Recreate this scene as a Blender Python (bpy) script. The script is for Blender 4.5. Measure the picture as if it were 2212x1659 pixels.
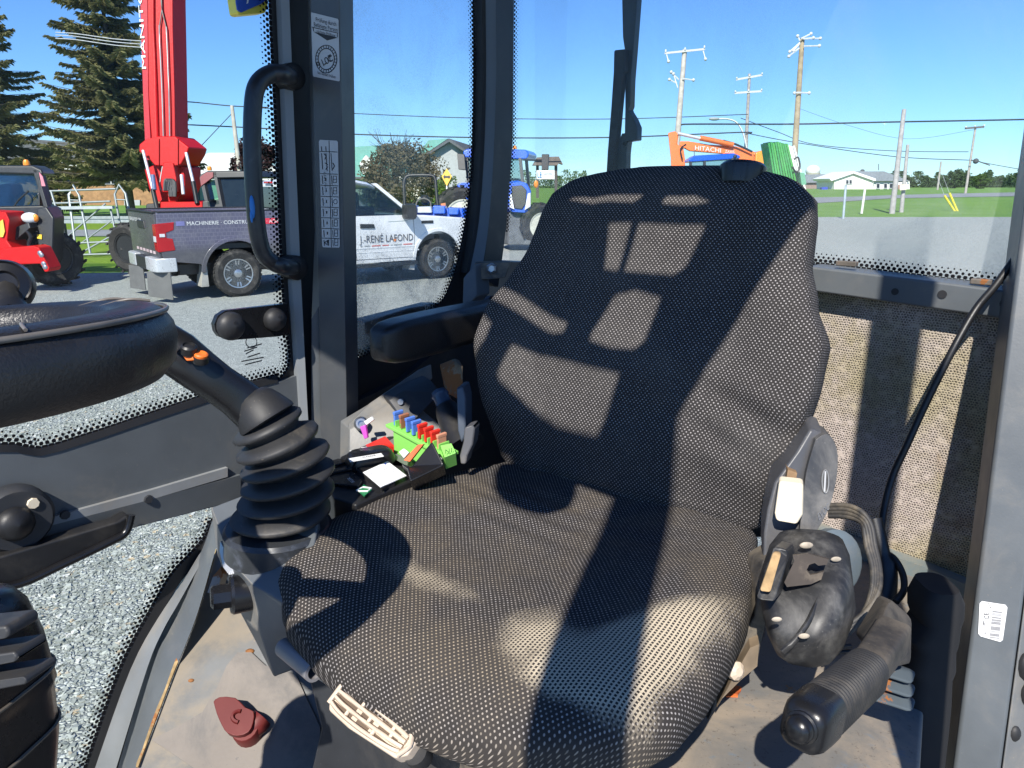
import bpy, bmesh, math, random
from math import sin, cos, pi, radians, atan2, sqrt, hypot
from mathutils import Vector, Matrix, noise
import mathutils.geometry as mgeo
random.seed(7)
for o in list(bpy.data.objects): bpy.data.objects.remove(o)
scene = bpy.context.scene
COL = scene.collection
V = Vector

# ------------------------------------------------------------------ camera, sky, sun, exposure
CAMZ, FOC, PITCH = 1.85, 1550.0, radians(15.5)      # eye height (m), focal length in sheet units (sheet = 2212 x 1659)
CX, CY = 1106.0, 829.5
cd = bpy.data.cameras.new('camera'); cam = bpy.data.objects.new('camera', cd); COL.objects.link(cam)
cam.location = (0, 0, CAMZ); cam.rotation_euler = (pi/2 - PITCH, 0, 0)
cd.sensor_fit = 'HORIZONTAL'; cd.sensor_width = 36; cd.lens = 36*FOC/2212
cd.clip_start = 0.02; cd.clip_end = 3000
scene.camera = cam
SUN_AZ, SUN_EL = radians(17), radians(45)           # the light travels towards azimuth 17 deg right of the view
SUNDIR = V((sin(SUN_AZ)*cos(SUN_EL), cos(SUN_AZ)*cos(SUN_EL), -sin(SUN_EL)))
world = bpy.data.worlds.new('World'); scene.world = world; world.use_nodes = True
wn = world.node_tree; bg = wn.nodes['Background']
sky = wn.nodes.new('ShaderNodeTexSky'); sky.sky_type = 'NISHITA'; sky.sun_disc = False
sky.sun_elevation = SUN_EL; sky.sun_rotation = pi + SUN_AZ
sky.air_density = 1.0; sky.dust_density = 0.0; sky.ozone_density = 3.0; sky.altitude = 60
tint = wn.nodes.new('ShaderNodeMix'); tint.data_type = 'RGBA'; tint.blend_type = 'MULTIPLY'; tint.inputs[0].default_value = 1
tint.inputs[7].default_value = (.66, 1.0, 1.50, 1)      # the camera's blue rendering of a clear sky
wn.links.new(sky.outputs[0], tint.inputs[6]); wn.links.new(tint.outputs[2], bg.inputs[0]); bg.inputs[1].default_value = 0.082
sd = bpy.data.lights.new('sun', 'SUN'); sun = bpy.data.objects.new('sun', sd); COL.objects.link(sun)
sd.energy = 5.0; sd.angle = radians(0.5); sd.color = (1.0, 0.95, 0.87)
sun.rotation_euler = SUNDIR.to_track_quat('-Z', 'Y').to_euler(); sun.location = (-3, -10, 12)
scene.render.engine = 'CYCLES'
scene.cycles.transparent_max_bounces = 24; scene.cycles.max_bounces = 6; scene.cycles.diffuse_bounces = 2
scene.view_settings.view_transform = 'Standard'; scene.view_settings.look = 'None'
scene.view_settings.gamma = 1; scene.view_settings.use_curve_mapping = False
scene.view_settings.exposure = 0.50

# ------------------------------------------------------------------ geometry of the view: sheet position -> world
CP, SP = cos(PITCH), sin(PITCH)
def ray(x, y):
    a, b = (x-CX)/FOC, (CY-y)/FOC
    return V((a, CP + b*SP, -SP + b*CP))
EYE = V((0, 0, CAMZ))
def P(x, y, d): return EYE + ray(x, y)*d
def PL(x, y, pl, off=0.0):
    n, c = pl; r = ray(x, y)
    return EYE + r*((c + off - n.dot(EYE))/n.dot(r))
def G(x, y, z=0.0):
    r = ray(x, y); return EYE + r*((z-CAMZ)/r.z)
def tz(y):                                            # the land rises gently beyond the yard
    t = min(1, max(0, (y-46)/70)); return 1.0*t*t*(3-2*t)
def GT(x, y):
    r = ray(x, y); a, b = 2.0, 900.0
    for _ in range(60):
        m = (a+b)/2; p = EYE + r*m
        if p.z > tz(p.y): a = m
        else: b = m
    return EYE + r*a

# ------------------------------------------------------------------ things, parts, meshes
def mw(o):
    m = Matrix.Identity(4)
    while o is not None:
        m = o.matrix_basis @ m; o = o.parent
    return m
def tag(o, label=None, cat=None, group=None, kind=None):
    if label: o['label'] = label
    if cat: o['category'] = cat
    if group: o['group'] = group
    if kind: o['kind'] = kind
    return o
def thing(name, label, cat, loc=(0,0,0), rotz=0, group=None):
    o = bpy.data.objects.new(name, None); COL.objects.link(o); o.empty_display_size = .1
    o.location = loc; o.rotation_euler = (0, 0, rotz)
    return tag(o, label, cat, group)
def link(name, me, parent=None):
    o = bpy.data.objects.new(name, me); COL.objects.link(o); o.parent = parent
    return o
def dup(o, parent=None, name=None):
    c = o.copy(); COL.objects.link(c); c.parent = parent
    for ch in list(o.children): dup(ch, c)
    return c
def frame(z, x=None):                                  # orthonormal frame with third axis z
    z = V(z).normalized()
    x = V(x) if x is not None else (V((0,0,1)) if abs(z.z) < .9 else V((1,0,0)))
    y = z.cross(x).normalized(); x = y.cross(z).normalized()
    return x, y, z
def smooth_path(pts, n=6):                              # Catmull-Rom through pts
    pts = [V(p) for p in pts]; out = []
    for i in range(len(pts)-1):
        p0 = pts[max(0,i-1)]; p1 = pts[i]; p2 = pts[i+1]; p3 = pts[min(len(pts)-1,i+2)]
        for k in range(n):
            t = k/n
            out.append(.5*((2*p1)+(p2-p0)*t+(2*p0-5*p1+4*p2-p3)*t*t+(3*p1-p0-3*p2+p3)*t**3))
    out.append(pts[-1]); return out
def sm2(pts, n=5): return [(p.x, p.y) for p in smooth_path([(x,y,0) for x,y in pts], n)]

class MB:
    def __init__(s): s.v = []; s.f = []; s.uv = []; s.marks = []
    def add(s, vs, fs, uvs=None):
        b = len(s.v); s.marks.append((b, len(s.f))); s.v += [V(v) for v in vs]
        s.f += [tuple(b+i for i in f) for f in fs]
        s.uv += list(uvs) if uvs else [None]*len(fs)
        return s
    def box(s, c, size, R=None):
        c = V(c); h = [x/2 for x in size]; vs = []
        for z in (-1,1):
            for y in (-1,1):
                for x in (-1,1):
                    p = V((x*h[0], y*h[1], z*h[2]))
                    vs.append(c + (R @ p if R is not None else p))
        return s.add(vs, [(0,2,3,1),(4,5,7,6),(0,1,5,4),(2,6,7,3),(0,4,6,2),(1,3,7,5)])
    def obox(s, o, a, b, c):
        o, a, b, c = V(o), V(a), V(b), V(c)
        vs = [o, o+a, o+a+b, o+b, o+c, o+a+c, o+a+b+c, o+b+c]
        fs = [(0,3,2,1),(4,5,6,7),(0,1,5,4),(1,2,6,5),(2,3,7,6),(3,0,4,7)]
        if a.cross(b).dot(c) < 0: fs = [f[::-1] for f in fs]
        return s.add(vs, fs)
    def prism(s, poly, vec):
        vec = V(vec); n = len(poly); poly = [V(p) for p in poly]
        nn = V((0,0,0))
        for i in range(n): nn += (poly[i]-poly[0]).cross(poly[(i+1)%n]-poly[0])
        if nn.dot(vec) > 0: poly = poly[::-1]
        vs = poly + [p+vec for p in poly]
        tess = mgeo.tessellate_polygon([poly])
        fs = [(i, (i+1)%n+0, 0) for i in []]
        for t in tess:
            a, b, c = t
            if (poly[b]-poly[a]).cross(poly[c]-poly[a]).dot(vec) > 0: a, c = c, a
            fs.append((a,b,c)); fs.append((c+n,b+n,a+n))
        for i in range(n):
            j = (i+1) % n; fs.append((j, i, i+n, j+n))
        return s.add(vs, fs)
    def tube(s, pts, r, n=8, sq=None):
        pts = [V(p) for p in pts]; m = len(pts); vs = []; fs = []
        rr = r if isinstance(r, (list, tuple)) else [r]*m
        up = None
        for i, p in enumerate(pts):
            t = (pts[min(m-1,i+1)] - pts[max(0,i-1)])
            if t.length < 1e-9: t = V((0,0,1))
            t.normalize()
            if up is None: x, y, _ = frame(t)
            else:
                x = (up - t*up.dot(t))
                if x.length < 1e-6: x = frame(t)[0]
                x.normalize(); y = t.cross(x)
            up = x
            for k in range(n):
                a = 2*pi*k/n; vs.append(p + (x*cos(a) + y*sin(a)*(sq or 1))*rr[i])
        for i in range(m-1):
            for k in range(n):
                a, b = i*n+k, i*n+(k+1)%n; fs.append((a, b, b+n, a+n))
        fs.append(tuple(range(n))[::-1]); fs.append(tuple((m-1)*n+k for k in range(n)))
        return s.add(vs, fs)
    def lathe(s, o, axis, prof, n=24, x=None):
        ax, ay, az = frame(axis, x); o = V(o); vs = []; fs = []; m = len(prof)
        for (r, h) in prof:
            for k in range(n):
                a = 2*pi*k/n; vs.append(o + az*h + (ax*cos(a)+ay*sin(a))*max(r,1e-5))
        for i in range(m-1):
            for k in range(n):
                a, b = i*n+k, i*n+(k+1)%n; fs.append((a, b, b+n, a+n))
        if prof[0][0] > 1e-4: fs.append(tuple(range(n))[::-1])
        if prof[-1][0] > 1e-4: fs.append(tuple((m-1)*n+k for k in range(n)))
        return s.add(vs, fs)
    def loft(s, loops, cap=True):
        n = len(loops[0]); vs = [p for l in loops for p in l]; fs = []
        for i in range(len(loops)-1):
            for k in range(n):
                a, b = i*n+k, i*n+(k+1)%n; fs.append((a, b, b+n, a+n))
        if cap:
            fs.append(tuple(range(n))[::-1]); fs.append(tuple((len(loops)-1)*n+k for k in range(n)))
        return s.add(vs, fs)
    def band(s, A, B, vec):                             # strip between two polylines, given thickness vec
        assert len(A) == len(B)
        vec = V(vec); n = len(A); vs = list(A)+list(B)+[V(p)+vec for p in A]+[V(p)+vec for p in B]; fs = []
        for i in range(n-1):
            fs += [(i,i+1,n+i+1,n+i),(2*n+i,3*n+i,3*n+i+1,2*n+i+1),(i,2*n+i,2*n+i+1,i+1),(n+i,n+i+1,3*n+i+1,3*n+i)]
        fs += [(0,n,3*n,2*n),(n-1,3*n-1,4*n-1,2*n-1)]
        return s.add(vs, fs)
    def ball(s, c, r, n=10, m=6, sc=(1,1,1), R=None):
        vs = []; fs = []; c = V(c)
        for i in range(m+1):
            t = pi*i/m
            for k in range(n):
                a = 2*pi*k/n; p = V((sin(t)*cos(a)*sc[0], sin(t)*sin(a)*sc[1], cos(t)*sc[2]))*r
                vs.append(c + (R @ p if R is not None else p))
        for i in range(m):
            for k in range(n):
                a, b = i*n+k, i*n+(k+1)%n; fs.append((a, a+n, b+n, b))
        return s.add(vs, fs)
    def build_each(s, name, mat, parent=None, **k):      # every added piece becomes an object of its own
        out = []; ends = s.marks[1:]+[(len(s.v), len(s.f))]
        for (v0,f0),(v1,f1) in zip(s.marks, ends):
            q = MB(); q.add(s.v[v0:v1], [tuple(i-v0 for i in f) for f in s.f[f0:f1]]); out.append(q.build(name, mat, parent, **k))
        return out
    def mesh(s, name, M=None):
        me = bpy.data.meshes.new(name)
        vs = [tuple(M @ v) for v in s.v] if M is not None else [tuple(v) for v in s.v]
        me.from_pydata(vs, [], s.f)
        if any(u is not None for u in s.uv):
            ul = me.uv_layers.new(name='UVMap'); k = 0
            for p, u in zip(me.polygons, s.uv):
                for j, li in enumerate(p.loop_indices): ul.data[li].uv = u[j] if u else (0,0)
        return me
    def build(s, name, mat, parent=None, smooth=None, bevel=0, seg=2, local=False, fix=False, sub=0):
        M = None if (parent is None or local) else mw(parent).inverted()
        me = s.mesh(name, M)
        if fix:
            bm = bmesh.new(); bm.from_mesh(me); bmesh.ops.recalc_face_normals(bm, faces=bm.faces); bm.to_mesh(me); bm.free()
        me.materials.append(mat)
        if smooth:
            me.polygons.foreach_set('use_smooth', [True]*len(me.polygons)); me.set_sharp_from_angle(angle=radians(smooth))
        o = link(name, me, parent)
        if bevel:
            b = o.modifiers.new('bevel', 'BEVEL'); b.width = bevel; b.segments = seg; b.limit_method = 'ANGLE'; b.angle_limit = radians(35)
            me.polygons.foreach_set('use_smooth', [True]*len(me.polygons))
            b.harden_normals = True
        if sub:
            m_ = o.modifiers.new('sub', 'SUBSURF'); m_.levels = sub; m_.render_levels = sub
        return o
def rr(c, ax, ay, w, h, r, n=4):                        # rounded rectangle loop
    c = V(c); out = []
    for sx, sy, a0 in ((1,1,0),(-1,1,pi/2),(-1,-1,pi),(1,-1,1.5*pi)):
        for k in range(n+1):
            a = a0 + pi/2*k/n
            out.append(c + ax*(sx*(w/2-r)+r*cos(a)) + ay*(sy*(h/2-r)+r*sin(a)))
    return out
def plate(poly, vec, name, mat, parent, bevel=0.0, **k): return MB().prism(poly, vec).build(name, mat, parent, bevel=bevel, **k)
_txt = {}
def text(s, name, mat, parent, origin, right, up, height, width=None, depth=.0015, local=False, align='LEFT'):
    cu = bpy.data.curves.new('lettering', 'FONT'); cu.body = s; cu.size = 1; cu.extrude = 0; cu.align_x = align
    cu.resolution_u = 2
    t = bpy.data.objects.new('lettering', cu); COL.objects.link(t)
    dg = bpy.context.evaluated_depsgraph_get(); me = bpy.data.meshes.new_from_object(t.evaluated_get(dg))
    bpy.data.objects.remove(t); bpy.data.curves.remove(cu)
    xs = [v.co.x for v in me.vertices]; ys = [v.co.y for v in me.vertices]
    x0, x1, y0, y1 = min(xs), max(xs), 0, max(ys)
    sy = height/.7; sx = sy if not width else width/(x1-x0)
    r, u = V(right).normalized(), V(up).normalized(); n = r.cross(u).normalized()
    M = None if (parent is None or local) else mw(parent).inverted()
    for v in me.vertices:
        p = V(origin) + r*((v.co.x-(x0 if align=='LEFT' else 0))*sx) + u*(v.co.y*sy) + n*depth
        v.co = M @ p if M is not None else p
    me.materials.clear(); me.materials.append(mat)
    return link(name, me, parent)

# ------------------------------------------------------------------ materials
class NT:
    def __init__(s, name):
        s.mat = bpy.data.materials.new(name); s.mat.use_nodes = True
        s.t = s.mat.node_tree; s.b = s.t.nodes['Principled BSDF']; s.out = s.t.nodes['Material Output']
    def n(s, typ, **k):
        x = s.t.nodes.new('ShaderNode'+typ)
        for a, b in k.items(): setattr(x, a, b)
        return x
    def l(s, a, b): s.t.links.new(a, b)
    def m(s, op, a, b=None, c=None, clamp=False):
        x = s.n('Math', operation=op); x.use_clamp = clamp
        for i, v in enumerate((a, b, c)):
            if v is None: continue
            if isinstance(v, (int, float)): x.inputs[i].default_value = v
            else: s.l(v, x.inputs[i])
        return x.outputs[0]
    def mix(s, f, a, b, blend='MIX'):
        x = s.n('Mix', data_type='RGBA', blend_type=blend)
        for i, v in ((0,f),(6,a),(7,b)):
            if isinstance(v, (int, float)): x.inputs[i].default_value = v
            elif isinstance(v, tuple): x.inputs[i].default_value = (*v[:3], 1)
            else: s.l(v, x.inputs[i])
        return x.outputs[2]
    def noise(s, vec, scale, detail=4, rough=.55, dist=0):
        x = s.n('TexNoise'); x.inputs['Scale'].default_value = scale; x.inputs['Detail'].default_value = detail
        x.inputs['Roughness'].default_value = rough; x.inputs['Distortion'].default_value = dist
        if vec is not None: s.l(vec, x.inputs['Vector'])
        return x.outputs[0]
    def ramp(s, v, a, b):                               # 0 below a, 1 above b
        x = s.n('MapRange'); x.inputs[1].default_value = a; x.inputs[2].default_value = b
        x.interpolation_type = 'SMOOTHSTEP'; s.l(v, x.inputs[0]); return x.outputs[0]
    def obj(s): return s.n('TexCoord').outputs['Object']
    def uv(s): return s.n('TexCoord').outputs['UV']
    def bump(s, h, strength=.3, dist=.002):
        x = s.n('Bump'); x.inputs['Strength'].default_value = strength; x.inputs['Distance'].default_value = dist
        s.l(h, x.inputs['Height']); s.l(x.outputs[0], s.b.inputs['Normal'])
    def set(s, col=None, rough=None, metal=None, **k):
        for nm, v in (('Base Color',col),('Roughness',rough),('Metallic',metal)):
            if v is None: continue
            if isinstance(v, tuple): s.b.inputs[nm].default_value = (*v[:3], 1)
            elif isinstance(v, (int,float)): s.b.inputs[nm].default_value = v
            else: s.l(v, s.b.inputs[nm])
        for nm, v in k.items(): s.b.inputs[nm.replace('_',' ')].default_value = v
        return s.mat
def M(name, col, rough=.5, metal=0, var=.15, vs=6, bump=0, bs=60, dust=None, da=.5, ds=9, dr=(.5,.75), rust=None, **k):
    q = NT(name); oc = q.obj()
    nz = q.noise(oc, vs, 5)
    c = q.mix(q.ramp(nz, .3, .7), tuple(x*(1-var) for x in col), tuple(min(1,x*(1+var)) for x in col))
    if dust:
        d = q.ramp(q.noise(oc, ds, 8, .68, .4), *dr); c = q.mix(q.m('MULTIPLY', d, da), c, dust)
        sp = q.ramp(q.noise(oc, ds*22, 2), .70, .76); c = q.mix(q.m('MULTIPLY', sp, da*.7), c, dust)
    if rust:
        d = q.ramp(q.noise(oc, rust[0], 7, .7), rust[1], rust[1]+.04); c = q.mix(d, c, (.27,.10,.025))
    r = q.m('ADD', q.m('MULTIPLY', q.noise(oc, vs*4, 4), .25), rough-.125, clamp=True)
    q.set(c, r, metal, **k)
    if bump: q.bump(q.noise(oc, bs, 3), bump, .002)
    return q.mat
def glass_mat(name, tint=(.97,.99,.98), dust=.05, spec=.06, dustcol=(.55,.55,.5), scale=5, grad=None, grainy=.5):
    q = NT(name); q.t.nodes.remove(q.b); oc = q.obj()
    tr = q.n('BsdfTransparent'); tr.inputs[0].default_value = (*tint, 1)
    gl = q.n('BsdfGlossy'); gl.inputs['Roughness'].default_value = .03
    df = q.n('BsdfDiffuse'); df.inputs[0].default_value = (*dustcol, 1)
    lw = q.n('LayerWeight'); lw.inputs[0].default_value = .35
    f = q.m('ADD', q.m('MULTIPLY', lw.outputs['Fresnel'], spec), .004)
    m1 = q.n('MixShader'); q.l(f, m1.inputs[0]); q.l(tr.outputs[0], m1.inputs[1]); q.l(gl.outputs[0], m1.inputs[2])
    d = q.ramp(q.noise(oc, scale, 6, .7, .6), .3, .8)
    fine = q.noise(oc, 260, 2)
    d = q.m('MULTIPLY', d, q.m('ADD', q.m('MULTIPLY', q.ramp(fine, .45, .7), grainy), 1-grainy*.5))
    d = q.m('MULTIPLY', d, dust)
    if grad:                                            # more grime low on the pane (a real deposit)
        sx = q.n('SeparateXYZ'); gm = q.n('NewGeometry'); q.l(gm.outputs['Position'], sx.inputs[0])
        g = q.ramp(sx.outputs[2], grad[0], grad[1]); d = q.m('MULTIPLY', d, q.m('ADD', q.m('MULTIPLY', q.m('SUBTRACT', 1, g), grad[2]), .25))
    d = q.m('MINIMUM', d, .8)
    m2 = q.n('MixShader'); q.l(d, m2.inputs[0]); q.l(m1.outputs[0], m2.inputs[1]); q.l(df.outputs[0], m2.inputs[2])
    q.l(m2.outputs[0], q.out.inputs[0]); return q.mat
def frit_mat():                                         # printed black dots along the pane edge: uv.x in pitches, uv.y 0 (solid side) .. 1
    q = NT('frit_print'); q.t.nodes.remove(q.b); uv = q.n('SeparateXYZ'); q.l(q.uv(), uv.inputs[0])
    rows = 4.0
    v = q.m('MULTIPLY', uv.outputs[1], rows); fl = q.m('FLOOR', v)
    u = q.m('ADD', uv.outputs[0], q.m('MULTIPLY', fl, .5))
    du = q.m('SUBTRACT', q.m('FRACT', u), .5); dv = q.m('MULTIPLY', q.m('SUBTRACT', q.m('FRACT', v), .5), .62)
    d = q.m('SQRT', q.m('ADD', q.m('POWER', du, 2), q.m('POWER', dv, 2)))
    rad = q.m('SUBTRACT', .50, q.m('MULTIPLY', q.m('DIVIDE', q.m('ADD', fl, .5), rows), .40))
    a = q.m('LESS_THAN', d, rad)
    tr = q.n('BsdfTransparent'); df = q.n('BsdfDiffuse'); df.inputs[0].default_value = (.012,.012,.014,1)
    mx = q.n('MixShader'); q.l(a, mx.inputs[0]); q.l(tr.outputs[0], mx.inputs[1]); q.l(df.outputs[0], mx.inputs[2])
    q.l(mx.outputs[0], q.out.inputs[0]); return q.mat
def fabric_mat(name='seat_fabric', worn=False):
    q = NT(name); uvo = q.uv(); oc = q.obj()
    nz = q.n('TexNoise'); nz.inputs['Scale'].default_value = 35; q.l(uvo, nz.inputs['Vector'])
    vm = q.n('VectorMath', operation='MULTIPLY_ADD'); q.l(nz.outputs['Color'], vm.inputs[0]); vm.inputs[1].default_value = (.0018,)*3; q.l(uvo, vm.inputs[2])
    sx = q.n('SeparateXYZ'); q.l(vm.outputs[0], sx.inputs[0])
    pu, pv = 1/.0069, 1/.0037
    v = q.m('MULTIPLY', sx.outputs[1], pv); fl = q.m('FLOOR', v)
    u = q.m('ADD', q.m('MULTIPLY', sx.outputs[0], pu), q.m('MULTIPLY', q.m('FRACT', q.m('MULTIPLY', fl, .5)), 1.0))
    du = q.m('SUBTRACT', q.m('FRACT', u), .5); dv = q.m('MULTIPLY', q.m('SUBTRACT', q.m('FRACT', v), .5), .62)
    d = q.m('SQRT', q.m('ADD', q.m('POWER', du, 2), q.m('POWER', dv, 2)))
    dot = q.m('SUBTRACT', 1, q.ramp(d, .12, .215))
    # individual dots are not all alike
    wn_ = q.n('TexWhiteNoise', noise_dimensions='2D'); cmb = q.n('CombineXYZ'); q.l(q.m('FLOOR', u), cmb.inputs[0]); q.l(fl, cmb.inputs[1]); q.l(cmb.outputs[0], wn_.inputs[0])
    tone = q.m('ADD', q.m('MULTIPLY', wn_.outputs[0], .5), .6)
    weave = q.noise(uvo, 900, 2)
    basec = q.mix(weave, (.022,.020,.020), (.052,.048,.046))
    dirt = q.ramp(q.noise(oc, 5, 8, .68, .3), .40, .68)
    basec = q.mix(q.m('MULTIPLY', dirt, .42), basec, (.105,.090,.074) if worn else (.082,.077,.073))
    dotc = q.mix(dirt, (.36,.335,.325), (.37,.30,.21) if worn else (.33,.305,.285))
    dotc = q.mix(1.0, dotc, q.mix(tone, (0,0,0), (1,1,1)), 'MULTIPLY')
    col = q.mix(dot, basec, dotc)
    h = q.m('ADD', dot, q.m('MULTIPLY', weave, .3))
    if worn:                                            # front edge rubbed through to the pale backing threads
        at = q.n('Attribute', attribute_name='worn'); w0 = at.outputs['Fac']
        w = q.ramp(q.m('ADD', w0, q.m('MULTIPLY', q.m('SUBTRACT', q.noise(oc, 9, 7, .65), .5), .85)), .26, .74)
        pu2, pv2 = 1/.0052, 1/.0046
        u2 = q.m('MULTIPLY', sx.outputs[0], pu2); v2 = q.m('MULTIPLY', sx.outputs[1], pv2)
        v2 = q.m('ADD', v2, q.m('MULTIPLY', q.m('FRACT', q.m('MULTIPLY', q.m('FLOOR', u2), .5)), 1.0))
        a = q.m('ABSOLUTE', q.m('SUBTRACT', q.m('FRACT', u2), .5)); b = q.m('ABSOLUTE', q.m('SUBTRACT', q.m('FRACT', v2), .5))
        hole = q.m('MULTIPLY', q.m('LESS_THAN', a, .27), q.m('LESS_THAN', b, .33))
        wc = q.mix(hole, (.52,.44,.32), (.035,.032,.03))
        col = q.mix(w, col, wc)
    q.set(col, .95, 0, Specular_IOR_Level=.06)
    q.bump(h, .35, .0012); return q.mat
# ================================================================== materials used in the cab
DUST = (.30,.25,.19)
GREY = M('cab_paint', (.105,.116,.124), .40, var=.12, dust=(.22,.20,.17), da=.38, ds=9, bump=.06, bs=300)
GREY2 = M('cab_paint_scuffed', (.15,.155,.155), .46, var=.12, dust=(.33,.28,.21), da=.5, ds=6, dr=(.45,.7), rust=(5, .70), bump=.08, bs=200)
FLOORM = M('cab_floor_sheet', (.14,.145,.145), .55, var=.3, dust=(.27,.22,.155), da=.7, ds=5, dr=(.42,.62), rust=(7,.71), bump=.10, bs=120)
BLACK = M('black_plastic', (.013,.013,.014), .45, var=.2, dust=(.16,.14,.11), da=.16, ds=12, bump=.10, bs=700)
BLACKG = M('black_gloss_plastic', (.010,.010,.011), .28, var=.2, bump=.05, bs=500)
LEATHER = M('black_grained_plastic', (.012,.012,.013), .36, var=.2, dust=(.1,.09,.08), da=.15, bump=.35, bs=420)
RUBBER = M('black_rubber', (.020,.020,.021), .55, var=.2, dust=(.24,.20,.15), da=.22, ds=8, bump=.06, bs=200)
RUBBERD = M('dusty_rubber', (.035,.034,.034), .6, var=.25, dust=(.33,.27,.19), da=.55, ds=14, dr=(.4,.7), bump=.12, bs=160)
SEAL = M('rubber_seal', (.009,.009,.010), .6, var=.1)
DARKP = M('dark_paint', (.028,.030,.034), .5, var=.15, dust=(.2,.17,.13), da=.2)
BEIGE = M('beige_plastic', (.62,.50,.38), .5, var=.08, dust=(.3,.23,.16), da=.3, ds=25)
CREAM = M('cream_plastic', (.74,.64,.48), .45, var=.05, dust=(.4,.3,.2), da=.25, ds=20)
REDK = M('red_plastic', (.125,.012,.010), .5, var=.12, dust=(.2,.09,.07), da=.22, ds=20)
STEEL = M('bare_steel', (.45,.46,.48), .35, .9, var=.1, dust=(.3,.25,.2), da=.4, ds=20)
RUST = M('rust', (.26,.11,.035), .8, var=.4, vs=40, bump=.3, bs=150)
WHITE = M('white_print', (.78,.78,.76), .5, var=.03)
PAPER = M('white_paper', (.80,.80,.80), .7, var=.03)
INK = M('black_ink', (.02,.02,.022), .6, var=.05)
SILV = M('silver_sticker', (.46,.46,.46), .42, var=.06, dust=(.3,.27,.22), da=.25, ds=30)
ORANGE = M('orange_plastic', (.75,.16,.02), .45, var=.08)
REDP = M('red_film', (.75,.035,.02), .4, var=.08)
GREENP = M('green_plastic', (.24,.62,.12), .45, var=.06)
GREENS = M('green_sticker', (.02,.20,.07), .5)
BLUEP = M('blue_plastic', (.10,.22,.66), .35, var=.06)
BROWNP = M('brown_plastic', (.36,.15,.08), .35, var=.06)
MAGENTA = M('magenta_plastic', (.42,.05,.38), .45)
BLUESIGN = M('blue_sign', (.01,.06,.42), .4)
YELLOW = M('yellow_sign', (.85,.68,.06), .45)
FRIT = frit_mat()
G_DOOR = glass_mat('door_glass', dust=.012, spec=.05, scale=3)
G_SIDE = glass_mat('side_glass_dusty', dust=.62, spec=.05, scale=6, grad=(1.4,1.85,1.6), grainy=.9)
G_REAR = glass_mat('rear_glass_dusty', dust=.34, spec=.10, scale=2.2, dustcol=(.55,.58,.60), grad=(1.70,2.0,1.0))
def carpet_mat():
    q = NT('ribbed_carpet_lining'); oc = q.obj(); uv = q.uv(); s = q.n('SeparateXYZ'); q.l(uv, s.inputs[0])
    wob = q.n('TexNoise'); wob.inputs['Scale'].default_value = 130; wob.inputs['Detail'].default_value = 3; q.l(uv, wob.inputs['Vector'])
    ws = q.n('SeparateColor'); q.l(wob.outputs['Color'], ws.inputs[0])
    v = q.m('ADD', q.m('MULTIPLY', s.outputs[1], 1/.0044), q.m('MULTIPLY', ws.outputs[1], 1.3)); fl = q.m('FLOOR', v)
    u = q.m('ADD', q.m('ADD', q.m('MULTIPLY', s.outputs[0], 1/.0048), q.m('MULTIPLY', fl, .5)), q.m('MULTIPLY', ws.outputs[0], 1.3))
    du = q.m('SUBTRACT', q.m('FRACT', u), .5); dv = q.m('SUBTRACT', q.m('FRACT', v), .5)
    d = q.m('SQRT', q.m('ADD', q.m('POWER', du, 2), q.m('POWER', dv, 2)))
    hole = q.m('MULTIPLY', q.m('SUBTRACT', 1, q.ramp(d, .16, .44)), q.ramp(q.noise(uv, 60, 3), .30, .52))
    st = q.ramp(q.noise(oc, 3.5, 7, .68, .3), .44, .62); st2 = q.ramp(q.noise(oc, 7, 7, .7, .4), .52, .70)
    c = q.mix(st, (.56,.48,.43), (.44,.38,.25)); c = q.mix(q.m('MULTIPLY', st2, .6), c, (.24,.155,.075))
    c = q.mix(1.0, c, q.mix(q.noise(uv, 420, 2), (.6,.6,.6), (1.2,1.2,1.2)), 'MULTIPLY')
    c = q.mix(q.m('MULTIPLY', hole, .78), c, (.055,.05,.048))
    q.set(c, .95, 0, Specular_IOR_Level=.1); q.bump(q.m('SUBTRACT', 1, hole), .8, .003); return q.mat
CARPET = carpet_mat()

# ================================================================== planes of the cab
DOOR = (V((-.766,.643,0)), 1.25)          # far side of the cab
REAR = (V((.695,.719,0)), 1.40)           # back of the cab
ND, NR, UP = DOOR[0], REAR[0], V((0,0,1))
LD = V((.643,.766,0))                     # along the far side, to the rear
LR = V((.719,-.695,0))                    # along the back, towards the near side
def isect(cd_, cr_):                       # plan position from the two plane offsets
    det = ND.x*NR.y - ND.y*NR.x
    return ((cd_*NR.y - ND.y*cr_)/det, (ND.x*cr_ - NR.x*cd_)/det)
def pd(pts, off=0): return [PL(x,y,DOOR,off) for x,y in pts]
def pr(pts, off=0): return [PL(x,y,REAR,off) for x,y in pts]
def pz(pts, z): return [G(x,y,z) for x,y in pts]
def plane3(a,b,c):
    n = (b-a).cross(c-a).normalized(); return (n, n.dot(a))

CF = isect(1.25, -.28); cabx, caby = isect(.65,.55)
cab = thing('loader_cab', 'grey wheel loader cab enclosing the seat, seen from its open near door', 'vehicle cab', (cabx, caby, 0))
NEAR = .03; FRONT = -.28; ZR = 2.56
def xy(cd_, cr_, z): x, y = isect(cd_, cr_); return V((x, y, z))

# floor sheet and the raised platform beside the seat
MB().prism([xy(1.23,1.38,.93), xy(NEAR-.25,1.38,.93), xy(NEAR-.25,FRONT,.93), xy(.62,FRONT,.93), xy(1.23,.50,.93)], V((0,0,-.04))).build('floor', GREY2, cab)
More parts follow.
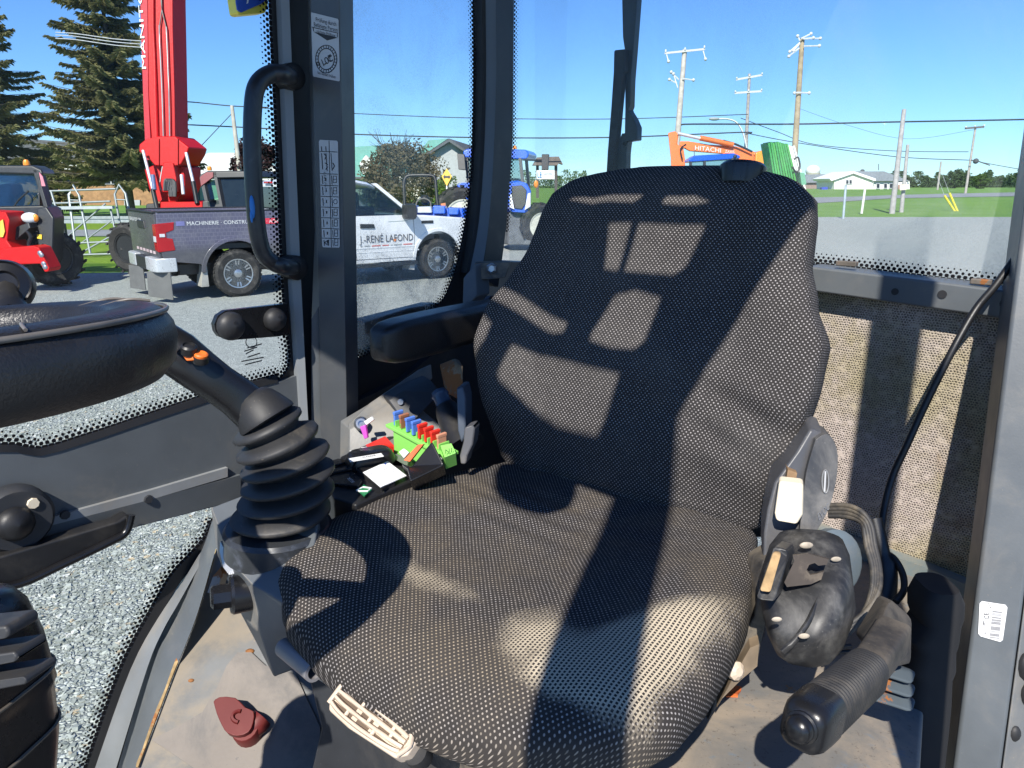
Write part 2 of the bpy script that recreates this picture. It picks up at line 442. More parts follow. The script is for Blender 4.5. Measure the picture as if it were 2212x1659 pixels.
# rear glass, rear window ledge, beam, carpet
MB().prism(pr([(1100,-260),(2640,-260),(2640,690),(2185,626),(1755,568),(1100,566)], .03), NR*.005).build('rear_window', G_REAR, cab)
def frit(edge, inward, pl, off, width, name, pitch=.011):
    A = [PL(x,y,pl,off) for x,y in edge]; mb = MB(); L = 0
    iv = V(inward).normalized()
    for i in range(len(A)-1):
        t = (A[i+1]-A[i]); 
        def inn(k):
            a = A[max(0,k-1)]; b = A[min(len(A)-1,k+1)]; tt = (b-a).normalized(); nn = pl[0].cross(tt)
            if inn.flip is None: inn.flip = 1 if nn.dot(iv) > 0 else -1
            return A[k] + nn*inn.flip*width
        if i == 0: inn.flip = None; 
        if i == 0: frit.flip = None
        inn.flip = frit.flip
        a2, b2 = inn(i), inn(i+1); frit.flip = inn.flip
        u0, u1 = L/pitch, (L+t.length)/pitch; L += t.length
        mb.add([A[i], A[i+1], b2, a2], [(0,1,2,3)], [[(u0,0),(u1,0),(u1,1),(u0,1)]])
    return mb.build(name, FRIT, cab)
frit.flip = None
frit([(1750,571),(1900,588),(2160,622),(2640,690)], (0,0,1), REAR, .024, .025, 'window_print', .0095)
MB().band(pr([(1060,570),(1750,571),(1900,588),(2160,622),(2640,690)], .025), pr([(1060,610),(1750,606),(1900,622),(2160,655),(2640,725)], .025), NR*.012).build('window_print_border', SEAL, cab)
frit([(1107,-260),(1107,0),(1105,300),(1090,500)], LR, REAR, .024, .022, 'window_print', .0095)
bt = [(1740,575),(1900,594),(2050,612),(2200,632),(2500,672)]; bb = [(1740,627),(1900,650),(2050,672),(2200,694),(2500,740)]
MB().band(pr(bt,-.045), pr(bb,-.045), NR*.07).build('rear_beam', GREY, cab, bevel=.004)
hole = MB()
for x,y,r in ((1933,630,5.5),(2035,636,6.5),(2170,656,6.5)):
    c = PL(x,y,REAR,-.0465); hole.lathe(c, NR, [(r*c.length/FOC*.78, .0), (r*c.length/FOC*.78,.004)], 12)
hole.build_each('beam_hole', INK, cab)
clip = MB()
for x,y in ((1832,574),(2126,614)):
    c = PL(x,y,REAR,-.02); clip.obox(c-LR*.018, LR*.036, UP*.009, -NR*.014)
clip.build_each('rusty_clip', M('rust_stained_clip', (.14,.12,.10), .7, var=.3, vs=30, rust=(30,.52)), cab, bevel=.002)
cb = [(1700,600),(1900,630),(2200,675),(2560,730),(2560,1420),(2100,1268),(1989,1222),(1924,1199),(1790,1150),(1700,1110)]
pts = pr(cb, -.004)
mb = MB(); o0 = pts[0]
mb.add(pts, [tuple(range(len(pts)))], [[((p-o0).dot(LR), p.z) for p in pts]]); mb.prism([p+NR*.002 for p in pts], NR*.03)
mb.build('carpet_lining', CARPET, cab)
# lower back wall behind the seat and the ledge the carpet ends on
MB().prism(pr([(1000,560),(1760,600),(1760,1160),(1000,1160)], .002), NR*.03).build('back_wall', DARKP, cab)
ldg = pr([(1700,1110),(1790,1150),(1924,1199),(1989,1222),(2100,1268),(2560,1440)], -.03)
MB().band(ldg, [p+V((0,0,-.30)) for p in ldg], NR*.03).build('wall_ledge', M('blue_grey_ledge', (.16,.20,.21), .5, var=.1, dust=(.36,.28,.18), da=.7, ds=5, dr=(.4,.65), rust=(6,.66)), cab)
# platform beside the seat: dusty worn paint with an orange spray mark
def plat_mat():
    q = NT('worn_platform_paint'); oc = q.obj()
    n1 = q.ramp(q.noise(oc, 5, 8, .65, .5), .38, .62); n2 = q.ramp(q.noise(oc, 11, 7, .7, .3), .56, .64); n3 = q.ramp(q.noise(oc, 16, 6, .7), .66, .69)
    c = q.mix(n1, (.155,.15,.14), (.29,.24,.185)); c = q.mix(q.m('MULTIPLY', n2, .7), c, (.13,.17,.21)); c = q.mix(n3, c, (.28,.15,.06))
    sp = q.ramp(q.noise(oc, 150, 3, .7), .60, .68); c = q.mix(q.m('MULTIPLY', sp, .55), c, (.08,.065,.05)); sp2 = q.ramp(q.noise(oc, 60, 5, .75), .62, .70); c = q.mix(q.m('MULTIPLY', sp2, .45), c, (.10,.085,.07))
    q.set(c, .65, 0); q.bump(q.noise(oc, 90, 5), .25, .002); return q.mat
PLATM = plat_mat()
plat = [G(1330,1700,1.15), G(1500,1440,1.15), G(1640,1380,1.15), G(1700,1180,1.15), G(1830,1140,1.15), G(1995,1190,1.15), G(2010,1300,1.15), G(1998,1500,1.15), G(1985,1720,1.15)]
MB().prism(plat, V((0,0,-.2))).build('platform', PLATM, cab, bevel=.006, fix=True)
c = G(1576,1492,1.153); MB().prism([c+V((.016*cos(a)*(1+.4*sin(3*a)), .016*sin(a)*(1+.3*cos(2*a)), 0)) for a in [k*2*pi/14 for k in range(14)]], V((0,0,-.002))).build('orange_spray_mark', M('orange_spray', (.60,.13,.03), .8, var=.5, vs=120), cab)
# left floor sheet with battery switch, edge seal and frame of the lower pane
LFP = plane3(P(475,1250,1.40), P(322,1600,1.2), P(700,1600,1.2))
lf = sm2([(468,1190),(430,1320),(400,1400),(375,1460),(322,1600),(262,1740)], 4)
poly = [PL(x,y,LFP) for x,y in lf] + [PL(x,y,LFP) for x,y in ((1050,1740),(1050,1500),(720,1330),(560,1190))]
MB().prism(poly, -LFP[0]*.02 if LFP[0].z > 0 else LFP[0]*.02).build('side_floor_sheet', FLOORM, cab)
mat_edge = sm2([(470,1660),(505,1500),(520,1452),(545,1410),(575,1425),(600,1462),(640,1452),(662,1508),(693,1572),(650,1700)],3)
nfl = LFP[0] if LFP[0].z > 0 else -LFP[0]
MB().prism([PL(x,y,LFP)+nfl*.006 for x,y in [(330,1600),(480,1700)]+[]+[(690,1700),(693,1572),(662,1508),(640,1458),(575,1440),(545,1412),(515,1412),(492,1440),(470,1490),(440,1540),(390,1570)]], -nfl*.004).build('floor_pad', M('worn_floor_pad', (.215,.19,.165), .65, var=.15, dust=(.10,.10,.10), da=.75, ds=6, dr=(.45,.68), bump=.15, bs=150), cab)
pb = MB()
for x,y,r,t in ((413,1470,8,.004),(540,1407,12,.006),(457,1276,7,.003)):
    c = PL(x,y,LFP); pb.ball(c, r*c.y/FOC, 10, 5, (1,.7,.5))
pb.build_each('rusty_plug', RUST, cab, smooth=60)
es = [(468,1190),(430,1320),(400,1400),(375,1460),(322,1600),(300,1660)]
mb = MB()
for (x,y) in []: pass
A = [PL(x+2,y,LFP)+nfl*.004 for x,y in sm2(es,4)]; B = [PL(x-4+random.uniform(-1.5,1.5),y,LFP)+nfl*.004 for x,y in sm2(es,4)]
mb.band(A, B, nfl*.004).build('rusty_sealant_bead', M('rust_stained_sealant', (.38,.26,.12), .8, var=.4, vs=40, rust=(14,.55)), cab)
i2r = sm2([(478,1150),(462,1200),(428,1320),(398,1400),(373,1460),(320,1600),(255,1780)],4); i2l = sm2([(470,1130),(450,1190),(396,1310),(365,1370),(335,1432),(268,1659),(235,1780)],4)
def wallstrip(Lp, Rp, o1, o2, name, mat, th=.03, bevel=.0):
    return MB().band(pd(Lp,o1), pd(Rp,o2), ND*th).build(name, mat, cab, bevel=bevel, smooth=50)
wallstrip(i2l, i2r, -.03, -.085, 'sill_profile', GREY, .02)
so = sm2([(462,1130),(440,1186),(384,1302),(350,1365),(318,1440),(250,1659),(215,1780)],4)
wallstrip(so, i2l, -.005, -.005, 'sill_seal', SEAL, .02)

# front, pillars and roof (out of frame; they shade the seat as in the photograph)
def post(cd_, cr_, w1, w2, z0, z1, name, mat=GREY):
    c = xy(cd_, cr_, (z0+z1)/2); R = Matrix((LD, ND, UP)).transposed()
    return MB().box(c, (w1, w2, z1-z0), R).build(name, mat, cab, bevel=.008)
post(1.22, FRONT, .07, .07, .9, ZR, 'front_pillar')
MB().band([xy(1.22,FRONT,.93), xy(.45,FRONT,.93)], [xy(1.22,FRONT,1.36), xy(.45,FRONT,1.36)], -NR*.04).build('front_wall', DARKP, cab)
# near rear pillar, in the right of the picture
pl_, pr_ = [(2222,380),(2209,471),(2128,1123),(2059,1659),(2030,1880)], [(2330,380),(2320,471),(2232,1150),(2164,1659),(2138,1880)]
dp = 1.05
A = [P(x,y,dp) for x,y in pl_]; B = [P(x,y,dp-.03) for x,y in pr_]
topA = A[0] + (A[0]-A[1])*4.2; topB = B[0] + (B[0]-B[1])*4.2
MB().band([topA]+A, [topB]+B, V((.05,.10,0))).build('near_pillar', GREY, cab, bevel=.006)
A2 = [p + V((.004,.004,0)) for p in B]; B2 = [P(x+70,y,dp-.01) for x,y in pr_]
MB().band(A2, B2, V((.05,.09,0))).build('pillar_return', GREY2, cab, bevel=.004)
mb = MB()
for (x,y,r) in ((2215,1440,24),(2222,1500,20),(2190,1585,14)): mb.ball(P(x,y,dp-.02), r*dp/FOC, 10, 6, (1,.8,1.4))
mb.build_each('pillar_rubber_stop', RUBBER, cab, smooth=60)
st = thing('barcode_sticker', 'small white barcode sticker on the grey pillar at the right', 'sticker', P(2144,1342,.79))
def onp(x, y, d): return P(x,y,d)
sc = [(2121,1298),(2172,1306),(2176,1312),(2166,1382),(2160,1386),(2118,1374),(2113,1368),(2116,1303)]
PP = plane3(A[1], A[3], B[3])
nP = PP[0] if PP[0].dot(EYE-A[1]) > 0 else -PP[0]
def pp(x,y,o=0): return PL(x,y,PP)+nP*o
MB().prism([pp(x,y,.001) for x,y in sc], nP*.0008).build('label', PAPER, st)
bar = MB(); yy = 1318
for k in range(24):
    h = random.choice((.8,1.4,2.1)); y = 1316+k*2.55
    a, b = (2142+0.0, y), (2163, y+3.5)
    sh = -(y-1342)*.11
    bar.add([pp(2141+sh,y,.0021), pp(2162+sh,y+2.6,.0021), pp(2162+sh,y+2.6+h,.0021), pp(2141+sh,y+h,.0021)], [(0,1,2,3)])
bar.build('barcode', M('grey_ink', (.22,.22,.23), .6, var=.2), st)
rt = (pp(2131,1312)-pp(2126,1360)); u_ = pp(2120,1330)-pp(2140,1333)
text('CE', 'ce_mark', INK, st, pp(2137,1337,.0008), pp(2136,1316)-pp(2139,1337), pp(2124,1336)-pp(2139,1337), .0058, None, .002)
text('ACC1148H1', 'print', INK, st, pp(2131,1370,.0008), pp(2136,1316)-pp(2139,1337), pp(2124,1336)-pp(2139,1337), .0028, None, .002)
text('\u25B3', 'print', INK, st, pp(2139,1311,.0008), pp(2136,1316)-pp(2139,1337), pp(2124,1336)-pp(2139,1337), .005, None, .002) if False else None
MB().tube([pp(2140,1313,.0022),pp(2126,1312,.0022),pp(2136,1302,.0022),pp(2140,1313,.0022)], .0004, 4).build('warning_triangle', INK, st)

# unseen post added near the door opening to shade one stripe of the carpet
cpt_ = PL(1905,900,REAR); hd_ = V((sin(SUN_AZ),cos(SUN_AZ),0)); dq_ = cpt_ - hd_*.95
MB().box((dq_.x,dq_.y,(.93+2.75)/2), (.079,.05,2.75-.93), Matrix.Rotation(-SUN_AZ,3,'Z')).build('carpet_shade_post', GREY, cab, bevel=.006)

# ---- far door: frame, panes, mid panel
door = thing('cab_door', 'grey far cab door with two dot edged panes, latch and rail', 'door', xy(1.25,.6,.95))
def dpl(poly, name, mat, off=0, th=.02, bevel=0, par=door): return MB().prism(pd(poly, off), ND*th).build(name, mat, par, bevel=bevel)
dpl([(-900,-300),(610,-300),(640,700),(630,850),(0,990),(-900,1180)], 'upper_pane', G_DOOR, .012, .005)
dpl([(-900,1240),(0,1200),(480,1080),(480,1180),(300,1450),(170,1760),(-900,2500)], 'lower_pane', G_DOOR, .012, .005)
# mid panel with two pressed steps
mp = sm2([(-900,1130),(-300,1000),(0,977),(60,982),(130,975),(450,868),(600,826)],3)
lowp = [(640,812),(660,960),(660,1060),(480,1090),(0,1215),(-900,1440)]
dpl([p for p in mp]+lowp, 'mid_panel', GREY, -.004, .02)
wallstrip2 = lambda Lp,Rp,o1,o2,name,mat,th=.02,par=door: MB().band(pd(Lp,o1), pd(Rp,o2), ND*th).build(name, mat, par, smooth=40)
def inset(pts, d): return [(x, y+d) for x,y in pts]
wallstrip2(mp, inset(mp,-15), -.006, -.002, 'pane_border', SEAL, .014)
wallstrip2([(85,1125),(330,1058),(492,1010)], [(92,1140),(330,1078),(492,1030)], -.012, -.012, 'panel_step', M('ledge_highlight', (.24,.25,.255), .4, dust=DUST, da=.4), .012)  # paler step, the ledge highlight put into its colour
wallstrip2([(92,1140),(330,1078),(520,1026)], [(90,1200),(330,1128),(520,1078)], -.012, -.005, 'panel_step', GREY, .012)
# upper pane right border
bo = sm2([(583,-300),(586,0),(600,300),(612,600),(622,720),(628,770),(618,805),(590,828)],4); bi = sm2([(603,-300),(606,0),(618,300),(630,600),(641,720),(648,770),(640,815),(606,842)],4)
wallstrip2(bo, bi, .004, .004, 'pane_border', SEAL, .006)
def frit2(edge, inward, off, width, par, pitch, pl=DOOR):
    frit.flip = None; o = frit(edge, inward, pl, off, width, 'window_print', pitch)
    M_ = mw(cab) ; o.parent = par
    o.data.transform(mw(par).inverted() @ M_); return o
frit2(bo[:28], -LD, .003, .026, door, .0095)
frit2(inset(mp[2:],-14), UP, .003, .025, door, .0095)
# lower pane border along the curved sill
lo = sm2([(470,1092),(452,1150),(420,1190),(372,1242),(322,1328),(262,1445),(187,1659),(150,1780)],4); li = sm2([(500,1092),(470,1160),(440,1202),(392,1255),(340,1340),(280,1450),(205,1659),(165,1780)],4)
wallstrip2(lo, li, .004, .0, 'pane_border', SEAL, .008)
frit2(lo[2:], -LD, .003, .026, door, .0095)
f1 = sm2([(505,1095),(478,1160),(446,1204),(378+20,1260),(345,1335),(284,1448),(208,1659),(168,1780)],4)
wallstrip2(f1, sm2([(520,1100),(470,1175),(441,1188+18),(386,1302),(352,1362),(319,1440),(251,1659),(216,1780)],4), -.004, -.03, 'door_frame', M('door_frame_paint', (.17,.18,.185), .34, dust=DUST, da=.25), .02)
# upright door edge
ue = [(604,-300),(607,0),(619,300),(631,600),(642,760),(648,860),(655,980)]; ur = [(622,-300),(625,0),(637,300),(650,600),(658,760),(663,860),(670,985)]
wallstrip2(ue, ur, -.012, -.02, 'door_edge', M('edge_paint', (.20,.215,.225), .4, var=.06, dust=DUST, da=.15), .04)
# latch and rail on the door
lt = MB(); c = PL(28,1115,DOOR,-.012)
lt.lathe(c, -ND, [(.052,0),(.052,.018),(.046,.026),(0,.026)], 28); lt.build('latch_plate', DARKP, door, smooth=40)
MB().lathe(PL(30,1130,DOOR,-.036), -ND+V((.1,0,.1)), [(.026,0),(.026,.010),(.018,.020),(0,.023)], 20).build('latch_knob', BLACK, door, smooth=60)
MB().lathe(PL(70,1086,DOOR,-.036), -ND, [(.009,0),(.008,.006),(0,.006)], 8).build('latch_screw', CREAM, door, smooth=30)
dpl([(-350,1285),(0,1203),(250,1128),(280,1110),(286,1135),(270,1153),(235,1176),(130,1226),(40,1264),(-60,1278),(-350,1338)], 'rail_plate', BLACK, -.05, .03, .006)
MB().tube(smooth_path(pd([(-350,1335),(-60,1275),(40,1262),(130,1222),(235,1172),(272,1150),(284,1112)], -.055),4), .0065, 10).build('rail', BLACKG, door, smooth=60)
sc = MB()
for x,y in ((140,1112),(320,1078)):
    sc.lathe(PL(x,y,DOOR,-.012), -ND, [(.008,0),(.007,.004),(0,.004)], 8)
sc.build_each('screw', DARKP, door)
# glass print mark
mk = MB()
cpt = [PL(543+12*cos(a),739+12*sin(a),DOOR,.009) for a in [k*2*pi/18 for k in range(19)]]
mk.tube(cpt, .0009, 4)
for k,(x0,x1,y) in enumerate(((534,566,750),(528,556,757),(531,548,763),(535,562,770),(522,570,779),(530,566,786))):
    mk.obox(PL(x0,y+3,DOOR,.008), PL(x1,y-6,DOOR,.008)-PL(x0,y+3,DOOR,.008), UP*.0022, ND*.0008)
mk.build('glass_stamp', INK, door)
# grab handle: bent black tube on the door edge
gh = thing('grab_handle', 'bent black grab handle beside the dark pillar', 'handle', PL(628,150,DOOR,-.02))
path = pd([(628,166)],-.02)+pd([(612,160),(585,160),(558,180),(547,225),(545,330),(553,470),(566,540),(588,566),(612,576)],-.085)+pd([(634,578)],-.02)
MB().tube(smooth_path(path,6), .0150, 14).build('tube', M('worn_black_tube', (.022,.023,.026), .33, var=.3, dust=(.2,.19,.18), da=.25, ds=10), gh, smooth=60)
mb = MB()
for x,y in ((628,166),(634,578)): mb.lathe(PL(x,y,DOOR,-.018), -ND, [(.024,-.02),(.024,.012),(.018,.016)], 14)
mb.build_each('mounting_foot', BLACK, gh, smooth=40)
mb = MB()
for x,y,h in ((545,447,26),(543,468,14)): mb.ball(PL(x,y,DOOR,-.099), h*.0005, 8, 6, (.35,.35,1.5))
mb.build_each('blue_paint_smear', M('blue_paint', (.03,.20,.55), .6), gh, smooth=60)
# bracket with two ball stops
bs_ = thing('stop_bracket', 'black bracket with two domed rubber stops on the door glass', 'bracket', PL(545,695,DOOR,-.02))
bar = [(463,700),(470,682),(487,671),(600,658),(622,656),(628,722),(600,727),(500,735),(475,728),(466,716)]
MB().prism(pd(bar,-.03), ND*.012).build('bar', BLACKG, bs_, bevel=.003)
for x,y,r in ((497,704,31),(592,690,26)):
    c = PL(x,y,DOOR,-.031); r_ = r*c.length/FOC*.62
    s = MB().lathe(c, -ND, [(r_,-.004),(r_*1.0,.006),(r_*.86,.013),(r_*.5,.019),(0,.021)], 20).build('rubber_stop', RUBBER, bs_, smooth=60)
    MB().lathe(c - ND*.018 + UP*.008, -ND, [(.0035,-.002),(.0035,.0025)], 8).build('stop_hole', INK, s)

# ---- pillar between door and side window
PB = 1.215
BF = (V((-.30,-.954,0)).normalized(), 0); bpt = PL(700,500,DOOR,-.055); BF = (BF[0], BF[0].dot(bpt))
def bp(pts, off=0): return [PL(x,y,BF)+BF[0]*off for x,y in pts]
MB().band(bp([(669,-300),(671,0),(680,330),(688,660),(693,985),(695,1060)]), bp([(732,-300),(733,0),(739,330),(745,660),(750,985),(751,1060)]), -BF[0]*.05).build('side_pillar', M('pillar_paint', (.065,.070,.076), .38, var=.06, dust=(.2,.18,.15), da=.15, bump=.05, bs=250), cab, bevel=.002)
sA = pd([(664,-300),(665,0),(673,330),(680,500),(673,690),(673,985),(675,1060)], -.01)
sB = bp([(668,-300),(670.5,0),(679.5,330),(683.5,500),(687.5,660),(692.5,985),(694.5,1060)], -.004)
MB().band(sA, sB, V((.006,.004,0))).build('pillar_side', GREY, cab, smooth=40)
MB().band(pd([(618,-300),(622,0),(636,300),(648,600),(656,760),(662,985),(664,1060)],.02), pd([(672,-300),(674,0),(686,330),(689,600),(691,760),(694,985),(696,1060)],.02), ND*.01).build('pillar_seal', SEAL, cab)
# stickers on the pillar
s1 = thing('inspection_sticker', 'silver inspection sticker with round date dial high on the pillar', 'sticker', bp([(704,100)])[0])
NB = BF[0]
def bq(x,y,o=.0012): return PL(x,y,BF)+NB*o
def sheet(poly, name, mat, par, f, o=.0012, th=.0006): return MB().prism([f(x,y,o) for x,y in poly], NB*th).build(name, mat, par)
sheet([(673,27),(730,41),(732,44),(735,174),(733,176),(679,166),(677,163)], 'label', SILV, s1, bq)
rx, ux = bq(730,48)-bq(673,34), UP
def btext(t, x, y, h, w=None, par=None, name='lettering'): return text(t, name, INK, par, bq(x,y,.0012), rx, ux, h, w, .0012)
k_ = (bq(730,48)-bq(673,34)).length/57
btext('Prüfung durch', 684, 46.5, .0072, 44*k_, s1); btext('Befähigte Person', 680, 57.5, .0072, 51*k_, s1); btext('nächste Prüfung', 686, 71.5, .006, 40*k_, s1)
btext('bei Bedarf früher', 688, 160, .0055, 40*k_, s1)
sheet([(679,69),(728,81),(730,82),(708,88)], 'arrow', INK, s1, bq, .002, .0003)
ln = MB()
for (a,b) in (((675,59),(731,72)),((678,60),(679,68)),((730,72),(730,81))): ln.tube([bq(*a,.0022), bq(*b,.0022)], .0006, 4)
cen = (706,128)
for rad in (25,19):
    ln.tube([bq(cen[0]+rad*.92*cos(a), cen[1]+rad*1.2*sin(a), .0022) for a in [k*2*pi/30 for k in range(31)]], .0008, 4)
for k in range(24):
    a = k*2*pi/24; ln.tube([bq(cen[0]+19*.92*cos(a), cen[1]+19*1.2*sin(a), .0022), bq(cen[0]+24*.92*cos(a), cen[1]+24*1.2*sin(a), .0022)], .0006, 4)
ln.tube(smooth_path([bq(*p,.0022) for p in ((718,121),(712,123),(710,128),(714,133),(719,131))],4), .0009, 4)
ln.tube([bq(702,140,.0022), bq(707,136,.0022)], .0009, 4)
ln.build('printed_dial', INK, s1)
text('2016', 'year', INK, s1, bq(716,117,.0012), bq(694,128)-bq(716,115), bq(712,133)-bq(706,118), .0125, None, .0012)
s2 = thing('symbol_sticker', 'long silver sticker with a two column table of symbols on the pillar', 'sticker', bp([(712,420)])[0])
sheet([(692,302),(728,304),(731,307),(735,532),(733,535),(699,534),(697,531),(690,306)], 'label', SILV, s2, bq)
ln = MB()
def seg(a,b,w=.0006): ln.tube([bq(*a,.0022), bq(*b,.0022)], w, 4)
seg((712,304),(717,534))
rows_ = [327,375,400,424,447,470,493,514]
for y in rows_:
    f = (y-302)/232; seg((691+6.5*f, y),(729.5+5*f, y+1.5))
for i,y in enumerate([312]+rows_):
    f = (y-302)/232; y1 = ([327]+rows_[1:]+[534])[i] if i < 8 else 532
    xa, xb = 691+6.5*f, 712+5*f
    hgt = y1-y
    ln.obox(bq(xa+3.5,y+4,.0021), UP*-.0011*hgt*.55, rx.normalized()*.0016, NB*.0003)
    if i in (0,1): ln.obox(bq(xa+13,y+4,.0021), UP*-.0011*hgt*.6, rx.normalized()*.0016, NB*.0003)
    if i: ln.obox(bq(xb+3,y+4,.0021), UP*-.0011*hgt*.6, rx.normalized()*.0014, NB*.0003)
    if i > 1:
        cx_, cy_ = xb+11, (y+y1)/2
        if i in (4,): pts = [(cx_+4*cos(a), cy_+5*sin(a)) for a in [k*2*pi/12 for k in range(13)]]
        else: pts = [(cx_-3.5,cy_-7),(cx_+3.5,cy_-7),(cx_+3.5,cy_+7),(cx_-3.5,cy_+7),(cx_-3.5,cy_-7)]
        for a_,b_ in zip(pts,pts[1:]): seg(a_,b_,.0005)
        if i not in (4,): seg((cx_-3,cy_),(cx_+3,cy_),.0005)
        seg((xa+12,cy_-3),(xa+12,cy_+3),.001)
for a_,b_ in (((702,524),(711,518)),((711,518),(711,530)),((711,530),(702,524))): seg(a_,b_,.0008)
for a_,b_ in (((701,332),(706,337)),((706,337),(703,344)),((704,352),(709,356)),((709,360),(705,366)),((720,352),(724,358)),((724,358),(720,366))): seg(a_,b_,.0009)
ln.build('printed_table', INK, s2)
text('0581761', 'number', INK, s2, bq(700.5,371,.0012), UP*-1, rx, .0045, .03, .0014)

# ---- side window between the two pillars
MB().prism(pd([(700,-300),(1060,-300),(1060,120),(1026,500),(960,660),(860,745),(700,815)],.030), ND*.005).build('side_window', G_SIDE, cab)
so_ = sm2([(1024,-300),(1025,0),(1027,150),(1024,320),(1012,450),(990,565),(970,625),(952,655),(900,700),(820,755),(752,783),(700,800)],4)
si_ = sm2([(1062,-300),(1062,0),(1063,150),(1060,320),(1050,450),(1030,580),(1010,660),(985,720),(930,770),(850,830),(760,880),(700,900)],4)
MB().band(pd(so_,.024), pd(si_,.018), ND*.006).build('window_border', SEAL, cab)
frit2(so_[2:38], -LD, .023, .024, cab, .0095); frit2(so_[34:], UP, .023, .022, cab, .0095)
# rear corner pillar: rubber, pale strip, dark face
def cs(Lp, Rp, o1, o2, name, mat, th=.03): return MB().band(pd(sm2(Lp,4),o1), pd(sm2(Rp,4),o2), ND*th).build(name, mat, cab, smooth=40)
cs([(1040,-300),(1041,0),(1042,150),(1038,320),(1026,480),(1008,590)], [(1052,-300),(1053,0),(1054,150),(1050,320),(1038,480),(1018,590)], .0, -.006, 'corner_seal', SEAL)
cs([(1052,-300),(1053,0),(1054,150),(1050,320),(1038,480),(1018,590)], [(1070,-300),(1071,0),(1072,150),(1067,320),(1056,480),(1040,590)], -.01, -.03, 'corner_pillar', M('corner_paint', (.10,.115,.13), .42, var=.06))
cs([(1070,-300),(1071,0),(1072,150),(1067,320),(1056,480),(1040,600)], [(1110,-300),(1110,0),(1108,150),(1106,320),(1092,500),(1076,620)], -.025, -.02, 'corner_face', DARKP)
MB().prism([P(x,y,1.72) for x,y in ((1025,568),(1104,566),(1092,600),(1060,604),(1028,604))], V((.0,.04,0))).build('bracket', M('dusty_bracket', (.05,.052,.058), .6, dust=(.30,.23,.15), da=.7, ds=14, dr=(.4,.6)), cab, bevel=.003)
MB().lathe(P(1062,580,1.715), V((-.2,-1,.1)), [(.013,-.01),(.013,.006),(.009,.009),(.009,.002),(0,.002)], 6).build('bracket_screw', STEEL, cab)
MB().prism([P(x,y,1.70) for x,y in ((1000,600),(1026,570),(1030,640),(1012,660),(998,662))], V((.03,.05,0))).build('corner_gusset', GREY, cab, bevel=.004)
# dark lining under the side window, sheet steps and sill behind the switch console
MB().prism(pd([(744,880),(870,820),(960,745),(1060,640),(1130,640),(1130,1090),(744,1090)], .0), ND*.02).build('side_lining', DARKP, cab)
def slab(pts, vec, name, mat, bevel=.003): return MB().prism(pts, vec).build(name, mat, cab, bevel=bevel)
slab([P(754,915,1.42),P(800,870,1.48),P(905,798,1.56),P(932,786,1.58),P(935,818,1.57),P(870,855,1.50),P(800,900,1.44),P(755,928,1.41)], V((-.02,.03,-.02)), 'sheet_step', GREY2)
slab([P(755,926,1.41),P(800,899,1.435),P(868,856,1.49),P(905,880,1.47),P(960,925,1.44),P(960,1000,1.42),P(852,985,1.41),P(754,1010,1.40)], V((-.03,.05,0)), 'sheet_face', GREY2)
slab([P(838,865,1.45),P(868,846,1.46),P(930,820,1.48),P(955,848,1.46),P(900,905,1.43),P(858,893,1.44)], V((-.02,.04,0)), 'latch_block', DARKP, .004)
MB().lathe(P(866,868,1.445), V((-.1,-1,.2)), [(.007,-.004),(.006,.004),(0,.004)], 10).build('latch_block_screw', STEEL, cab)
slab([P(955,800,1.46),P(990,786,1.44),P(1000,790,1.43),P(1000,870,1.40),P(965,850,1.45)], V((-.01,.05,0)), 'rusty_bracket', M('rusted_bracket', (.22,.16,.10), .8, var=.4, vs=30, rust=(12,.5)), .003)
# black box below the side window (outer mirror housing folded against the glass)
mh = thing('black_housing', 'black angular plastic housing below the side window behind the armrest', 'housing', PL(860,720,DOOR,.07))
A = [PL(x,y,DOOR,.10) for x,y in ((759,688),(905,652),(1010,655),(1010,700),(770,770),(759,762))]
MB().prism(A, -ND*.05).build('shell', BLACK, mh, bevel=.008)
MB().prism([PL(x,y,DOOR,.045) for x,y in ((780,695),(880,664),(915,658),(935,672),(860,694),(782,722))], -ND*.012).build('shell_lip', BLACK, mh, bevel=.006)
